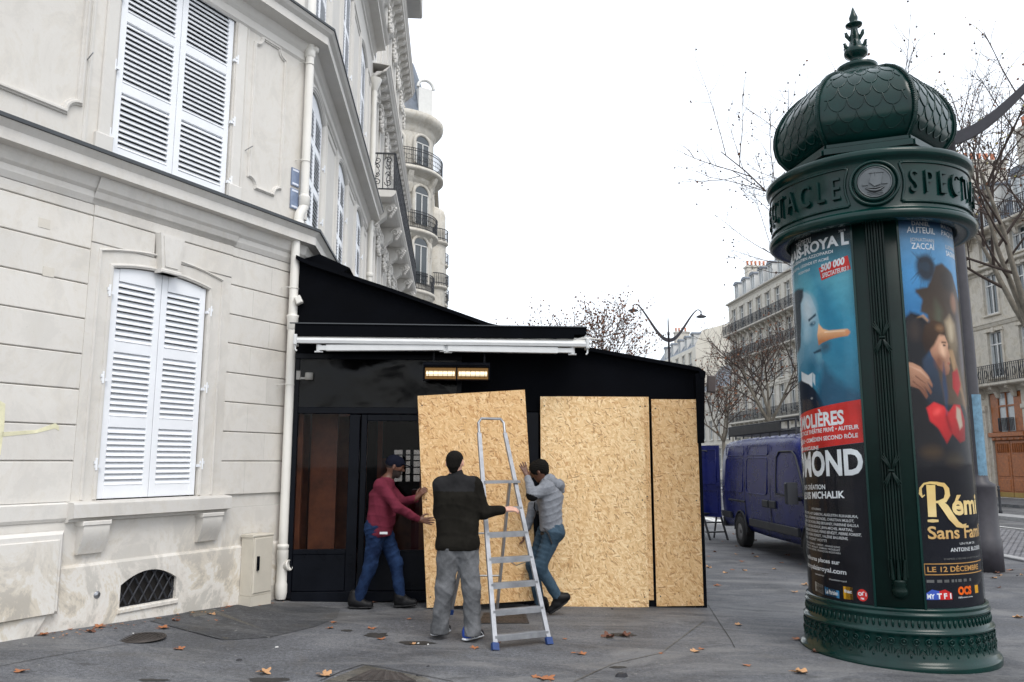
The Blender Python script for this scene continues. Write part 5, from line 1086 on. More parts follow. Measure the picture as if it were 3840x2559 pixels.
# ================= boulevard side further on (left): balcony building, round tower, far bays
def volute(mb,cx,cz,r,y,turn=1,w=.02,mi=0,ax='x'):
    pts=[]
    for i in range(15):
        a=turn*(i/14*2.6*PI); q=r*(1-i/15)
        p=(cx+q*math.cos(a),y,cz+q*math.sin(a)); pts.append(p if ax=='y' else (y,p[0],p[2]))
    mb.tube(pts,w,5,mi)
def railing(L,h=.95,pitch=.13,ornate=True,thin=.012):
    mb=MB(); mb.bar((0,0,h),(L,0,h),.045,.03); mb.bar((0,0,.06),(L,0,.06),.025,.025); mb.bar((0,0,h-.12),(L,0,h-.12),.02,.015)
    n=max(1,int(L/pitch))
    for i in range(n+1):
        x=L*i/n; mb.bar((x,0,.06),(x,0,h),thin*(1.6 if i%6==0 else 1),thin*(1.6 if i%6==0 else 1))
    if ornate:
        k_=int(L/.4)
        for i in range(k_):
            x=L*(i+.5)/k_
            for zz,r in ((.26,.085),(.66,.085),(.46,.05)): mb.tube([(x+r*math.cos(t),0,zz+r*math.sin(t)) for t in [2*PI*q/8 for q in range(8)]],.011,4,closed=True)
            for s in (-1,1): mb.tube([(x,0,.1),(x+s*.12,0,.3),(x+s*.05,0,.46),(x+s*.13,0,.62),(x,0,.8)],.010,4)
    return mb.mesh('railing',M['dark_iron'])
dBv=Vector((-.0759157,.9971142,0)); PBw=Vector((PA[0]+.1*.47242,PA[1]+.1*.88138,0))
r0=PBw+dBv*8.0
b2=thing('balcony_building','cream apartment building with long bracketed stone balcony and ornate black iron railing','building',tuple(r0),ANG_B)
LB2=11.0
cols_=[.75+1.78*i for i in range(6)]
rows=[(4.9,7.5),(8.25,10.9),(11.75,14.6)]
ops=[(x-.5,x+.5,a,b) for x in cols_ for a,b in rows]
mb=MB(); wall_open(mb,0,LB2,-.3,15.4,ops,0,.15); mb.add([(LB2,0,-.3),(LB2,8,-.3),(LB2,8,17),(LB2,0,17)],[(0,1,2,3)]); mb.add([(0,0,10),(0,8,10),(0,8,17),(0,0,17)],[(0,1,2,3)]); mb.build('wall',M['cream_up'],b2)
sh=MB()
def shpair(mb,w,h):
    for s in (0,1):
        a=-w/2+s*w/2; mb.box((a+.004,0,0),(a+.05,.03,h)); mb.box((a+w/2-.05,0,0),(a+w/2-.004,.03,h)); 
        for z in (0,h/3,2*h/3,h-.08): mb.box((a+.05,.002,z),(a+w/2-.05,.028,z+.08))
        n=int(h/.065)
        for i in range(n): z=h*(i+.5)/n; mb.add([(a+.05,.005,z-.025),(a+w/2-.05,.005,z-.025),(a+w/2-.05,.03,z+.02),(a+.05,.03,z+.02)],[(0,1,2,3)])
for (a,b) in rows:
    sh=MB(); shpair(sh,1.0,b-a-.02); sm=sh.mesh('shutters',M['white_paint']); bk=MB(); bk.add([(-.5,.1,0),(.5,.1,0),(.5,.1,b-a),(-.5,.1,b-a)],[(0,1,2,3)]); bm_=bk.mesh('dark_window_pane',M['interior'])  # the backing is a dark sheet painting the shade behind the shutters
    su=MB(); su.run([(0,0),(.05,.01),(.05,.07),(0,.08)],[(-.62,0),(.62,0)]); 
    su=MB(); su.bevbox((-.64,-.05,0),(-.5,0,b-a+.05),.01); su.bevbox((.5,-.05,0),(.64,0,b-a+.05),.01); su.bevbox((-.70,-.10,b-a+.05),(.70,0,b-a+.17),.02); su.bevbox((-.14,-.14,b-a-.1),(.14,0,b-a+.22),.03)
    sum_=su.mesh('window_surround',M['cream_up'])
    for x in cols_:
        w=inst(sum_,'window_surround',b2,(x,0,a)); inst(sm,'shutters',w,(0,.04,.01)); inst(bm_,'dark_window_pane',w,(0,0,0))
# balcony on consoles
mb=MB(); mb.run([(0,8.0),(.50,8.0),(.56,8.03),(.60,8.08),(.62,8.10),(.62,8.16),(0,8.17)],[(.25,0),(LB2+.9,0)]); mb.build('balcony_slab',M['cream_up'],b2)
rm=railing(LB2+.6); inst(rm,'railing',b2,(.3,-.58,8.16))
mb=MB(); mb.bar((0,0,.95),(.58,0,.95),.05,.03); mb.bar((0,0,.05),(.58,0,.05),.03,.03)
for x in (.02,.56,.29): mb.bar((x,0,.05),(x,0,.95),.022,.022)
for s in (0,1):
    cx=.155+s*.27
    for zz,d in ((.22,1),(.78,-1),(.42,-1),(.62,1)): volute(mb,cx,zz,.10 if zz in (.22,.78) else .075,0,d if s else -d,.011,ax='y')
    mb.tube([(cx,0,.06),(cx+.05,0,.3),(cx-.05,0,.5),(cx+.05,0,.7),(cx,0,.94)],.010,5)
mb.build('end_railing',M['dark_iron'],b2,(.3,-.58,8.16),(0,0,R(90)))
con=MB(); pr=[(0,0),(-.56,0),(-.57,-.06),(-.52,-.14),(-.42,-.17),(-.36,-.24),(-.34,-.34),(-.24,-.42),(-.14,-.52),(-.12,-.66),(-.04,-.74),(0,-.76)]
con.prism(pr,-.13,.13,ax='x'); 
for s in (-.14,.14): volute(con,-.42,-.15,.11,s,1,.022); volute(con,-.13,-.58,.08,s,-1,.018)
for i in range(5): con.sphere((0,-.57+.03*i,-.09-.05*i),.05,6,4)
cm=con.mesh('console',M['cream_up'])
for i in range(6): inst(cm,'console',b2,(.9+2.05*i,0,8.0))
# cornices with modillions
def bandpart(z,p,par,L,name='cornice',mat='cream_up',h=.35):
    mb=MB(); mb.run([(0,z-h),(.04,z-h+.03),(.06,z-h*.6),(.1,z-h*.45),(p-.08,z-h*.4),(p-.07,z-.1),(p-.02,z-.05),(p,z)],[(0,0),(L,0)]); mb.run([(p,z),(p+.015,z+.005),(p+.015,z+.035),(0,z+.06)],[(0,0),(L,0)]); return mb.build(name,M[mat],par)
bandpart(11.25,.42,b2,LB2); bandpart(15.9,.45,b2,LB2,h=.5); bandpart(7.6,.12,b2,LB2,h=.2)
md=MB(); pr=[(0,0),(-.34,0),(-.35,-.08),(-.27,-.16),(-.12,-.22),(-.08,-.34),(0,-.36)]; md.prism(pr,-.08,.08,ax='x'); volute(md,-.26,-.09,.07,-.085,1,.015); mm=md.mesh('modillion',M['cream_up'])
for i in range(22): inst(mm,'modillion',b2,(.25+.5*i,0,15.7))
for i in range(22): inst(mm,'modillion',b2,(.25+.5*i,0,11.1),scl=(.8,.9,.8))
hd=MB()
for i in range(16):
    a=i*2.4; hd.sphere((.09*math.cos(a)*(1-i/20),-.06-.05*abs(math.sin(a)),-.04*i+.15),.06,6,4)
hm=hd.mesh('carved_bracket',M['cream_up'])
for x in cols_:
    for z in (10.75,14.6,7.4): inst(hm,'carved_bracket',b2,(x-.75,0,z)); inst(hm,'carved_bracket',b2,(x+.75,0,z))
mb=MB(); mb.bevbox((2.0,-.80,17.7),(8.8,2.2,21.5),.04); mb.box((1.9,-.84,21.5),(8.9,2.2,21.7)); mb.build('attic_block',M['cream_up'],b2)
mb=MB(); mb.prism([(-.0,15.96),(-.5+.0,15.96),(2.5,19.6),(6,20),(6,15.96)],0,LB2,ax='x') if 0 else mb.add([(0,.0,15.95),(LB2,0,15.95),(LB2,1.6,19.3),(0,1.6,19.3),(LB2,6,20),(0,6,20)],[(0,1,2,3),(3,2,4,5)]); mb.build('roof',M['slate'],b2)
# ---- round tower
TX,TY=-6.4,42.0
tw=thing('round_tower_building','ornate pale stone corner building with round tower, three curved balconies and slate dome','building',(TX,TY,-.2))
def tz(z): return z+.2
mb=MB(); mb.lathe([(2.0,0),(2.0,tz(3.8)),(2.05,tz(7.2)),(2.05,tz(19.3))],40); mb.build('tower_wall',M['stone_tower'],tw)
mb=MB(); mb.box((-9,-1.6,0),(1.15,0,tz(19.3))); mb.box((-9,0,0),(1.0,18,tz(19.3))); mb.build('wall',M['stone_tower'],tw)
mb=MB(); mb.lathe([(2.06,tz(19.1)),(2.15,tz(19.3)),(2.2,tz(19.5)),(2.4,tz(19.6)),(2.55,tz(19.8)),(2.6,tz(20.05)),(2.1,tz(20.15))],40); mb.build('cornice',M['stone_tower'],tw)
for z in (3.9,7.4,16.6,13.6,10.4):
    mb=MB(); mb.lathe([(2.04,tz(z-.3)),(2.14,tz(z-.2)),(2.16,tz(z)),(2.05,tz(z+.05))],40); mb.build('string_course',M['stone_tower'],tw)
mb=MB(); mb.lathe([(2.0,tz(20.1)),(1.75,tz(21)),(1.35,tz(22.4)),(.9,tz(23.7)),(.3,tz(24.4)),(.1,tz(24.5)),(0,tz(25))],40); mb.box((-9,.1,tz(19.4)),(.6,16,tz(22.5))); mb.build('roof',M['slate'],tw)
def arcwin(az,z0,z1,w=.95):
    Mx=Matrix.Rotation(R(az)+PI/2,4,'Z')@Matrix.Translation((0,-2.05,0))
    mb=MB(Mx); pts=[(-w/2,z0)]+[(-w/2,z1-w/2)]+[(-w/2*math.cos(t),z1-w/2+w/2*math.sin(t)) for t in [PI*i/10 for i in range(11)]]+[(w/2,z0)]
    for o,dp in ((.13,.10),):
        P=[Vector((x,0,z)) for x,z in pts]; mb.tube([(x*1.18,-.03,z) for x,z in pts],.09,6)
    wf=mb.build('window_surround',M['stone_tower'],tw)
    mb=MB(Mx); mb.prism([(x,z) for x,z in pts],-.045,-.0); mb.build('pane',M['dark_glass'],wf)
    mb=MB(Mx); 
    for x in (-w/2+.03,0,w/2-.03): mb.box((x-.03,-.075,z0),(x+.03,-.047,z1-w/2))
    mb.box((-w/2,-.075,z1-w/2-.05),(w/2,-.047,z1-w/2)); mb.build('window_frame',M['window_white'],wf)
for z0,z1 in ((15.0,17.9-1.0),(17.35,19.6-.6),(14.05,16.2),(10.9,13.4),(7.7,10.0)):
    if (z0,z1)==(15.0,16.9): continue
    for az in (-130,-85,-40): arcwin(az,tz(z0),tz(z1))
for z,r_ in ((17.0,2.62),(13.7,2.38),(10.5,2.25)):
    mb=MB(); mb.lathe([(2.0,tz(z-.5)),(2.12,tz(z-.4)),(r_-.12,tz(z-.2)),(r_,tz(z-.15)),(r_,tz(z)),(2.0,tz(z+.02))],40); mb.build('balcony_slab',M['stone_tower'],tw)
    mb=MB(); rr=r_-.06
    for h in (.08,.82,.95): mb.tube([(rr*math.cos(t),rr*math.sin(t),tz(z+h)) for t in [R(-175+4*i) for i in range(54)]],.022,5)
    for i in range(80):
        t=R(-175+i*2.65); mb.bar((rr*math.cos(t),rr*math.sin(t),tz(z+.05)),(rr*math.cos(t),rr*math.sin(t),tz(z+.95)),.022,.022)
        if i%2: mb.tube([((rr)*math.cos(t+.05*math.cos(q)),(rr)*math.sin(t+.05*math.cos(q)),tz(z+.45+.16*math.sin(q))) for q in [2*PI*w/7 for w in range(7)]],.012,4,closed=True)
    mb.build('railing',M['dark_iron'],tw)
    for az in (-150,-108,-62,-20):
        t=R(az); mb=MB(Matrix.Rotation(t,4,'Z')); mb.prism([(2.0,tz(z-.3)),(r_-.1,tz(z-.25)),(r_-.2,tz(z-.5)),(2.25,tz(z-.8)),(2.15,tz(z-1.3)),(2.0,tz(z-1.4))],-.14,.14); mb.build('console',M['stone_tower'],tw)
mb=MB(Matrix.Translation((1.45,-.7,tz(20.9)))@Matrix.Rotation(R(30),4,'Z')); mb.lathe([(0,0)],3) if 0 else None
mb.box((-.4,-.5,-.6),(.4,.6,.9)); mb.tube([(.46*math.cos(t),-.5,.9+.46*math.sin(t)) for t in [PI*i/10 for i in range(11)]],.09,6); mb.build('dormer',M['window_white'],tw)
mb=MB(); mb.tube([(1.9*math.cos(R(t)),2.25*math.sin(R(t)),tz(20.2+1.2*math.sin(R((t+170)*1.8)))) for t in range(-170,-69,10)],.14,6); mb.build('curved_pediment',M['stone_tower'],tw)
# ---- bays beyond
fb=thing('far_bay_building','distant narrow stone building seen edge on with stacked bays and dark balconies','building',(-5.3,52,-.2),ANG_B)
mb=MB(); mb.box((0,0,0),(24,8,20.6)); mb.build('wall',M['stone_tower'],fb); mb=MB(); mb.box((-.1,-.25,20.3),(24,8,20.9)); mb.build('cornice',M['stone_tower'],fb)
for x in (1.2,7.5,14.5,20.5):
    mb=MB(); mb.lathe([(.2,5.5),(.8,6.6),(.8,18.6),(.7,19.0),(.2,19.3)],12,(x,0,0)); by=mb.build('bay',M['stone_tower'],fb)
    for z in (6.9,10.2,13.5,16.6):
        mb=MB(); mb.lathe([(.8,z-.1),(1.0,z),(1.02,z+.14),(.8,z+.16)],12,(x,0,0)); mb.build('balcony_slab',M['stone_tower'],by)
        mb=MB(); 
        for h in (.3,.95): mb.tube([(x+.98*math.cos(t),.98*math.sin(t),z+h) for t in [R(-180+15*i) for i in range(13)]],.03,4)
        for i in range(25): t=R(-180+7.5*i); mb.bar((x+.98*math.cos(t),.98*math.sin(t),z+.1),(x+.98*math.cos(t),.98*math.sin(t),z+.95),.03,.03)
        mb.build('railing',M['dark_iron'],by)
# ================= right side of the boulevard
WANG=R(-85.646)
def Wp(u): return Vector((30.431-.0759157*u,.9971142*u,0))
def window_mesh(w,h,sur=.14,arch=0,stone='stone_far'):
    mb=MB(); mb.bevbox((-w/2-sur,-.07,-.02),(-w/2,0,h),.015,0); mb.bevbox((w/2,-.07,-.02),(w/2+sur,0,h),.015,0); mb.bevbox((-w/2-sur-.05,-.11,h),(w/2+sur+.05,0,h+.16),.02,0); mb.bevbox((-w/2-sur-.03,-.12,-.12),(w/2+sur+.03,0,-.02),.02,0); mb.bevbox((-.12,-.15,h-.06),(.12,0,h+.22),.02,0)
    me=mb.mesh('window_surround',M[stone])
    f=MB()
    for x in (-w/2+.03,0,w/2-.03): f.box((x-.035,.10,0),(x+.035,.15,h))
    for z in (.04,h*.72,h-.04): f.box((-w/2,.10,z-.035),(w/2,.15,z+.035))
    fm=f.mesh('window_frame',M['window_white'])
    g=MB(); g.add([(-w/2,.155,0),(w/2,.155,0),(w/2,.155,h),(-w/2,.155,h)],[(0,1,2,3)])
    c=MB(); c.add([(-w/2+.05,.152,0),(-w/2+w*.22,.152,0),(-w/2+w*.16,.152,h),(-w/2+.05,.152,h)],[(0,1,2,3)]); c.add([(w/2-.05,.152,0),(w/2-w*.22,.152,0),(w/2-w*.16,.152,h),(w/2-.05,.152,h)],[(0,1,2,3)])
    return me,fm,g.mesh('dark_window_pane',M['dark_glass']),c.mesh('curtain',M['curtain'])
def haussmann(name,label,un,uf,rows,bays,balc,cornz,roof,stone='stone_far',skip=(),chim=(),dorm=None,depth=12,ww=1.15):
    L=uf-un; p=Wp(uf); t=thing(name,label,'building',(p.x,p.y,-.28),WANG)
    xs=[L-(b-un) for b in bays]     # local x runs towards the camera
    q=.28
    ops=[(x-ww/2,x+ww/2,a+q,b+q) for x in xs for a,b in rows if (x,a) not in skip]
    extra=[s for s in skip if len(s)==4]
    mb=MB(); wall_open(mb,0,L,0,cornz+q,ops+extra,0,.2); mb.add([(L,0,0),(L,depth,0),(L,depth,cornz+q),(L,0,cornz+q)],[(0,1,2,3)]); mb.add([(0,0,0),(0,depth,0),(0,depth,cornz+q),(0,0,cornz+q)],[(0,1,2,3)]); mb.build('wall',M[stone],t)
    for a,b in rows:
        me,fm,gm,cm=window_mesh(ww,b-a,stone=stone)
        for x in xs:
            if (x,a) in skip: continue
            w=inst(me,'window_surround',t,(x,0,a+q)); inst(fm,'window_frame',w); inst(gm,'dark_window_pane',w); inst(cm,'curtain',w)
    con=MB(); con.prism([(0,0),(-.55,0),(-.5,-.15),(-.25,-.3),(-.1,-.6),(0,-.65)],-.12,.12,ax='x'); cmn=con.mesh('console',M[stone])
    for z,pr,ra in balc:
        mb=MB(); mb.run([(0,z+q-.35),(.06,z+q-.3),(.1,z+q-.18),(pr-.05,z+q-.15),(pr,z+q-.1),(pr,z+q),(0,z+q+.01)],[(0,0),(L,0)]); mb.build('balcony_slab' if ra else 'cornice',M[stone],t)
        if ra:
            inst(railing(L,1.0,.16,False,.028),'railing',t,(0,-pr+.05,z+q))
            k_=int(L/.55); orn=MB()
            for i in range(k_):
                x=L*(i+.5)/k_; orn.tube([(x+.13*math.cos(a),0,.5+.25*math.sin(a)) for a in [2*PI*w/6 for w in range(6)]],.02,4,closed=True)
            tag(inst(orn.mesh('railing_scrolls',M['dark_iron']),'railing_scrolls',t,(0,-pr+.05,z+q)),kind='stuff')
            if pr>.5:
                for i in range(int(L/1.3)): inst(cmn,'console',t,(.65+1.3*i,0,z+q-.15))
    z0,z1,sb=roof; mb=MB(); mb.add([(0,.15,cornz+q),(L,.15,cornz+q),(L,sb,z0+q),(0,sb,z0+q),(L,depth/2,z1+q),(0,depth/2,z1+q),(L,depth,cornz+q),(0,depth,cornz+q)],[(0,1,2,3),(3,2,4,5),(5,4,6,7),(1,6,4,2),(0,3,5,7)]); mb.build('roof',M['slate'],t)
    mb=MB(); mb.bar((0,sb,z0+q),(L,sb,z0+q),.15,.12); mb.bar((0,.1,cornz+q+.05),(L,.1,cornz+q+.05),.2,.12); mb.build('gutter',M['zinc'],t)
    if dorm:
        dz,dh,dw=dorm; d=MB(); d.box((-dw/2-.1,.0,0),(-dw/2,1.6,dh)); d.box((dw/2,.0,0),(dw/2+.1,1.6,dh)); d.box((-dw/2,0,-.05),(dw/2,.1,.05)); d.box((-dw/2-.1,0,dh),(dw/2+.1,1.8,dh+.08))
        d.box((-.03,.05,0),(.03,.1,dh)); dm=d.mesh('dormer',M['window_white']); g=MB(); g.box((-dw/2,.12,0),(dw/2,.14,dh)); gm=g.mesh('pane',M['curtain'])
        h=MB(); h.prism([(-dw/2-.2,dh+.08)]+[(-(dw/2+.2)*math.cos(PI*i/8),dh+.08+.32*math.sin(PI*i/8)) for i in range(9)][1:-1]+[(dw/2+.2,dh+.08)],-.12,1.9); hm=h.mesh('dormer_hood',M['slate'])
        for x in xs: o=inst(dm,'dormer',t,(x,.35,dz+q)); inst(gm,'pane',o); inst(hm,'dormer_hood',o)
    for u,ch,wd in chim:
        x=L-(u-un); mb=MB(); mb.box((x-.45,1.2,cornz+q),(x+.45,1.2+wd,ch+q)); mb.box((x-.55,1.1,ch+q-.05),(x+.55,1.3+wd,ch+q+.15)); c=mb.build('chimney',M['stone_far2'],t)
        pm=MB(); pm.lathe([(0,0),(.14,0),(.12,.25),(.14,.6),(.10,.6),(0,.6)],8); pmn=pm.mesh('chimney_pot',M['brick_pot'])
        for i in range(max(2,int(wd/.45))): inst(pmn,'chimney_pot',c,(x,1.4+i*.45,ch+q+.15))
    return t,L
# near right building with the oak door
u_n,u_f=30,58
bays1=[31.5+2.55*i for i in range(10)]
doorL=58-43.95
w1,L1=haussmann('oak_door_building','aged limestone apartment building with tall carved oak street door, right of the column','' or 'building',0,0,[],[],[],0,(0,0,0)) if 0 else haussmann('oak_door_building','aged limestone apartment building with tall carved oak street door behind the plane tree',u_n,u_f,[(.9,3.4),(6.35,8.9),(9.9,12.2),(12.9,14.2)],bays1,[(5.95,.75,True),(9.5,.15,False),(12.6,.3,False),(14.65,.7,True)],14.9,(18.0,19.2,2.2),skip=[(58-b,.9) for b in bays1 if abs(b-43.95)<1.6]+[(doorL-1.3,doorL+1.3,.03,5.75)],chim=[(42.2,20.0,3.2),(48,20.2,3),(35,20,3)],dorm=(15.2,2.0,1.0))
mb=MB()
for s in (-1,1):
    x=doorL+s*1.95; mb=MB(); mb.bevbox((x-.45,-.14,0),(x+.45,0,5.1),.02)
    mb.bevbox((x-.52,-.22,4.75),(x+.52,0,5.0),.03); mb.bevbox((x-.5,-.2,0),(x+.5,0,.45),.03); pl_=mb.build('pilaster',M['stone_far'],w1)
    fl_=MB()
    for i in range(7): fl_.bar((x-.32+i*.107,-.145,.6),(x-.32+i*.107,-.145,4.6),.035,.02)
    tag(fl_.build('fluting',M['stone_far'],pl_),kind='stuff')
M['gold_brass']=plain('brass',(.35,.24,.08),.4,.8)
dr=MB()
dr.box((doorL-1.3,.15,.0),(doorL+1.3,.20,5.75)); d0=dr.build('street_door',M['wood_door'],w1)
for s in (-1,1):
    mb=MB(); a,b=(doorL-1.2,doorL-.02) if s<0 else (doorL+.02,doorL+1.2)
    mb.bevbox((a,.08,.05),(b,.15,3.1),.02); mb.bevbox((a+.15,.05,.35),(b-.15,.08,1.0),.03); mb.bevbox((a+.15,.05,1.15),(b-.15,.08,2.3),.03); 
    for i in range(6): mb.tube([(a+.2+i*.16,.05,2.45),(a+.2+i*.16,.03,2.7),(a+.2+i*.16,.05,2.95)],.035,6)
    mb.build('door_leaf',M['wood_door'],d0)
    mb=MB(); mb.box((a,.06,.05),(b,.085,.3)); mb.build('kick_plate',M['gold_brass'],d0)
mb=MB(); mb.bevbox((doorL-1.4,-.15,3.3),(doorL+1.4,.1,3.55),.03); mb.bevbox((doorL-1.25,-.05,3.12),(doorL+1.25,.1,3.3),.02)
for i in range(5): mb.sphere((doorL-1+.5*i,-.02,3.2),.09,6,4)
mb.build('door_cornice',M['wood_door'],d0)
mb=MB(); mb.bevbox((doorL-1.25,.05,3.58),(doorL-.62,.15,5.7),.02); mb.bevbox((doorL+.62,.05,3.58),(doorL+1.25,.15,5.7),.02); mb.box((doorL-.62,.07,4.95),(doorL+.62,.14,5.05)); mb.box((doorL-.04,.06,3.6),(doorL+.04,.14,5.7)); mb.build('window_frame',M['wood_door'],d0)
mb=MB(); mb.box((doorL-.6,.13,3.6),(doorL+.6,.145,5.7)); mb.build('pane',M['curtain'],d0)
inst(railing(1.2,.75,.1,False,.03),'railing',d0,(doorL-.6,-.02,3.58))
M_=0
# traffic sign and keypad on the wall beside the door
np_=thing('no_parking_sign','small round blue no parking sign with red rim on the wall by the oak door','sign',tuple(Wp(46.35)+Vector((-.2,0,1.75))),WANG)
M['sign_blue']=plain('sign blue',(.02,.06,.32),.4); M['sign_red']=plain('sign red',(.55,.03,.03),.4)
mb=MB(); mb.lathe([(0,0),(.26,0),(.28,.02)],20); mb.build('sign_face',M['sign_blue'],np_,(0,0,0),(R(90),0,0)); mb=MB(); mb.lathe([(.22,-.02),(.30,-.02),(.30,.02),(.22,.01)],20); mb.build('rim',M['sign_red'],np_,(0,0,0),(R(90),0,0)); mb=MB(); mb.bar((-.17,-.02,.17),(.17,-.02,-.17),.05,.02); mb.build('bar',M['sign_red'],np_)
kp=thing('door_keypad','small white square keypad plate on the stone wall left of the oak door','keypad',tuple(Wp(46.2)+Vector((-.16,0,.55))),WANG)
mb=MB(); mb.bevbox((-.12,-.04,-.12),(.12,.0,.12),.01); mb.build('plate',M['window_white'],kp)
# middle building
haussmann('mansard_building','cream Haussmann building with three long iron balconies and arched dormers beyond the van',58,86.5,[(.8,4.2),(6.2,8.8),(9.4,11.7),(12.65,14.7),(15.5,17.9)],[59.5+2.3*i for i in range(12)],[(5.75,.7,True),(9.1,.15,False),(12.3,.7,True),(15.2,.8,True),(18.8,.35,False)],18.9,(21.0,21.9,2.4),'stone_far2',chim=[(84,22.4,3),(76,22.7,3.5),(68,22.5,3)],dorm=(19.1,1.5,1.0))
# low building with slate roof
haussmann('low_slate_building','low building with a plain grey slate roof beside the rounded Haussmann corner','' and 0 or 87,99,[(.8,3.2),(4.2,6.4),(7.2,9.3)],[88.5,91.2,93.9,96.6],[(3.7,.12,False),(9.9,.3,False)],10.0,(13.3,13.8,3.2),'stone_far2')
gbt,Lg=haussmann('blank_gable_building','pale building showing a tall blank rendered side wall above the low slate roof',99,118,[(7,9.2),(10.2,12.4),(13.2,15.4)],[101,104,107,110.5,114],[(9.8,.6,True),(12.8,.5,True),(6.6,.1,False)],16.0,(18.2,19.0,1.6),'render_wall',dorm=(16.2,1.5,1.0),chim=[(112,19.8,2)])
mb=MB(); mb.prism([(0,0),(0,16.4),(1.0,18.3),(5,19.4),(12,19.4),(12,0)],Lg+.02,Lg+.2,ax='x'); mb.build('gable_wall',M['render_wall'],gbt)
haussmann('distant_apartment_building','distant pale apartment block half hidden behind the double street lamp','' and 0 or 126,160,[(3,5),(6,8),(9,11),(12,14)],[128+3*i for i in range(10)],[(5.6,.5,True),(11.6,.5,True)],14.6,(17,18,2),'render_wall')
# ================= plane trees
M['bark']=plain('plane tree bark',(.17,.15,.12),.85,var=.45,scale=3,bump=.4); M['twig']=plain('twigs',(.060,.043,.036),.85,var=.3)
M['leaf_dry']=plain('dry brown leaves',(.17,.075,.040),.8,var=.45,scale=1.5,bump=0); M['leaf_green']=plain('yellow green leaves',(.28,.25,.05),.8,var=.4,scale=1,bump=0); M['seed_ball']=plain('seed balls',(.05,.033,.026),.9,var=.3,bump=0)
def tree(label,base,H,spread,seed,fork=.32,lean=(0,0),r0=.22,leaf=.12,ball=0,green=0,levels=(5,5,5,6),group='leafless plane trees along the boulevard',twigr=.007,leafs=.07,dirs=None):
    rnd=random.Random(seed); t=thing('plane_tree',label,'tree',tuple(base),0,group)
    tr=MB(); cr=MB(); lv=MB(); V3=Vector
    def path(p,d,L,r0_,r1,n,wob,upw,mb,sides):
        pts=[p.copy()]; rs=[r0_]; d=d.copy()
        for i in range(n):
            d=(d+V3((rnd.uniform(-wob,wob),rnd.uniform(-wob,wob),rnd.uniform(-wob,wob)+upw))).normalized()
            p=p+d*L/n; pts.append(p.copy()); rs.append(r0_+(r1-r0_)*(i+1)/n)
        mb.tube(pts,rs,sides,0,caps=False); return pts,rs,d
    def leafq(p):
        s=leafs*rnd.uniform(.6,1.4); a=V3((rnd.gauss(0,1),rnd.gauss(0,1),rnd.gauss(0,1))).normalized(); b=a.orthogonal().normalized(); c=a.cross(b)
        mi=1 if rnd.random()<green else 0; p=p+V3((0,0,-s*.5))
        lv.add([p+b*s,p+c*s*.7+a*s*.2,p-b*s*.8,p-c*s*.7+a*s*.25],[(0,1,2,3)],mi)
    def rec(p,d,L,r,lev):
        if lev==len(levels):
            pts,rs,_=path(p,d,L*.8,r,twigr*.5,4,.34,.08,cr,3)
            for q in pts[1:]:
                if rnd.random()<leaf: leafq(q)
                if rnd.random()<leaf*.6: leafq(q)
                if ball and rnd.random()<ball: 
                    e=q+V3((0,0,-.12)); cr.tube([q,e],.004,3,0,caps=False); lv.sphere(e,.028,5,4,2)
            return
        n=5 if lev<2 else 4; mb=tr if lev<2 else cr
        pts,rs,d2=path(p,d,L,r,r*.42,n,.13 if lev else .06,.07,mb,[9,7,5,4,3][min(lev,4)])
        k_=levels[lev]
        for i in range(k_):
            f_=(.35 if lev else .55)+(.65 if lev else .45)*(i+rnd.random()*.6)/k_; j=min(int(f_*n),n-1); q=pts[j].lerp(pts[j+1],f_*n-j)
            ax=d2.orthogonal().normalized(); ax.rotate(Matrix.Rotation(rnd.uniform(0,6.28),3,d2)); nd=(d2*rnd.uniform(.55,.95)+ax*rnd.uniform(.5,.95)).normalized()
            rec(q,nd,L*rnd.uniform(.52,.78),max(twigr,r*.5*rnd.uniform(.75,1.1)),lev+1)
    fz=H*fork; top=V3((lean[0],lean[1],fz)); n=6
    pts=[V3((lean[0]*(i/n)**1.3,lean[1]*(i/n)**1.3,fz*i/n-(.2 if i==0 else 0))) for i in range(n+1)]
    tr.tube(pts,[r0*(1.35 if i==0 else 1.0-.25*i/n) for i in range(n+1)],12,0)
    k_=levels[0]
    for i in range(k_):
        a=2*PI*i/k_+rnd.uniform(-.4,.4); el=rnd.uniform(.75,1.25) if i else 1.5
        nd=V3((math.cos(a)*math.cos(el)*spread,math.sin(a)*math.cos(el)*spread,math.sin(el))).normalized()
        rec(top-V3((0,0,rnd.uniform(0,fz*.15))),nd,(H-fz)*rnd.uniform(.5,.62),r0*.55,1)
    tr.build('trunk',M['bark'],t); tag(cr.build('crown',M['twig'],t),kind='stuff')
    if lv.v: tag(lv.build('leaves',[M['leaf_dry'],M['leaf_green'],M['seed_ball']],t),kind='stuff')
    return t
tree('sparse plane tree hung with round seed balls behind the advertising column',(9.7,21.5,-.235),13.6,.4,4,.36,r0=.12,leaf=.035,ball=.16,levels=(5,4,5,6),leafs=.055,twigr=.007)
tree('large plane tree with pale forked trunk in front of the oak door building',(20.9,28,-.3),17.0,1.1,9,.40,(-2.4,0),.21,leaf=.26,ball=.02,green=.2,levels=(6,5,6,7),leafs=.05)
tree('bare plane tree forking just above the roof of the blue van',(10.3,32,-.235),8.2,1.3,12,.46,r0=.12,leaf=.10,ball=.0,levels=(5,5,5,5),leafs=.05)
tree('bare plane tree between the black terrace and the blue van',(11.6,44,-.235),8.2,1.1,21,.42,r0=.11,leaf=.15,levels=(5,5,5,5),leafs=.07,twigr=.009)
tree('plane tree keeping rusty brown leaves above the terrace roof',(4.9,45,-.235),12.2,.8,31,.34,r0=.12,leaf=.85,levels=(5,5,6,6),leafs=.07,twigr=.012)
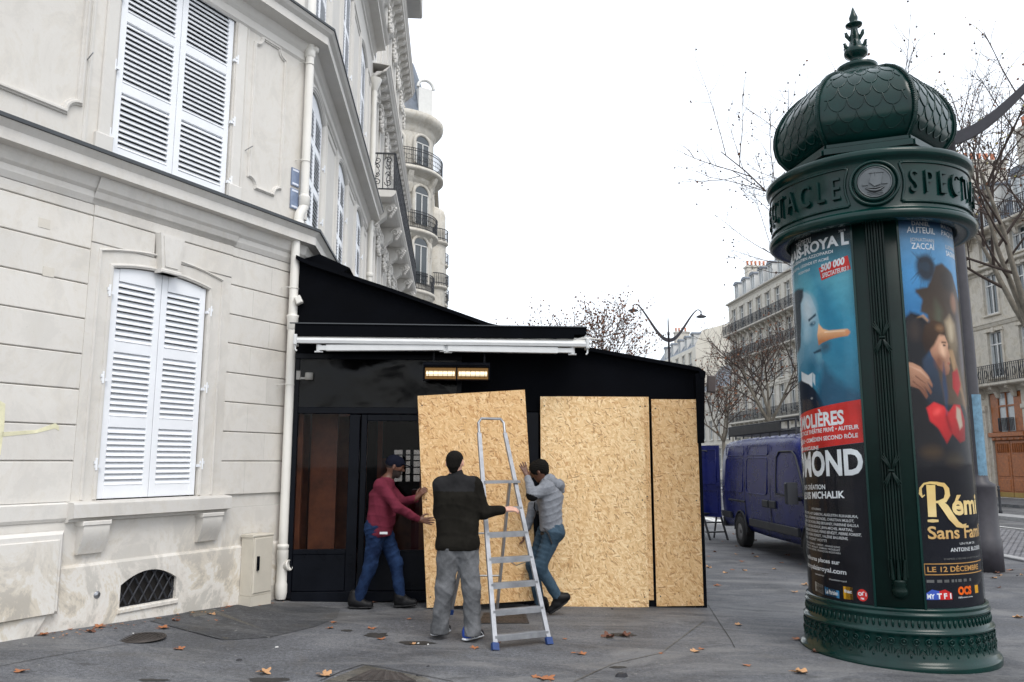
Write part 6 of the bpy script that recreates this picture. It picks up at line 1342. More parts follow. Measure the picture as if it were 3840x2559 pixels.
tree('pale bare tree left of the rusty tree above the awning end',(3.2,60,-.235),12.4,.8,36,.4,r0=.14,leaf=.15,levels=(5,5,6,5),leafs=.07,twigr=.012)
# ================= street lamps
M['lamp_paint']=plain('dark grey brown lamp paint',(.035,.033,.040),.45,var=.2,bump=.05,spec=.4); M['blue_paper']=plain('torn blue poster',(.10,.20,.28),.6,var=.4,scale=8)
def lamp_arm(mb,s,x1=2.6,z0=-.55,rise=1.55):
    P=[];W=[]
    for i in range(25):
        t=i/24; x=x1*t
        z=(-.0*0)+(-.0)+( -.9*0 )+ (z0*math.cos(PI*min(1,t*1.0))*1.0)*1.0
        z=z0+rise*(t**2)*(3-2*t)*.98-.10*math.sin(PI*t) - (.22*max(0,(t-.85)/.15)**2)
        P.append(Vector((s*x,0,z))); W.append(.22*(1-t)**1.3+.045)
    vs=[]
    for i,p in enumerate(P):
        d=(P[min(i+1,24)]-P[max(i-1,0)]).normalized(); u=Vector((-d.z,0,d.x))*(1 if s>0 else -1)*W[i]/2
        vs+=[p+u+V(0,-.028,0),p-u+V(0,-.028,0),p-u+V(0,.028,0),p+u+V(0,.028,0)]
    mb.add(vs,[(i*4+j,i*4+(j+1)%4,i*4+4+(j+1)%4,i*4+4+j) for i in range(24) for j in range(4)]); mb.add(vs[-4:],[(0,1,2,3)])
    return P[-1]
def street_lamp(label,loc,H,rz,sc=1,big=False,shades=True):
    t=thing('street_lamp',label,'street lamp',loc,rz,'double armed boulevard street lamps')
    mb=MB(); rr=.16 if big else .09
    mb.lathe([(0,0),(rr*1.9,0),(rr*1.9,.55),(rr*1.75,.58),(rr*1.7,1.45),(rr*1.8,1.5),(rr*1.15,1.56),(rr,1.7),(rr*.8,H*.7),(rr*.7,H+.1),(rr*.9,H+.12),(rr*.9,H+.3)]+([(0,H+.42)] if big else [(rr*.5,H+.35),(rr*.42,H+1.0),(.02,H+1.25),(0,H+1.25)]),20); mb.build('post',M['lamp_paint'],t)
    for s in (-1,1):
        mb=MB(); e=lamp_arm(mb,s,rise=1.55 if big else 2.3); arm=mb.build('arm',M['lamp_paint'],t,(0,0,H+.35))
        mb=MB(); mb.sphere(e+V(0,0,-.03),.06,8,6); mb.lathe([(0,-.10),(.05,-.12),(.08,-.2),(.30,-.30),(.33,-.36),(.30,-.37)],16,tuple(e)); sh_=mb.build('lamp_shade',M['lamp_paint'],arm)
        mb=MB(); mb.lathe([(0,-.42),(.2,-.41),(.29,-.37)],16,tuple(e)); mb.build('lens',M['zinc'],sh_)
    return t
street_lamp('slender double armed street lamp standing against the sky above the terrace roof',(9.95,50,-.235),9.75,R(24))
sl_=street_lamp('thick dark street lamp right behind the advertising column, torn blue paper on its post',(8.35,14.5,-.235),8.2,R(-38),big=True)
mb=MB(); mb.lathe([(.166,1.62),(.166,3.1)],12,a0=R(-75),a1=R(5)); mb.build('torn_poster',M['blue_paper'],sl_)
# ================= bollards
bm0=MB(); bm0.lathe([(0,0),(.07,0),(.06,.1),(.045,.15),(.04,.85),(.055,.88),(.055,.92),(.03,.94),(.05,.99),(.045,1.03),(0,1.06)],10)
bme=bm0.mesh('bollard',M['dark_iron'])
for i,(x,y,lb) in enumerate(((18.75,31.2,'dark iron bollard just right of the thick lamp post base'),(19.95,31.4,'dark iron bollard before the oak door at the right edge'))):
    o=bpy.data.objects.new('bollard',bme); C.objects.link(o); o.location=(x,y,-.29); tag(o,lb,'bollard','dark iron bollards on the traffic island')
# ================= blue van
vd=Vector((.035,-.9994,0)); vang=math.atan2(vd.y,vd.x)
van=thing('blue_van','dark blue panel van with roof rack, rear door open and ladder on the door','van',(6.16,18.85,-.235),vang)
M['van_blue']=plain('dark blue van paint',(.006,.012,.115),.28,var=.3,scale=2,bump=.02,spec=.28,coat=.0); M['van_trim']=plain('faded black plastic',(.022,.024,.030),.6,var=.3); M['tyre']=plain('tyre rubber',(.015,.015,.016),.8,var=.3,scale=10); M['hub']=plain('wheel trim',(.20,.20,.21),.45,.4,var=.2)
# stations: x, half-width scale, z bottom, z top
st=[(-1.02,.97,.42,2.36),(-.98,1.0,.40,2.42),(.0,1.0,.40,2.47),(1.0,1.0,.36,2.48),(2.0,1.0,.36,2.46),(2.45,.99,.36,2.38),(2.75,.98,.36,2.10),(3.05,.97,.36,1.78),(3.35,.95,.36,1.46),(3.6,.93,.36,1.27),(3.9,.88,.36,1.10),(4.05,.80,.40,.85),(4.08,.76,.42,.5)]
def section(x,w,zb,zt):
    H_=zt-zb; pts=[]
    for y,z in ((.0,0),(.88,0),(.94,.05),(.965,.16),(.985,.30),(.985,.44),(.97,.60),(.945,.76),(.90,.88),(.84,.945),(.72,.98),(.35,1.0),(0,1.0)): pts.append((x,-y*w,zb+z*H_))
    return pts+[(a,-b,c) for a,b,c in reversed(pts[1:-1])]
mb=MB(); secs=[]
fine=[]
for a,b in zip(st,st[1:]):
    n_=3
    for i in range(n_): fine.append([a[k]+(b[k]-a[k])*i/n_ for k in range(4)])
fine.append(list(st[-1]))
vs=[];K=None
for s_ in fine: sec=section(*s_); K=len(sec); vs+=sec
fs=[(i*K+j,i*K+(j+1)%K,(i+1)*K+(j+1)%K,(i+1)*K+j) for i in range(len(fine)-1) for j in range(K)]
mb.add(vs,fs,0,True); mb.add(vs[:K],[tuple(range(K))]); mb.add(vs[-K:],[tuple(range(K))]); body=mb.build('body',M['van_blue'],van)
def sidebead(pts,y=-.992,r=.012,mat='van_blue',name='pressed_panel',closed=True):
    mb=MB(); mb.tube([(x,y+ (.0 if z<1.4 else (z-1.4)*.085),z) for x,z in pts],r,6,closed=closed); return mb.build(name,M[mat],body)
def rrect(x0,x1,z0,z1,r=.08):
    P=[]
    for cx,cz,a in ((x1-r,z1-r,0),(x0+r,z1-r,90),(x0+r,z0+r,180),(x1-r,z0+r,270)):
        for i in range(4): t=R(a+i*30); P.append((cx+r*math.cos(t),cz+r*math.sin(t)))
    return P
for a,b in ((-.72,.15),(.32,1.20)): sidebead(rrect(a,b,1.22,1.98)); sidebead(rrect(a,b,2.04,2.26,.04),r=.009)
for x in (.24,1.32): mb=MB(); mb.bar((x,-.988,.5),(x,-.983,1.4),.012,.012); mb.bar((x,-.983,1.4),(x,-.905,2.2),.012,.012); mb.build('door_gap',M['van_trim'],body)
mb=MB(); mb.bevbox((-.55,-1.015,1.0),(.25,-.97,1.045),.01); mb.build('door_rail',M['van_trim'],body)
for x in (1.14,1.42): mb=MB(); mb.bevbox((x-.12,-1.02,.97),(x+.12,-.97,1.12),.015); mb.build('handle',M['van_trim'],body)
mb=MB(); mb.bevbox((-1.0,-1.012,.60),(-.45,-.96,.74),.01); mb.bevbox((.42,-1.012,.52),(2.6,-.94,.68),.01); mb.box((-1.0,.95,.58),(2.6,1.0,.72)); mb.build('rub_strip',M['van_trim'],body)
mb=MB(); mb.prism([(1.58,1.30),(2.88,1.26),(2.82,1.45),(2.45,1.98),(2.30,2.06),(1.66,2.06),(1.58,1.98)],-.975,-.93); w_=mb.build('cab_window',M['dark_glass'],body); w_.rotation_euler=(R(-3.2),0,0); w_.location=(0,-.055,-.045)
mb=MB(); mb.tube([(x,-1.0+max(0,(z-1.2))*.07,z) for x,z in [(1.55,1.27),(2.92,1.23),(2.84,1.48),(2.47,2.01),(2.30,2.10),(1.64,2.10),(1.55,1.98)]],.018,6,closed=True); mb.build('window_seal',M['van_trim'],body)
mb=MB(); mb.add([(2.56,-.80,2.24),(2.56,.80,2.24),(3.42,.86,1.42),(3.42,-.86,1.42)],[(0,1,2,3)]); mb.build('windscreen',M['dark_glass'],body,(.05,0,.05))
for s in (-1,1):
    mb=MB(); mb.bevbox((2.62,s*1.14-.11,1.12),(2.74,s*1.14+.11,1.52),.03); mb.tube([(2.68,s*.96,1.2),(2.68,s*1.08,1.22)],.03,6); mb.build('wing_mirror',M['van_trim'],body)
    mb=MB(); mb.bevbox((3.86,s*.66-.16,.86),(4.02,s*.66+.16,1.05),.03); mb.build('headlight',M['curtain'],body)
    for x in (0,3.12):
        mb=MB(Matrix.Translation((x,s*.905,.335))@Matrix.Rotation(R(90),4,'X')); mb.lathe([(.19,-.115),(.30,-.12),(.335,-.09),(.34,0),(.335,.09),(.30,.12),(.19,.115)],28); wh=mb.build('wheel',M['tyre'],body)
        mb=MB(Matrix.Translation((x,s*1.005,.335))@Matrix.Rotation(R(90)*1,4,'X')); mb.lathe([(0,-.02*-s),(.06,.01*s),(.19,-.01*s),(.205,.02*s)],20)
        for k_ in range(10): a=2*PI*k_/10; mb.bar((.05*math.cos(a),.05*math.sin(a),.02*s),(.19*math.cos(a),.19*math.sin(a),.01*s),.035,.02)
        mb.build('wheel_trim',M['hub'],wh)
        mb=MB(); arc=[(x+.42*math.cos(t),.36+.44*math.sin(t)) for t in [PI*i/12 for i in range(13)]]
        mb.prism([(x-.40,.30)]+[(x+(a_-x)*.95,.34+(b_-.36)*.93) for a_,b_ in reversed(arc)]+[(x+.40,.30)],s*.90,s*.993); mb.build('wheel_well_shade',M['interior'],body)  # dark disc on the body side, painted shade instead of a recess
        mb=MB(); mb.tube([(a_,s*.99,b_) for a_,b_ in arc],.022,6); mb.build('wheel_arch',M['van_trim'],body)
mb=MB(); mb.bevbox((-1.10,-.96,.36),(-.98,.96,.60),.03); mb.build('rear_bumper',M['van_trim'],body); mb=MB(); mb.bevbox((3.85,-.9,.34),(4.16,.9,.66),.05); mb.build('front_bumper',M['van_trim'],body)
mb=MB(); mb.box((-1.035,-.84,.62),(-1.022,.84,2.28)); mb.build('load_opening_shade',M['interior'],body)  # dark sheet over the closed rear, painted shade of the load bay
def long_(x): return min(1.15,max(0,(x+.75)*.48))
def stretch(objs):   # long wheelbase: lengthen the load bay, keep the wheels round
    for o_ in objs:
        me_=o_.data; off_=o_.location.x
        if o_.name.startswith('wheel'):
            c_=sum(v_.co.x for v_ in me_.vertices)/len(me_.vertices); sh_=long_(0) if c_<1.5 else 1.15
            for v_ in me_.vertices: v_.co.x+=sh_
        else:
            for v_ in me_.vertices: v_.co.x+=long_(v_.co.x+off_)
stretch([body]+list(body.children_recursive))
# open rear door, swung out to the side, with a ladder up it
dM=Matrix.Translation((-1.04,-.97,0))@Matrix.Rotation(R(-141),4,'Z')
mb=MB(dM); mb.bevbox((.03,-.02,.56),(.86,.05,2.30),.03); rd_=mb.build('rear_door',M['van_blue'],van)
mb=MB(dM); mb.tube([(.09,.055,.65),(.09,.055,1.2),(.78,.055,1.2),(.78,.055,.65)],.012,6,closed=True); mb.tube([(.12,.055,1.35),(.12,.055,2.2),(.76,.055,2.2),(.80,.055,1.35)],.012,6,closed=True); mb.bevbox((.02,.05,1.30),(.14,.075,1.40),.01); mb.build('pressed_panel',M['van_blue'],rd_)
mb=MB(dM)
for x in (.52,.86): mb.tube([(x-.16,.05,2.16),(x-.05,.15,2.18),(x,.19,2.10),(x,.19,.66),(x-.05,.05,.60)],.016,6)
for i in range(8): mb.tube([(.52,.19,.75+i*.18),(.86,.19,.75+i*.18)],.013,6)
mb.build('door_ladder',M['van_trim'],rd_)
# roof rack
mb=MB()
for s in (-1,1):
    for z in (2.52,2.72): mb.tube([(-.9,s*.78,z),(2.2,s*.78,z)],.022,6)
    for i in range(9): mb.bar((-.9+i*.385,s*.78,2.42),(-.9+i*.385,s*.78,2.72),.03,.03)
    mb.bevbox((-.85,s*.80-.015,2.52),(1.5,s*.80+.015,2.70),.005)
for i in range(9): mb.bar((-.9+i*.385,-.78,2.52),(-.9+i*.385,.78,2.52),.03,.03)
mb.tube([(-.92,-.78,2.56),(-.96,-.78,2.70),(-.96,.78,2.70),(-.92,.78,2.56)],.022,6); stretch([mb.build('roof_rack',M['van_trim'],van)])
for x in (-.45,-.2,.1): pass
rl=thing('roof_ladder','black ladder and pipes lying on the roof rack of the blue van','ladder',tuple((Matrix.Translation((6.16,18.85,-.235))@Matrix.Rotation(vang,4,'Z'))@Vector((.8,0,2.74))),vang)
for y in (-.55,-.2): mb=MB(); mb.bar((1.2,y,.03),(3.0,y,.03),.03,.07); mb.build('ladder_rail',M['van_trim'],rl)
for y in (.0,.25,.45,.62): mb=MB(); mb.tube([(.9,y,.05),(2.9,y,.06)],.045,8); mb.build('pipe',M['van_trim'],rl)
for i in range(5): mb=MB(); mb.tube([(1.35+i*.33,-.55,.03),(1.35+i*.33,-.2,.03)],.016,6); mb.build('rung',M['van_trim'],rl)
# small steps under the open door
sp=thing('folding_steps','small dark folding steps on the ground below the open van door','steps',(4.98,20.1,-.235),R(20))
for dx,dy in ((-.28,0),(.22,0)):
    mb=MB(); mb.bar((dx-.0,-.25,0),(dx+.0,.15,.85),.03,.05); mb.build('leg',M['van_trim'],sp); mb=MB(); mb.bar((dx,.35,0),(dx,.12,.85),.025,.04); mb.build('leg',M['van_trim'],sp)
for z in (.2,.42,.64): mb=MB(); mb.box((-.28,-.25+z*.42,z-.015),(.22,-.12+z*.42,z+.015)); mb.build('step',M['van_trim'],sp)
# ================= people: smooth implicit bodies meshed by surface nets
def surf_nets(D,org,h):
    """D[x,y,z] signed distance grid -> verts, quads"""
    nx_,ny_,nz_=D.shape; s=D<0
    cell=np.zeros((nx_-1,ny_-1,nz_-1),bool); cnt=np.zeros(cell.shape,np.float32); acc=np.zeros(cell.shape+(3,),np.float32)
    offs=[(i,j,k) for i in (0,1) for j in (0,1) for k in (0,1)]
    def sl(o): return D[o[0]:nx_-1+o[0],o[1]:ny_-1+o[1],o[2]:nz_-1+o[2]]
    for a in offs:
        for ax in range(3):
            if a[ax]==0:
                b=list(a); b[ax]=1; A=sl(a); B=sl(tuple(b)); m=(A<0)!=(B<0)
                t=np.where(m,A/(A-B+1e-12),0)
                cnt+=m
                for q in range(3): acc[...,q]+=np.where(m,(a[q]+(t if q==ax else 0)),0)
    idx=-np.ones(cell.shape,np.int64); on=cnt>0; n=int(on.sum()); idx[on]=np.arange(n)
    P=np.argwhere(on)+acc[on]/cnt[on][:,None]; P=P*h+np.array(org)
    F=[]
    for ax in range(3):
        u,v=[(1,2),(2,0),(0,1)][ax]
        sA=[slice(1,-1)]*3; sB=[slice(1,-1)]*3; sA[ax]=slice(0,-1); sB[ax]=slice(1,None)
        A=s[tuple(sA)]; B=s[tuple(sB)]
        for flip,m in ((False,A&~B),(True,~A&B)):
            c=np.argwhere(m); 
            if not len(c): continue
            base=c.copy(); 
            for q in range(3):
                if q!=ax: base[:,q]+=1
            def g(du,dv):
                e=base.copy(); e[:,u]+=du; e[:,v]+=dv; return idx[e[:,0],e[:,1],e[:,2]]
            q4=np.stack([g(-1,-1),g(0,-1),g(0,0),g(-1,0)],1)
            if flip: q4=q4[:,::-1]
            F.append(q4[(q4>=0).all(1)])
    return P,np.concatenate(F) if F else np.zeros((0,4),int)
def sdf_mesh(prims,h=.009,noise_fn=None,pad=.05,clip=None):
    """prims: (a,b,ra,rb,k[,cut]) round cones; k = blend radius"""
    lo=np.min([np.minimum(np.array(p[0])-p[2],np.array(p[1])-p[3]) for p in prims],0)-pad; hi=np.max([np.maximum(np.array(p[0])+p[2],np.array(p[1])+p[3]) for p in prims],0)+pad
    N=np.ceil((hi-lo)/h).astype(int)+1; D=np.full(N,.25,np.float32)
    for p in prims:
        a,b,ra,rb,k=np.array(p[0],float),np.array(p[1],float),p[2],p[3],p[4]; sub=len(p)>5 and p[5]=='sub'; sq=p[6] if len(p)>6 else None
        m=max(k,.01)+.035; l=np.minimum(a,b)-max(ra,rb)-m; u_=np.maximum(a,b)+max(ra,rb)+m
        i0=np.maximum(((l-lo)/h).astype(int),0); i1=np.minimum(np.ceil((u_-lo)/h).astype(int)+1,N)
        if (i1<=i0).any(): continue
        g=np.meshgrid(*[lo[q]+h*np.arange(i0[q],i1[q]) for q in range(3)],indexing='ij'); X=np.stack(g,-1)
        ab=b-a; L2=max(1e-9,ab@ab); pa=X-a; t=np.clip((pa@ab)/L2,0,1); q_=pa-t[...,None]*ab
        if sq is not None:   # squash along a direction (n,f): distances along n count f times more
            nrm=np.array(sq[0],float); nrm/=np.linalg.norm(nrm); d_=q_@nrm; q_=q_+ (d_*(sq[1]-1))[...,None]*nrm
        d=np.linalg.norm(q_,axis=-1)-(ra+(rb-ra)*t)
        S_=tuple(slice(i0[q],i1[q]) for q in range(3)); O=D[S_]
        if sub:
            hh=np.clip(.5-.5*(O+d)/max(k,1e-4),0,1) if k>0 else (O<-d); D[S_]=np.maximum(O,-d)
        else:
            kk=max(k,1e-4); hh=np.clip(.5+.5*(O-d)/kk,0,1); D[S_]=(O*(1-hh)+d*hh-kk*hh*(1-hh)).astype(np.float32)
    if noise_fn is not None:
        g=np.meshgrid(*[lo[q]+h*np.arange(N[q]) for q in range(3)],indexing='ij'); D=D+noise_fn(*g).astype(np.float32)
    for (pt,nr) in (clip or ()):   # keep the side the normal points away from
        g=np.meshgrid(*[lo[q]+h*np.arange(N[q]) for q in range(3)],indexing='ij'); nr=np.array(nr,float); nr/=np.linalg.norm(nr)
        D=np.maximum(D,((g[0]-pt[0])*nr[0]+(g[1]-pt[1])*nr[1]+(g[2]-pt[2])*nr[2]).astype(np.float32))
    return surf_nets(D,lo,h)
def np_mesh(name,P,F,mats,parent,matfn=None):
    me=bpy.data.meshes.new(name); me.vertices.add(len(P)); me.vertices.foreach_set('co',P.astype(np.float32).ravel())
    me.loops.add(len(F)*4); me.loops.foreach_set('vertex_index',F.astype(np.int32).ravel()); me.polygons.add(len(F)); me.polygons.foreach_set('loop_start',np.arange(0,len(F)*4,4,dtype=np.int32)); me.polygons.foreach_set('loop_total',np.full(len(F),4,np.int32))
    for m in mats: me.materials.append(m)
    if matfn is not None: c=P[F].mean(1); me.polygons.foreach_set('material_index',matfn(c).astype(np.int32))
    me.update(calc_edges=True); me.validate(); me.polygons.foreach_set('use_smooth',np.ones(len(me.polygons),bool)); me.update()
    o=bpy.data.objects.new(name,me); C.objects.link(o); o.parent=parent; return o
def skinmat(name,c):
    m,n,l,p=nt(name); v=_map(n,l); t=_noise(n,l,v,12,3); r=_ramp(n,l,t.outputs[0],[(.3,tuple(x*.85 for x in c)),(.7,tuple(x*1.1 for x in c))]); l.new(r.outputs[0],p.inputs['Base Color']); p.inputs['Roughness'].default_value=.5; p.inputs['Subsurface Weight'].default_value=.08; p.inputs['Subsurface Radius'].default_value=(.01,.004,.002); return m
def cloth(name,c,rough=.9,weave=300,var=.2,bump=.25,sc=5,c2=None,spec=.2):
    m,n,l,p=nt(name); v=_map(n,l); t=_noise(n,l,v,sc,6,.7); lo=tuple(x*(1-var) for x in c); hi=c2 or tuple(x*(1+var) for x in c); r=_ramp(n,l,t.outputs[0],[(.35,lo),(.68,hi)]); w=_noise(n,l,v,weave,2,.5); cc=_mix(n,l,.25,r.outputs[0],w.outputs[0],'OVERLAY'); l.new(cc,p.inputs['Base Color']); p.inputs['Roughness'].default_value=rough; p.inputs['Specular IOR Level'].default_value=spec
    _bump(n,l,w.outputs[0],p,bump,.002); return m
def wrinkles(seed,amp=.006,sc=9,stretch=(.75,.75,1.5)):
    rnd=np.random.RandomState(seed); W=[]
    for _ in range(8):
        k=rnd.normal(size=3); k/=np.linalg.norm(k); W.append((k*sc*rnd.uniform(1.2,3.4)*np.array(stretch),rnd.uniform(0,6.28),rnd.uniform(.5,1)))
    def f(x,y,z):
        s=0; wx=x+.035*np.sin(9*z+seed)+.02*np.sin(17*y); wz=z+.05*np.sin(7*x+seed*2)+.03*np.sin(11*y+3)
        for i,(k,ph,a) in enumerate(W):
            g=.5+.5*np.sin(5*x*k[0]/sc+4*z+ph*3)          # folds come and go
            s=s+a*g*(1-np.abs(np.sin(k[0]*wx+k[1]*y+k[2]*wz+ph)))**2.2
        return amp*(.55-s)
    return f
def hand(wr,mid,nrm,thumb,L=.185,curl=.25,spread=.16,side=1,curls=None):
    """prims for palm+5 fingers. wr wrist, mid direction to fingertips, nrm = palm side, thumb = direction across the palm to the thumb"""
    w=Vector(wr); d=Vector(mid).normalized(); n=Vector(nrm); n=(n-d*n.dot(d)).normalized(); t=Vector(thumb); t=(t-d*t.dot(d)-n*t.dot(n)).normalized()
    P=[]; pl=L*.50
    for o in (-.028,-.010,.010,.027): P.append((tuple(w+t*o*.55+d*.005),tuple(w+d*pl+t*o),.014,.0125,.012))
    P.append((tuple(w-d*.03),tuple(w+d*.02),.024,.022,.02))
    lens=(.36,.46,.43,.40); 
    for i,o in enumerate((-.030,-.011,.010,.030)):
        cu=(curls[i] if curls else curl); ln=L*lens[(0,1,2,3)[i]] if i else L*.34
        ln=L*(.34,.43,.47,.42)[i]
        p0=w+d*pl+t*o; dd=(d+t*spread*(o/.03)*.6).normalized(); ang=0; pr=p0
        for j,(f_,r1,r2) in enumerate(((.45,.0105,.0095),(.30,.0095,.0088),(.25,.0088,.0072))):
            ang+=cu*(.7 if j==0 else 1.1); q=pr+(dd*math.cos(ang)+n*math.sin(ang))*ln*f_; P.append((tuple(pr),tuple(q),r1,r2,.004)); pr=q
    p0=w+d*.02+t*.024; p1=p0+(d*.55+t*.75+n*.15).normalized()*.042; p2=p1+(d*.85+t*.42+n*.25).normalized()*.034; p3=p2+(d*.95+t*.15+n*.2).normalized()*.026
    P+=[(tuple(p0),tuple(p1),.017,.0125,.010),(tuple(p1),tuple(p2),.012,.0105,.004),(tuple(p2),tuple(p3),.0105,.008,.004)]
    return P
def head(c,fwd,up=(0,0,1),sc=1.0):
    """prims of a head centred c looking along fwd; returns prims and frame"""
    c=Vector(c); f=Vector(fwd).normalized(); u=Vector(up); u=(u-f*u.dot(f)).normalized(); s=f.cross(u); k=sc
    def q(a,b,d): return tuple(c+(f*a+s*b+u*d)*k)
    P=[(q(-.022,0,.030),q(.018,0,.030),.088*k,.084*k,.02,'',(s,1.12)),(q(.0,0,-.02),q(.03,0,-.055),.072*k,.056*k,.03,'',(s,1.1)),
       (q(.045,0,-.085),q(.055,0,-.092),.030*k,.026*k,.03),(q(.07,0,.028),q(.070,0,.030),.035*k,.035*k,.03,'',(s,.75)),
       (q(.086,0,.012),q(.108,0,-.022),.010*k,.0155*k,.012),(q(.090,.012,-.026),q(.090,-.012,-.026),.011*k,.011*k,.008),
       (q(.083,.018,-.052),q(.083,-.018,-.052),.0095*k,.0095*k,.008),(q(.081,.015,-.064),q(.081,-.015,-.064),.010*k,.010*k,.008),
       (q(.062,.035,-.012),q(.058,.038,-.014),.024*k,.022*k,.02),(q(.062,-.035,-.012),q(.058,-.038,-.014),.024*k,.022*k,.02)]
    for sg in (1,-1):
        P.append((q(-.005,sg*.078,.015),q(-.008,sg*.086,-.018),.016*k,.011*k,.006,'',(s,1.5)))
        P.append((q(.086,sg*.030,.012),q(.086,sg*.034,.012),.011*k,.011*k,.003,'sub'))
    return P,q,(f,s,u)
def shoe(heel,toe,z0=.0,w=.045,h=.075,up=(0,0,1)):
    a=Vector(heel);b=Vector(toe);d=(b-a); L=d.length; d.normalize(); u=Vector(up); u=(u-d*u.dot(d)).normalized(); s=d.cross(u)
    def q(x,y,z): return tuple(a+d*x+s*y+u*z)
    P=[(q(.045,0,.045),q(L*.45,0,.045),w*.95,w,.03),(q(L*.45,0,.035),q(L-.045,0,.030),w*1.02,w*.86,.03),(q(.05,0,.09),q(.06,0,h+.04),w*.92,w*.9,.03),(q(.06,0,h),q(L*.55,0,.065),w*.85,w*.7,.03)]
    S_=[(q(.04,0,.006),q(L*.5,0,.006),w*.98,w*1.0,.01,'',(u,3.2)),(q(L*.5,0,.006),q(L-.045,0,.008),w*1.05,w*.9,.01,'',(u,3.2))]
    return P,S_
def person(label,base): 
    t=thing('person',label,'person',tuple(base)); return t
def rel(base,prims):
    b=np.array(base); out=[]
    for p in prims:
        p=list(p); p[0]=tuple(np.array(p[0])-b); p[1]=tuple(np.array(p[1])-b); out.append(tuple(p))
    return out
def near(seg,c):  # distance of points c (n,3) to segment
    a=np.array(seg[0]);b=np.array(seg[1]); ab=b-a; t=np.clip(((c-a)@ab)/(ab@ab+1e-9),0,1); return np.linalg.norm(c-(a+t[:,None]*ab),axis=1)
def eyes(par,base,q,dark=False):
    for sg in (1,-1):
        mb=MB(); c=Vector(q(.080,sg*.031,.012))-Vector(base); mb.sphere(c,.0105,8,6,0); mb.sphere(Vector(q(.0865,sg*.031,.012))-Vector(base),.0055,6,5,1); mb.build('eye',[M['eye_white'],M['eye_dark']],par)
M['eye_white']=plain('eye white',(.6,.58,.55),.3,var=.02,bump=0); M['eye_dark']=plain('iris',(.02,.012,.01),.2,bump=0)
M['skin_dark']=skinmat('dark brown skin',(.115,.048,.028)); M['skin_light']=skinmat('light skin',(.56,.32,.24)); M['beard']=plain('short beard',(.018,.010,.008),.9,var=.3,scale=60); M['hair']=plain('dark hair',(.007,.006,.005),.85,var=.5,scale=60,bump=.5,spec=.12)
M['maroon']=cloth('maroon knit',(.125,.020,.036),var=.22,spec=.1); M['navy_cap']=cloth('navy cap',(.006,.007,.014),.9,spec=.08); M['jeans']=cloth('blue denim',(.007,.014,.045),.9,350,.45,.3,4,(.019,.042,.105),spec=.1); M['boot']=plain('black leather boot',(.006,.006,.007),.5,var=.3,scale=12,bump=.2,spec=.2); M['sole']=plain('rubber sole',(.012,.012,.013),.8)
M['olive_fleece']=cloth('dark olive fleece',(.013,.012,.010),.98,260,.3,.5,spec=.05); M['jacket_grey']=cloth('charcoal yoke',(.017,.017,.018),.9,spec=.1); M['grey_jeans']=cloth('washed grey denim',(.085,.089,.095),.9,320,.35,.3,4,(.165,.17,.18)); M['trainer_blue']=plain('blue trainer',(.012,.05,.28),.5,var=.3,scale=20); M['trainer_white']=plain('white trainer sole',(.60,.62,.64),.6); M['trainer_black']=plain('black trainer mesh',(.012,.013,.018),.7,var=.4,scale=30)
M['heather']=cloth('heather grey jersey',(.20,.212,.235),.95,420,.18,.35,26); M['slate_jeans']=cloth('slate blue trousers',(.030,.060,.090),.9,320,.3,.25,5,(.06,.10,.14)); M['elbow_patch']=cloth('black elbow patch',(.008,.008,.009)); M['belt']=plain('black belt',(.008,.008,.009),.5)
def tr(lst): return [tuple(Vector(x)) for x in lst]
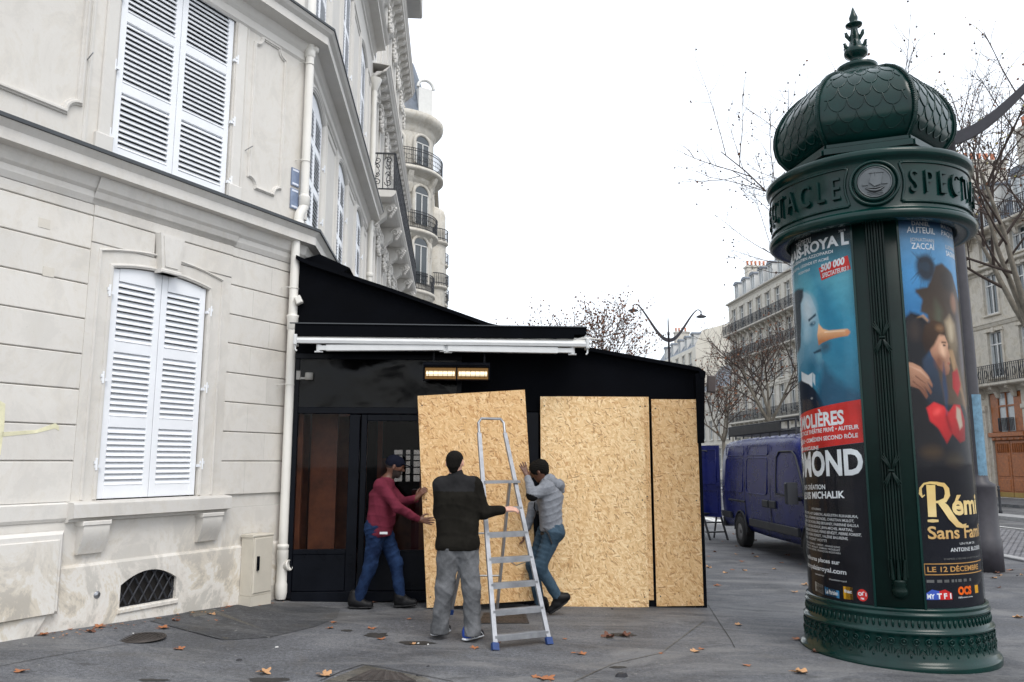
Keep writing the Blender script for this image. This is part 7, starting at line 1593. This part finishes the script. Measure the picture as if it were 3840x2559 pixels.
# ---------------- man 1: maroon sweater, cap, pushing from the left
def man1():
    Yc=9.72
    B=ground(1430,2288); B.y=Yc; B.z=gz(B.x)
    hd=at(1480,1752,Yc); fwd=Vector((1,.12,-.18))
    pel=at(1424,1985,Yc); chest=at(1437,1862,Yc); neck=at(1452,1800,Yc)
    shN=at(1428,1822,Yc-.17); shF=at(1452,1822,Yc+.15)
    elN=at(1492,1905,Yc-.24); wrN=at(1572,1950,9.60); elF=at(1510,1885,Yc+.12); wrF=at(1562,1868,9.69)
    hipN=at(1412,1996,Yc-.09); hipF=at(1432,1996,Yc+.09)
    knR=at(1389,2122,Yc-.10); anR=at(1338,2246,Yc-.10)     # trailing leg (near)
    knF=at(1484,2112,Yc+.06); anF=at(1502,2232,Yc+.04)
    t=person('man in maroon sweater and dark cap, blue jeans, pushing the carried board from the left',B)
    Hp,q,fr=head(hd,fwd,(-.05,0,1),1.04)
    hN=hand(wrN,Vector((1,-.05,-.10)),Vector((0,1,0)),Vector((.1,0,1)),curl=.10,spread=.30,L=.19)
    hF=hand(wrF,Vector((.55,-.1,.62)),Vector((.6,.6,0)),Vector((-.4,-.5,.5)),curl=.38)
    body=Hp+[(tuple(neck),tuple(hd+Vector((-.02,0,-.05))),.060,.055,.03),(tuple(chest),tuple(neck),.10,.058,.03),(tuple(pel),tuple(chest),.10,.11,.03),
      (tuple(shN),tuple(elN),.048,.040,.04),(tuple(elN),tuple(wrN),.038,.026,.02),(tuple(shF),tuple(elF),.048,.040,.04),(tuple(elF),tuple(wrF),.038,.026,.02),
      (tuple(neck),tuple(shN),.05,.05,.04),(tuple(neck),tuple(shF),.05,.05,.04),
      (tuple(hipN),tuple(knR),.08,.055,.04),(tuple(knR),tuple(anR),.052,.038,.03),(tuple(hipF),tuple(knF),.08,.055,.04),(tuple(knF),tuple(anF),.052,.038,.03)]+hN+hF
    P,F=sdf_mesh(rel(B,body),.0062)
    f,s,u=[np.array(x) for x in fr]; hc=np.array(hd)-np.array(B)
    def mf(c):
        r=c-hc; a=r@f; b=r@s; d=r@u; R_=np.linalg.norm(r,axis=1)<.2
        bd=R_&(d<-.035)&(a>-.01)&(d>-.14); bd&=~((np.abs(b)<.016)&(d>-.068)&(d<-.05)&(a>.085)); bd|=R_&(a>.08)&(np.abs(b)<.03)&(d<-.034)&(d>-.046)
        hr=R_&(a<.0)&(d>-.02)&(np.abs(b)<.2)&(a<-.03)
        return np.where(bd,1,np.where(hr,1,0))
    bo=np_mesh('body',P,F,[M['skin_dark'],M['beard']],t,mf); eyes(bo,B,q)
    # cap
    cp_=[(q(-.022,0,.046),q(.018,0,.044),.098*1.0,.094,.02,'',(fr[1],1.1))]
    cut=q(0,0,-.16); P,F=sdf_mesh(rel(B,cp_+[(q(-.10,0,-.075),q(.13,0,-.055),.10,.095,.0,'sub')]),.006)
    cap=np_mesh('cap',P,F,[M['navy_cap']],t)
    P,F=sdf_mesh(rel(B,[(q(.085,.032,.052),q(.155,.022,.040),.045,.038,.02,'',(fr[2],6)),(q(.085,-.032,.052),q(.155,-.022,.040),.045,.038,.02,'',(fr[2],6))]),.005); np_mesh('peak',P,F,[M['navy_cap']],cap)
    # sweater
    sw=[(tuple(pel+Vector((-.015,-.07,.02))),tuple(chest+Vector((0,-.09,0))),.145,.135,.05),(tuple(pel+Vector((-.015,.07,.02))),tuple(chest+Vector((0,.08,0))),.145,.135,.05),(tuple(chest),tuple(neck+Vector((-.01,0,-.03))),.165,.075,.06),
        (tuple(pel+Vector((-.01,-.05,-.035))),tuple(pel+Vector((-.01,.05,-.035))),.150,.150,.03),
        (tuple(neck+Vector((0,0,-.04))),tuple(shN),.075,.078,.05),(tuple(neck+Vector((0,0,-.04))),tuple(shF),.075,.078,.05),
        (tuple(shN),tuple(elN),.078,.058,.04),(tuple(elN),tuple(wrN-(wrN-elN)*.10),.058,.040,.03),(tuple(shF),tuple(elF),.075,.058,.04),(tuple(elF),tuple(wrF-(wrF-elF)*.10),.058,.040,.03),(tuple(chest+Vector((.06,0,-.06))),tuple(pel+Vector((.07,0,.10))),.10,.11,.05)]
    P,F=sdf_mesh(rel(B,sw),.009,wrinkles(3,.007,13),clip=[(pel-B+Vector((0,0,-.085)),(.12,0,-1))]); np_mesh('sweater',P,F,[M['maroon']],t)
    # jeans
    jn=[(tuple(hipN+Vector((0,0,.04))),tuple(knR),.115,.080,.06),(tuple(knR),tuple(anR+Vector((0.01,0,-.02))),.080,.062,.04),(tuple(hipF+Vector((0,0,.04))),tuple(knF),.112,.080,.06),(tuple(knF),tuple(anF+Vector((0,0,-.02))),.078,.062,.04),(tuple(hipN+Vector((-.03,0,.05))),tuple(hipF+Vector((-.03,0,.05))),.118,.118,.05)]
    P,F=sdf_mesh(rel(B,jn),.009,wrinkles(5,.009,13)); np_mesh('jeans',P,F,[M['jeans']],t)
    bt=at(1440,2000,Yc-.22)-B; mb=MB(); mb.box((bt.x-.05,bt.y-.0,bt.z-.012),(bt.x+.04,bt.y+.006,bt.z+.014)); mb.build('waist_label',M['trainer_white'],t)
    for an,(hx,tx),dz in ((anR,(1306,1400),0),(anF,(1478,1566),0)):
        hl=at(hx,2288,an.y); tl_=at(tx,2288,an.y); z=gz(hl.x); hl.z=z+.012; tl_.z=z+.012; 
        if an is anF: tl_.z+=.02
        up,so=shoe(hl,tl_,w=.052,h=.12); up.append((tuple(an+Vector((0,0,-.03))),tuple(hl+Vector((.055,0,.08))),.062,.055,.03))
        P,F=sdf_mesh(rel(B,up),.008); b=np_mesh('boot',P,F,[M['boot']],t); P,F=sdf_mesh(rel(B,so),.006); np_mesh('sole',P,F,[M['sole']],b)
        mb=MB()
        for i in range(5): c=Vector(hl)+(Vector(tl_)-Vector(hl))*(.36+.07*i)-B; mb.sphere((c.x,c.y-.035,.15-.019*i+.0),.006,5,4)
        mb.build('lace_hooks',M['alu'],b)
man1()
# ---------------- man 2: back to us, dark fleece, holding the ladder
def man2():
    Yc=8.14; B=ground(1705,2402); B.y=Yc; B.z=gz(B.x)
    hd=at(1706,1738,Yc+.0); fwd=Vector((.22,1,-.02))
    neck=at(1712,1792,Yc); chest=at(1716,1870,Yc); pel=at(1716,2030,Yc)
    shL=at(1656,1822,Yc-.0); shR=at(1775,1822,Yc+.02)
    elL=at(1652,1925,Yc+.10); wrL=at(1700,1950,Yc+.34)
    elR=at(1812,1922,Yc+.03); wrR=at(1892,1912,8.42)
    hipL=at(1682,2055,Yc); hipR=at(1752,2055,Yc); knL=at(1668,2210,Yc+.0); anL=at(1650,2345,Yc+.03); knR=at(1768,2210,Yc-.02); anR=at(1772,2360,Yc-.05)
    t=person('man seen from behind in dark olive fleece and grey jeans, one hand on the ladder',B)
    Hp,q,fr=head(hd,fwd,sc=1.06)
    hR=hand(wrR,Vector((1,.10,.05)),Vector((.15,.5,-1)),Vector((.2,-.3,1)),curl=.45,L=.18)
    hL=hand(wrL,Vector((.8,.4,0)),Vector((0,0,-1)),Vector((.3,1,0)),curl=.3)
    body=Hp+[(tuple(neck),tuple(hd+Vector((0,0,-.06))),.064,.060,.03),(tuple(chest),tuple(neck),.10,.06,.03),(tuple(pel),tuple(chest),.10,.11,.03),(tuple(neck),tuple(shL),.05,.05,.04),(tuple(neck),tuple(shR),.05,.05,.04),
      (tuple(shL),tuple(elL),.05,.042,.04),(tuple(elL),tuple(wrL),.04,.028,.02),(tuple(shR),tuple(elR),.05,.042,.04),(tuple(elR),tuple(wrR),.04,.028,.02),(tuple(hipL),tuple(knL),.085,.06,.04),(tuple(knL),tuple(anL),.056,.04,.03),(tuple(hipR),tuple(knR),.085,.06,.04),(tuple(knR),tuple(anR),.056,.04,.03)]+hR+hL
    P,F=sdf_mesh(rel(B,body),.0062); f,s,u=[np.array(x) for x in fr]; hc=np.array(hd)-np.array(B)
    bo=np_mesh('body',P,F,[M['skin_light']],t); eyes(bo,B,q)
    P,F=sdf_mesh(rel(B,[(q(-.026,0,.033),q(.014,0,.035),.0925,.0885,.02,'',(fr[1],1.1)),(q(-.05,0,-.03),q(-.045,0,-.055),.058,.045,.03,'',(fr[1],.95)),(q(.12,0,-.05),q(.09,0,.0),.075,.06,.0,'sub'),(q(.0,.10,-.025),q(.01,.10,.0),.033,.03,.0,'sub'),(q(.0,-.10,-.025),q(.01,-.10,.0),.033,.03,.0,'sub')]),.006,wrinkles(9,.003,60)); np_mesh('hair',P,F,[M['hair']],t)
    jk=[(tuple(pel+Vector((-.08,0,.03))),tuple(chest+Vector((-.105,0,0))),.125,.130,.05),(tuple(pel+Vector((.08,0,.03))),tuple(chest+Vector((.10,0,0))),.125,.130,.05),(tuple(pel+Vector((0,0,.03))),tuple(chest),.13,.14,.04),(tuple(chest+Vector((0,0,.02))),tuple(neck+Vector((0,0,-.05))),.15,.085,.05),(tuple(pel+Vector((-.09,0,-.03))),tuple(pel+Vector((.09,0,-.03))),.134,.134,.03),
        (tuple(neck+Vector((0,0,-.03))),tuple(shL),.075,.088,.05),(tuple(neck+Vector((0,0,-.03))),tuple(shR),.075,.088,.05),(tuple(neck+Vector((0,0,-.03))),tuple(neck+Vector((0,0,.035))),.078,.070,.01),
        (tuple(shL),tuple(elL),.088,.068,.03),(tuple(elL),tuple(wrL-(wrL-elL)*.12),.066,.048,.03),(tuple(shR),tuple(elR),.088,.070,.03),(tuple(elR),tuple(wrR-(wrR-elR)*.14),.068,.045,.03)]
    P,F=sdf_mesh(rel(B,jk),.009,wrinkles(12,.0055,9,(1.2,1.2,.9)),clip=[(pel-B+Vector((0,0,-.085)),(0,0,-1))]); zy=(at(1716,1845,Yc-.15)-B).z
    np_mesh('fleece_jacket',P,F,[M['olive_fleece'],M['jacket_grey']],t,lambda c:np.where((c[:,2]>zy)&(c[:,0]<(shR-B).x+.02),1,0))
    jn=[(tuple(hipL+Vector((.01,0,.03))),tuple(knL),.116,.090,.04),(tuple(knL),tuple(anL+Vector((0,0,.0))),.090,.086,.04),(tuple(hipR+Vector((-.01,0,.03))),tuple(knR),.116,.090,.04),(tuple(knR),tuple(anR+Vector((0,0,.0))),.090,.086,.04),(tuple(hipL+Vector((.015,0,.04))),tuple(hipR+Vector((-.015,0,.04))),.115,.115,.04),
        (tuple(anL+Vector((0,-.01,-.02))),tuple(anL+Vector((.0,-.01,-.06))),.084,.084,.02),(tuple(anR+Vector((0,-.01,-.02))),tuple(anR+Vector((.0,-.01,-.06))),.084,.084,.02)]
    P,F=sdf_mesh(rel(B,jn),.009,wrinkles(15,.011,13,(.8,.8,1.2)),clip=[((0,0,.055),(0,0,-1))]); np_mesh('grey_jeans',P,F,[M['grey_jeans']],t)
    for (hx,hy),(tx,ty) in (((1622,2392),(1688,2372)),((1738,2410),(1810,2392))):
        hl=ground(hx,hy); tl_=ground(tx,ty); 
        d=(tl_-hl).normalized(); tl_=hl+d*.30
        up,so=shoe(hl+Vector((0,0,.02)),tl_+Vector((0,0,.02)),w=.046,h=.07); P,F=sdf_mesh(rel(B,up),.007); hh=np.array(hl-B); dd=np.array(d)
        b=np_mesh('trainer',P,F,[M['trainer_black'],M['trainer_blue'],M['trainer_white']],t,lambda c:np.where(((c-hh)@dd)<.075,1,np.where(np.abs(np.sin(((c-hh)@dd)*42+c[:,2]*50))<.20,2,0)))
        P,F=sdf_mesh(rel(B,so),.006); np_mesh('sole',P,F,[M['trainer_white']],b)
man2()
# ---------------- man 3: grey hoodie, pushing from the right
def man3():
    Yc=9.62; B=ground(2050,2292); B.y=Yc-.05; B.z=gz(B.x)
    hd=at(2024,1768,Yc); fwd=Vector((-.93,.25,-.42))
    neck=at(2052,1808,Yc); chest=at(2062,1866,Yc); pel=at(2066,1985,Yc)
    shN=at(2052,1832,Yc-.16); shF=at(2052,1832,Yc+.16); elN=at(1996,1856,Yc-.22); wrN=at(1978,1788,Yc-.06)
    elF=at(2000,1900,Yc+.16); wrF=at(1975,1990,Yc+.14)
    hipN=at(2078,2004,Yc-.09); hipF=at(2050,2004,Yc+.09); knN=at(2024,2125,Yc-.10); anN=at(2092,2240,Yc-.05); knF=at(1998,2120,Yc+.10); anF=at(2024,2262,Yc+.14)
    t=person('man in grey hooded sweatshirt with black elbow patches pushing the carried board from the right',B)
    Hp,q,fr=head(hd,fwd,(-.35,0,1),1.0)
    hN=hand(wrN,Vector((-.38,.15,.95)),Vector((-.5,1,0)),Vector((.9,0,.2)),curl=.08,spread=.35,L=.19)
    hF=hand(wrF,Vector((-.3,0,-1)),Vector((-1,0,0)),Vector((0,-1,0)),curl=.3)
    body=Hp+[(tuple(neck),tuple(hd+Vector((.03,0,-.05))),.060,.056,.03),(tuple(chest),tuple(neck),.10,.058,.03),(tuple(pel),tuple(chest),.10,.11,.03),(tuple(neck),tuple(shN),.05,.05,.04),(tuple(neck),tuple(shF),.05,.05,.04),
      (tuple(shN),tuple(elN),.048,.040,.04),(tuple(elN),tuple(wrN),.038,.026,.02),(tuple(shF),tuple(elF),.048,.040,.04),(tuple(elF),tuple(wrF),.038,.026,.02),(tuple(hipN),tuple(knN),.085,.058,.04),(tuple(knN),tuple(anN),.054,.038,.03),(tuple(hipF),tuple(knF),.085,.058,.04),(tuple(knF),tuple(anF),.054,.038,.03)]+hN+hF
    P,F=sdf_mesh(rel(B,body),.0062); bo=np_mesh('body',P,F,[M['skin_dark']],t); eyes(bo,B,q)
    P,F=sdf_mesh(rel(B,[(q(-.030,0,.038),q(.018,0,.042),.100,.096,.02,'',(fr[1],1.08)),(q(-.05,0,-.03),q(-.045,0,-.05),.055,.045,.03,'',(fr[1],.95)),(q(.13,0,-.05),q(.10,0,-.01),.08,.06,.0,'sub'),(q(.0,.10,-.03),q(.01,.10,-.005),.033,.03,.0,'sub'),(q(.0,-.10,-.03),q(.01,-.10,-.005),.033,.03,.0,'sub')]),.006,wrinkles(19,.005,50)); np_mesh('hair',P,F,[M['hair']],t)
    hs=[(tuple(pel+Vector((0,-.07,.04))),tuple(chest+Vector((0,-.09,0))),.130,.135,.05),(tuple(pel+Vector((0,.07,.04))),tuple(chest+Vector((0,.09,0))),.130,.135,.05),(tuple(chest+Vector((.0,0,.01))),tuple(neck+Vector((.02,0,-.04))),.16,.09,.05),(tuple(pel+Vector((0,-.06,.0))),tuple(pel+Vector((0,.06,.0))),.125,.125,.012),
        (tuple(neck+Vector((0,0,-.03))),tuple(shN),.08,.080,.05),(tuple(neck+Vector((0,0,-.03))),tuple(shF),.08,.080,.05),(tuple(shN),tuple(elN),.080,.066,.04),(tuple(elN),tuple(wrN-(wrN-elN)*.10),.066,.042,.03),(tuple(shF),tuple(elF),.078,.062,.04),(tuple(elF),tuple(wrF-(wrF-elF)*.1),.060,.042,.03)]
    P,F=sdf_mesh(rel(B,hs),.009,wrinkles(23,.007,13),clip=[(pel-B+Vector((0,0,-.02)),(.0,0,-1))]); el=np.array(elN-B); 
    hb=np_mesh('sweatshirt',P,F,[M['heather'],M['elbow_patch']],t,lambda c:np.where((np.linalg.norm((c-el-np.array((-.03,-.02,-.035)))*np.array((.8,1,1.25)),axis=1)<.075),1,0))
    hc=at(2096,1822,Yc); P,F=sdf_mesh(rel(B,[(tuple(neck+Vector((.03,-.06,.03))),tuple(hc+Vector((0,-.05,0))),.055,.055,.04),(tuple(neck+Vector((.03,.06,.03))),tuple(hc+Vector((0,.05,0))),.055,.055,.04),(tuple(hc),tuple(hc+Vector((.02,0,-.05))),.065,.045,.04),(tuple(neck+Vector((-.02,-.075,.02))),tuple(neck+Vector((.03,-.07,.04))),.03,.05,.03)]),.008,wrinkles(27,.010,16)); np_mesh('hood',P,F,[M['heather']],hb)
    pk=[at(2006,1884,Yc-.245)-B,at(2003,1905,Yc-.245)-B,at(2012,1924,Yc-.24)-B,at(2021,1932,Yc-.235)-B]; mb=MB(); mb.tube(pk,.009,6); mb.build('pocket_zip',M['elbow_patch'],hb)
    bl=[(tuple(pel+Vector((0,-.05,-.045))),tuple(pel+Vector((0,.05,-.045))),.128,.128,.01,'',((0,0,1),3.4))]; P,F=sdf_mesh(rel(B,bl),.008); np_mesh('belt',P,F,[M['belt']],t)
    st=[at(2040,1982,Yc-.19)-B,at(2056,2000,Yc-.21)-B,at(2070,2040,Yc-.20)-B]; mb=MB(); mb.tube(st,[.018,.022,.018],6,flat=.4); mb.build('strap',M['belt'],t)
    jn=[(tuple(hipN+Vector((0,0,.03))),tuple(knN),.112,.078,.05),(tuple(knN),tuple(anN),.078,.060,.04),(tuple(hipF+Vector((0,0,.03))),tuple(knF),.112,.078,.05),(tuple(knF),tuple(anF),.078,.060,.04),(tuple(hipN+Vector((.01,0,.03))),tuple(hipF+Vector((.03,0,.03))),.118,.115,.04)]
    P,F=sdf_mesh(rel(B,jn),.009,wrinkles(31,.008,13)); np_mesh('trousers',P,F,[M['slate_jeans']],t)
    hl=at(2130,2256,Yc-.05); tl_=at(2058,2306,Yc-.05); upv=Vector((.6,0,1)); up,so=shoe(hl,tl_,w=.048,h=.085,up=upv); up.append((tuple(anN),tuple(hl+Vector((-.02,0,.05))),.055,.05,.03)); P,F=sdf_mesh(rel(B,up),.008); b=np_mesh('boot',P,F,[M['boot']],t); P,F=sdf_mesh(rel(B,so),.006); np_mesh('sole',P,F,[M['sole']],b)
    hl=at(2060,2290,Yc+.14); tl_=at(1975,2290,Yc+.14); hl.z=gz(hl.x)+.012; tl_.z=hl.z; up,so=shoe(hl,tl_,w=.048,h=.085); P,F=sdf_mesh(rel(B,up),.008); b=np_mesh('boot',P,F,[M['boot']],t); P,F=sdf_mesh(rel(B,so),.006); np_mesh('sole',P,F,[M['sole']],b)
man3()
# ================= small things on the ground
def manhole(label,x,y,r,mat='cast_iron'):
    p=ground(x,y); t=thing('manhole_cover',label,'manhole cover',tuple(p+Vector((0,0,.003))))
    mb=MB(); mb.lathe([(0,.008),(r*.9,.008),(r*.9,.002),(r*.94,.002),(r*.94,.009),(r,.009),(r*1.01,0)],36)
    for i in range(-8,9):
        for j in range(-8,9):
            a,b=i*r*.1,j*r*.1
            if a*a+b*b<(r*.86)**2 and (i+j)%2==0: mb.box((a-r*.035,b-r*.02,.008),(a+r*.035,b+r*.02,.012))
    mb.build('lid',M[mat],t); return t
manhole('round rusty manhole cover near the foot of the cream wall',532,2394,.21)
# rectangular drain cover by the ladder, big square cover at the bottom edge
def coverplate(label,pix,nx_,ny_):
    P=[ground(x,y,.004) for x,y in pix]; c=sum(P,Vector())/4; t=thing('access_cover',label,'access cover',tuple(c)); mb=MB(); q=[p-c for p in P]; up=Vector((0,0,.008))
    mb.add([v for v in q]+[v+up for v in q],[(4,5,6,7),(0,1,5,4),(1,2,6,5),(2,3,7,6),(3,0,4,7)]); mb.build('plate',M['cast_iron'],t)
    mb=MB()
    for i in range(nx_):
        for j in range(ny_):
            u_,v_=(i+.5)/nx_,(j+.5)/ny_; a=q[0].lerp(q[1],u_); b=q[3].lerp(q[2],u_); p=a.lerp(b,v_)+up; d=(q[1]-q[0]).normalized(); e=(q[3]-q[0]).normalized(); w=(q[1]-q[0]).length/nx_*.36; h=(q[3]-q[0]).length/ny_*.22
            mb.add([p-d*w-e*h+Vector((0,0,.0)),p+d*w-e*h,p+d*w+e*h,p-d*w+e*h,p-d*w*.8-e*h*.7+up*.5,p+d*w*.8-e*h*.7+up*.5,p+d*w*.8+e*h*.7+up*.5,p-d*w*.8+e*h*.7+up*.5],[(4,5,6,7),(0,1,5,4),(1,2,6,5),(2,3,7,6),(3,0,4,7)])
    tag(mb.build('tread_pattern',M['cast_iron'],t),kind='stuff'); return t
coverplate('narrow rectangular metal cover in the pavement behind the ladder feet',[(1815,2302),(1968,2300),(1985,2340),(1795,2340)],10,3)
coverplate('large rusty cover plate cut by the bottom edge of the photo',[(1300,2556),(1395,2515),(1500,2530),(1560,2558)],9,6)
gpatch('concrete_frame',[(1210,2558),(1370,2496),(1600,2542),(1620,2558)],M['asphalt_old'],.002)
# fallen plane leaves, each its own thing
M['leaf_a']=plain('orange brown leaf',(.33,.125,.05),.7,var=.35,scale=14,bump=.2); M['leaf_b']=plain('tan leaf',(.45,.25,.12),.75,var=.3,scale=14,bump=.2); M['leaf_c']=plain('dark brown leaf',(.12,.05,.03),.8,var=.4,scale=14,bump=.2)
def leaf_mesh(seed,mat,curlv):
    rnd=random.Random(seed); mb=MB(); n=30; pts=[]
    for i in range(n):
        t=2*PI*i/n; lob=abs(math.cos(2.5*(t-PI/2)))**.8; r=.45+.55*lob*(.9+.2*rnd.random()); 
        if abs(((t-3*PI/2+PI)%(2*PI))-PI)<.35: r=.35
        pts.append((r*math.cos(t),r*math.sin(t)))
    ring_=[(x,y,curlv*(x*x*.9+.35*math.sin(3*x+seed)*y)+rnd.uniform(-.03,.05)) for x,y in pts]; mid=[(x*.5,y*.5,curlv*(x*x*.22)+.02+rnd.uniform(-.01,.02)) for x,y in pts]
    zmin=min(min(p[2] for p in ring_),0)
    ring_=[(a,b,c-zmin) for a,b,c in ring_]; mid=[(a,b,c-zmin) for a,b,c in mid]
    mb.add([(0,0,.03-zmin)]+mid+ring_,[(0,i+1,(i+1)%n+1) for i in range(n)]+[(i+1,i+1+n,(i+1)%n+1+n,(i+1)%n+1) for i in range(n)]); mb.tube([(0,-.3,.03-zmin),(.05,-.8,.08-zmin),(.2,-1.25,.02)],.025,4)
    return mb.mesh('fallen_leaf',mat)
LM=[leaf_mesh(i,M[('leaf_a','leaf_b','leaf_a','leaf_c')[i%4]],(.25,.5,.1,.7)[i%4]) for i in range(8)]
spots=[ # x,y (photo), size m, kind, where
 (80,2520,.11,0,'near the bottom left corner'),(340,2372,.09,3,'curled against the foot of the cream wall'),(262,2362,.05,0,'by the meter box corner'),(165,2382,.10,4,'standing at the corner of the meter box skirting'),(375,2352,.12,4,'dark, against the wall left of the basement vent'),(612,2357,.12,0,'on the joint beside the round manhole cover'),(665,2315,.07,2,'under the basement vent'),(660,2332,.08,7,'on the dark patch edge below the vent'),(595,2320,.07,2,'just below the vent sill'),
 (793,2307,.09,1,'on the mortar patch'),(797,2332,.10,0,'jagged, in the middle of the mortar patch'),(862,2276,.09,0,'at the foot of the electricity cabinet'),(672,2436,.10,0,'alone in front of the manhole cover'),(990,2527,.12,5,'large and bowl shaped at the bottom left of centre'),(1215,2535,.13,1,'large curled, at the bottom left of the cover plate'),(1238,2358,.08,0,'on the pavement before the glass doors'),(1252,2336,.07,4,'near the terrace door corner'),(1394,2359,.10,0,'left of the grey jeans'),(1405,2262,.07,3,'behind the boots under the terrace door'),(1430,2398,.09,0,'in the long damp stain'),(1535,2324,.06,0,'between boots and grey jeans'),(1548,2418,.06,1,'in the small stain before the trainers'),(1500,2250,.05,0,'at the board foot'),
 (1780,2432,.09,0,'flat in front of the right trainer'),(1868,2414,.06,3,'beside the ladder foot'),(2280,2392,.14,3,'wet brown, right of the ladder'),(2345,2388,.12,3,'next to the wet brown stain'),(2118,2398,.05,0,'right of the ladder foot, small'),(2180,2454,.10,0,'pointed, below the wet stain'),(2150,2450,.05,2,'tiny, below the wet stain'),(2050,2548,.15,0,'large, cut by the bottom edge at centre'),(2010,2540,.08,2,'small, beside the large one at the bottom edge'),(2478,2452,.05,2,'tiny, in the middle of open pavement'),(2608,2446,.10,1,'pale, in the open pavement right of the boards'),(2630,2436,.07,0,'beside a paler one right of the boards'),(2770,2346,.09,1,'upright, right of the boards'),(2800,2498,.08,0,'near the bottom right of centre'),(3000,2525,.15,1,'large pale, left of the column base'),(2990,2400,.11,0,'against the column base'),(3058,2448,.08,3,'under the column base edge'),
 (2660,2130,.09,1,'behind the boards toward the van'),(2690,2198,.12,0,'lying right of the right board'),(2720,2150,.09,1,'between boards and van'),(2762,2050,.07,1,'by the rear wheel of the van'),(2762,2080,.08,1,'below the rear wheel of the van'),(2835,2090,.10,1,'beneath the side of the van'),(2930,2112,.09,0,'in the shade of the van'),(2980,2222,.10,1,'pale, between the van and the column'),(2905,2136,.08,1,'left of the column behind'),(3000,2118,.06,0,'close to the column under the van front'),(2640,2210,.07,4,'at the right board foot'),
 (3735,2142,.12,1,'right of the lamp post base'),(3790,2140,.12,0,'orange, right of the lamp post base'),(3748,2160,.09,1,'smaller, below the lamp post base'),(3728,2170,.10,1,'pale, below the lamp post base'),(3820,2318,.13,1,'pale, at the right edge'),(3780,2146,.06,2,'small, right of the lamp post'),(3560,2110,.07,0,'behind the column base right')]
seen={}
for i,(x,y,s_,k_,wh) in enumerate(spots):
    p=ground(x,y,.004); o=bpy.data.objects.new('fallen_leaf',LM[k_]); C.objects.link(o); o.location=p
    random.seed(i); o.rotation_euler=(random.uniform(-.08,.08),random.uniform(-.08,.08),random.uniform(0,6.28)); o.scale=(s_*.52,)*3
    tag(o,'dry brown plane leaf '+wh,'leaf','fallen plane leaves on the pavement')
random.seed(99)
for i in range(70):   # more small ones farther along the kerb and under the van
    X=random.uniform(3.2,9.6); Y=random.uniform(12.5,24.5)
    o=bpy.data.objects.new('fallen_leaf',LM[random.randrange(8)]); C.objects.link(o); o.location=(X,Y,gz(X)+.003); o.rotation_euler=(0,0,random.uniform(0,6.28)); s_=random.uniform(.03,.065); o.scale=(s_,s_,s_)
    tag(o,'small dry plane leaf scattered on the pavement between the column and the kerb','leaf','leaves scattered around the van')
for i in range(45):
    a=random.random(); p=ground(120+ (1040-120)*a,2384-(2384-2246)*a); 
    q=random.uniform(.0,.25); o=bpy.data.objects.new('leaf_scrap',LM[random.randrange(8)]); C.objects.link(o); o.location=(p.x+.05+q*.5,p.y-.03-q,gz(p.x)+.003); o.rotation_euler=(0,0,random.uniform(0,6.28)); s_=random.uniform(.008,.02); o.scale=(s_,s_,s_)
    tag(o,'tiny leaf scrap in the dirt along the foot of the cream wall','leaf','leaf scraps along the wall')
# litter and pebbles
M['litter']=plain('paper scrap',(.6,.6,.58),.8); M['stone_dark']=plain('dark stone chip',(.02,.02,.024),.7)
for i,(x,y,s_,m_,lb) in enumerate(((1038,2428,.03,'litter','white crumpled paper scrap on the pavement left of centre'),(1005,2266,.06,'litter','pale paper scrap at the foot of the electricity cabinet'),(898,2478,.05,'stone_dark','dark stone chip on the pavement below the manhole cover'),(1568,2536,.05,'stone_dark','dark stone chip right of the large cover plate'),(1605,2500,.03,'stone_dark','small dark stone chip above the cover plate'),(2295,2285,.04,'stone_dark','dark wooden chip at the foot of the pale board'),(3310,2500,.12,'stone_dark','flat dark stone against the front of the column base'),(3815,2160,.05,'stone_dark','small dark chip at the right edge'),(1568,2415,.035,'litter','white cigarette butt in the damp stain'),(1605,2418,.03,'litter','second white cigarette butt beside the damp stain'),(2330,2538,.11,'stone_dark','flat broken slate piece near the bottom edge'),(500,2376,.02,'litter','tiny pale speck of litter by the manhole cover'))):
    p=ground(x,y,.0); rnd=random.Random(i); mb=MB(); n=9; vs=[(s_*(.4+.25*rnd.random())*math.cos(2*PI*j/n),s_*.6*(.4+.25*rnd.random())*math.sin(2*PI*j/n),0) for j in range(n)]; tp=[(a*.75,b*.75,s_*.25*(.7+.5*rnd.random())) for a,b,c in vs]
    mb.add(vs+tp,[tuple(range(n,2*n))]+[(j,(j+1)%n,(j+1)%n+n,j+n) for j in range(n)]); o=mb.build('litter_scrap' if m_=='litter' else 'stone_chip',M[m_]); o.location=p; o.rotation_euler=(0,0,rnd.uniform(0,6)); tag(o,lb,'litter' if m_=='litter' else 'stone chip')
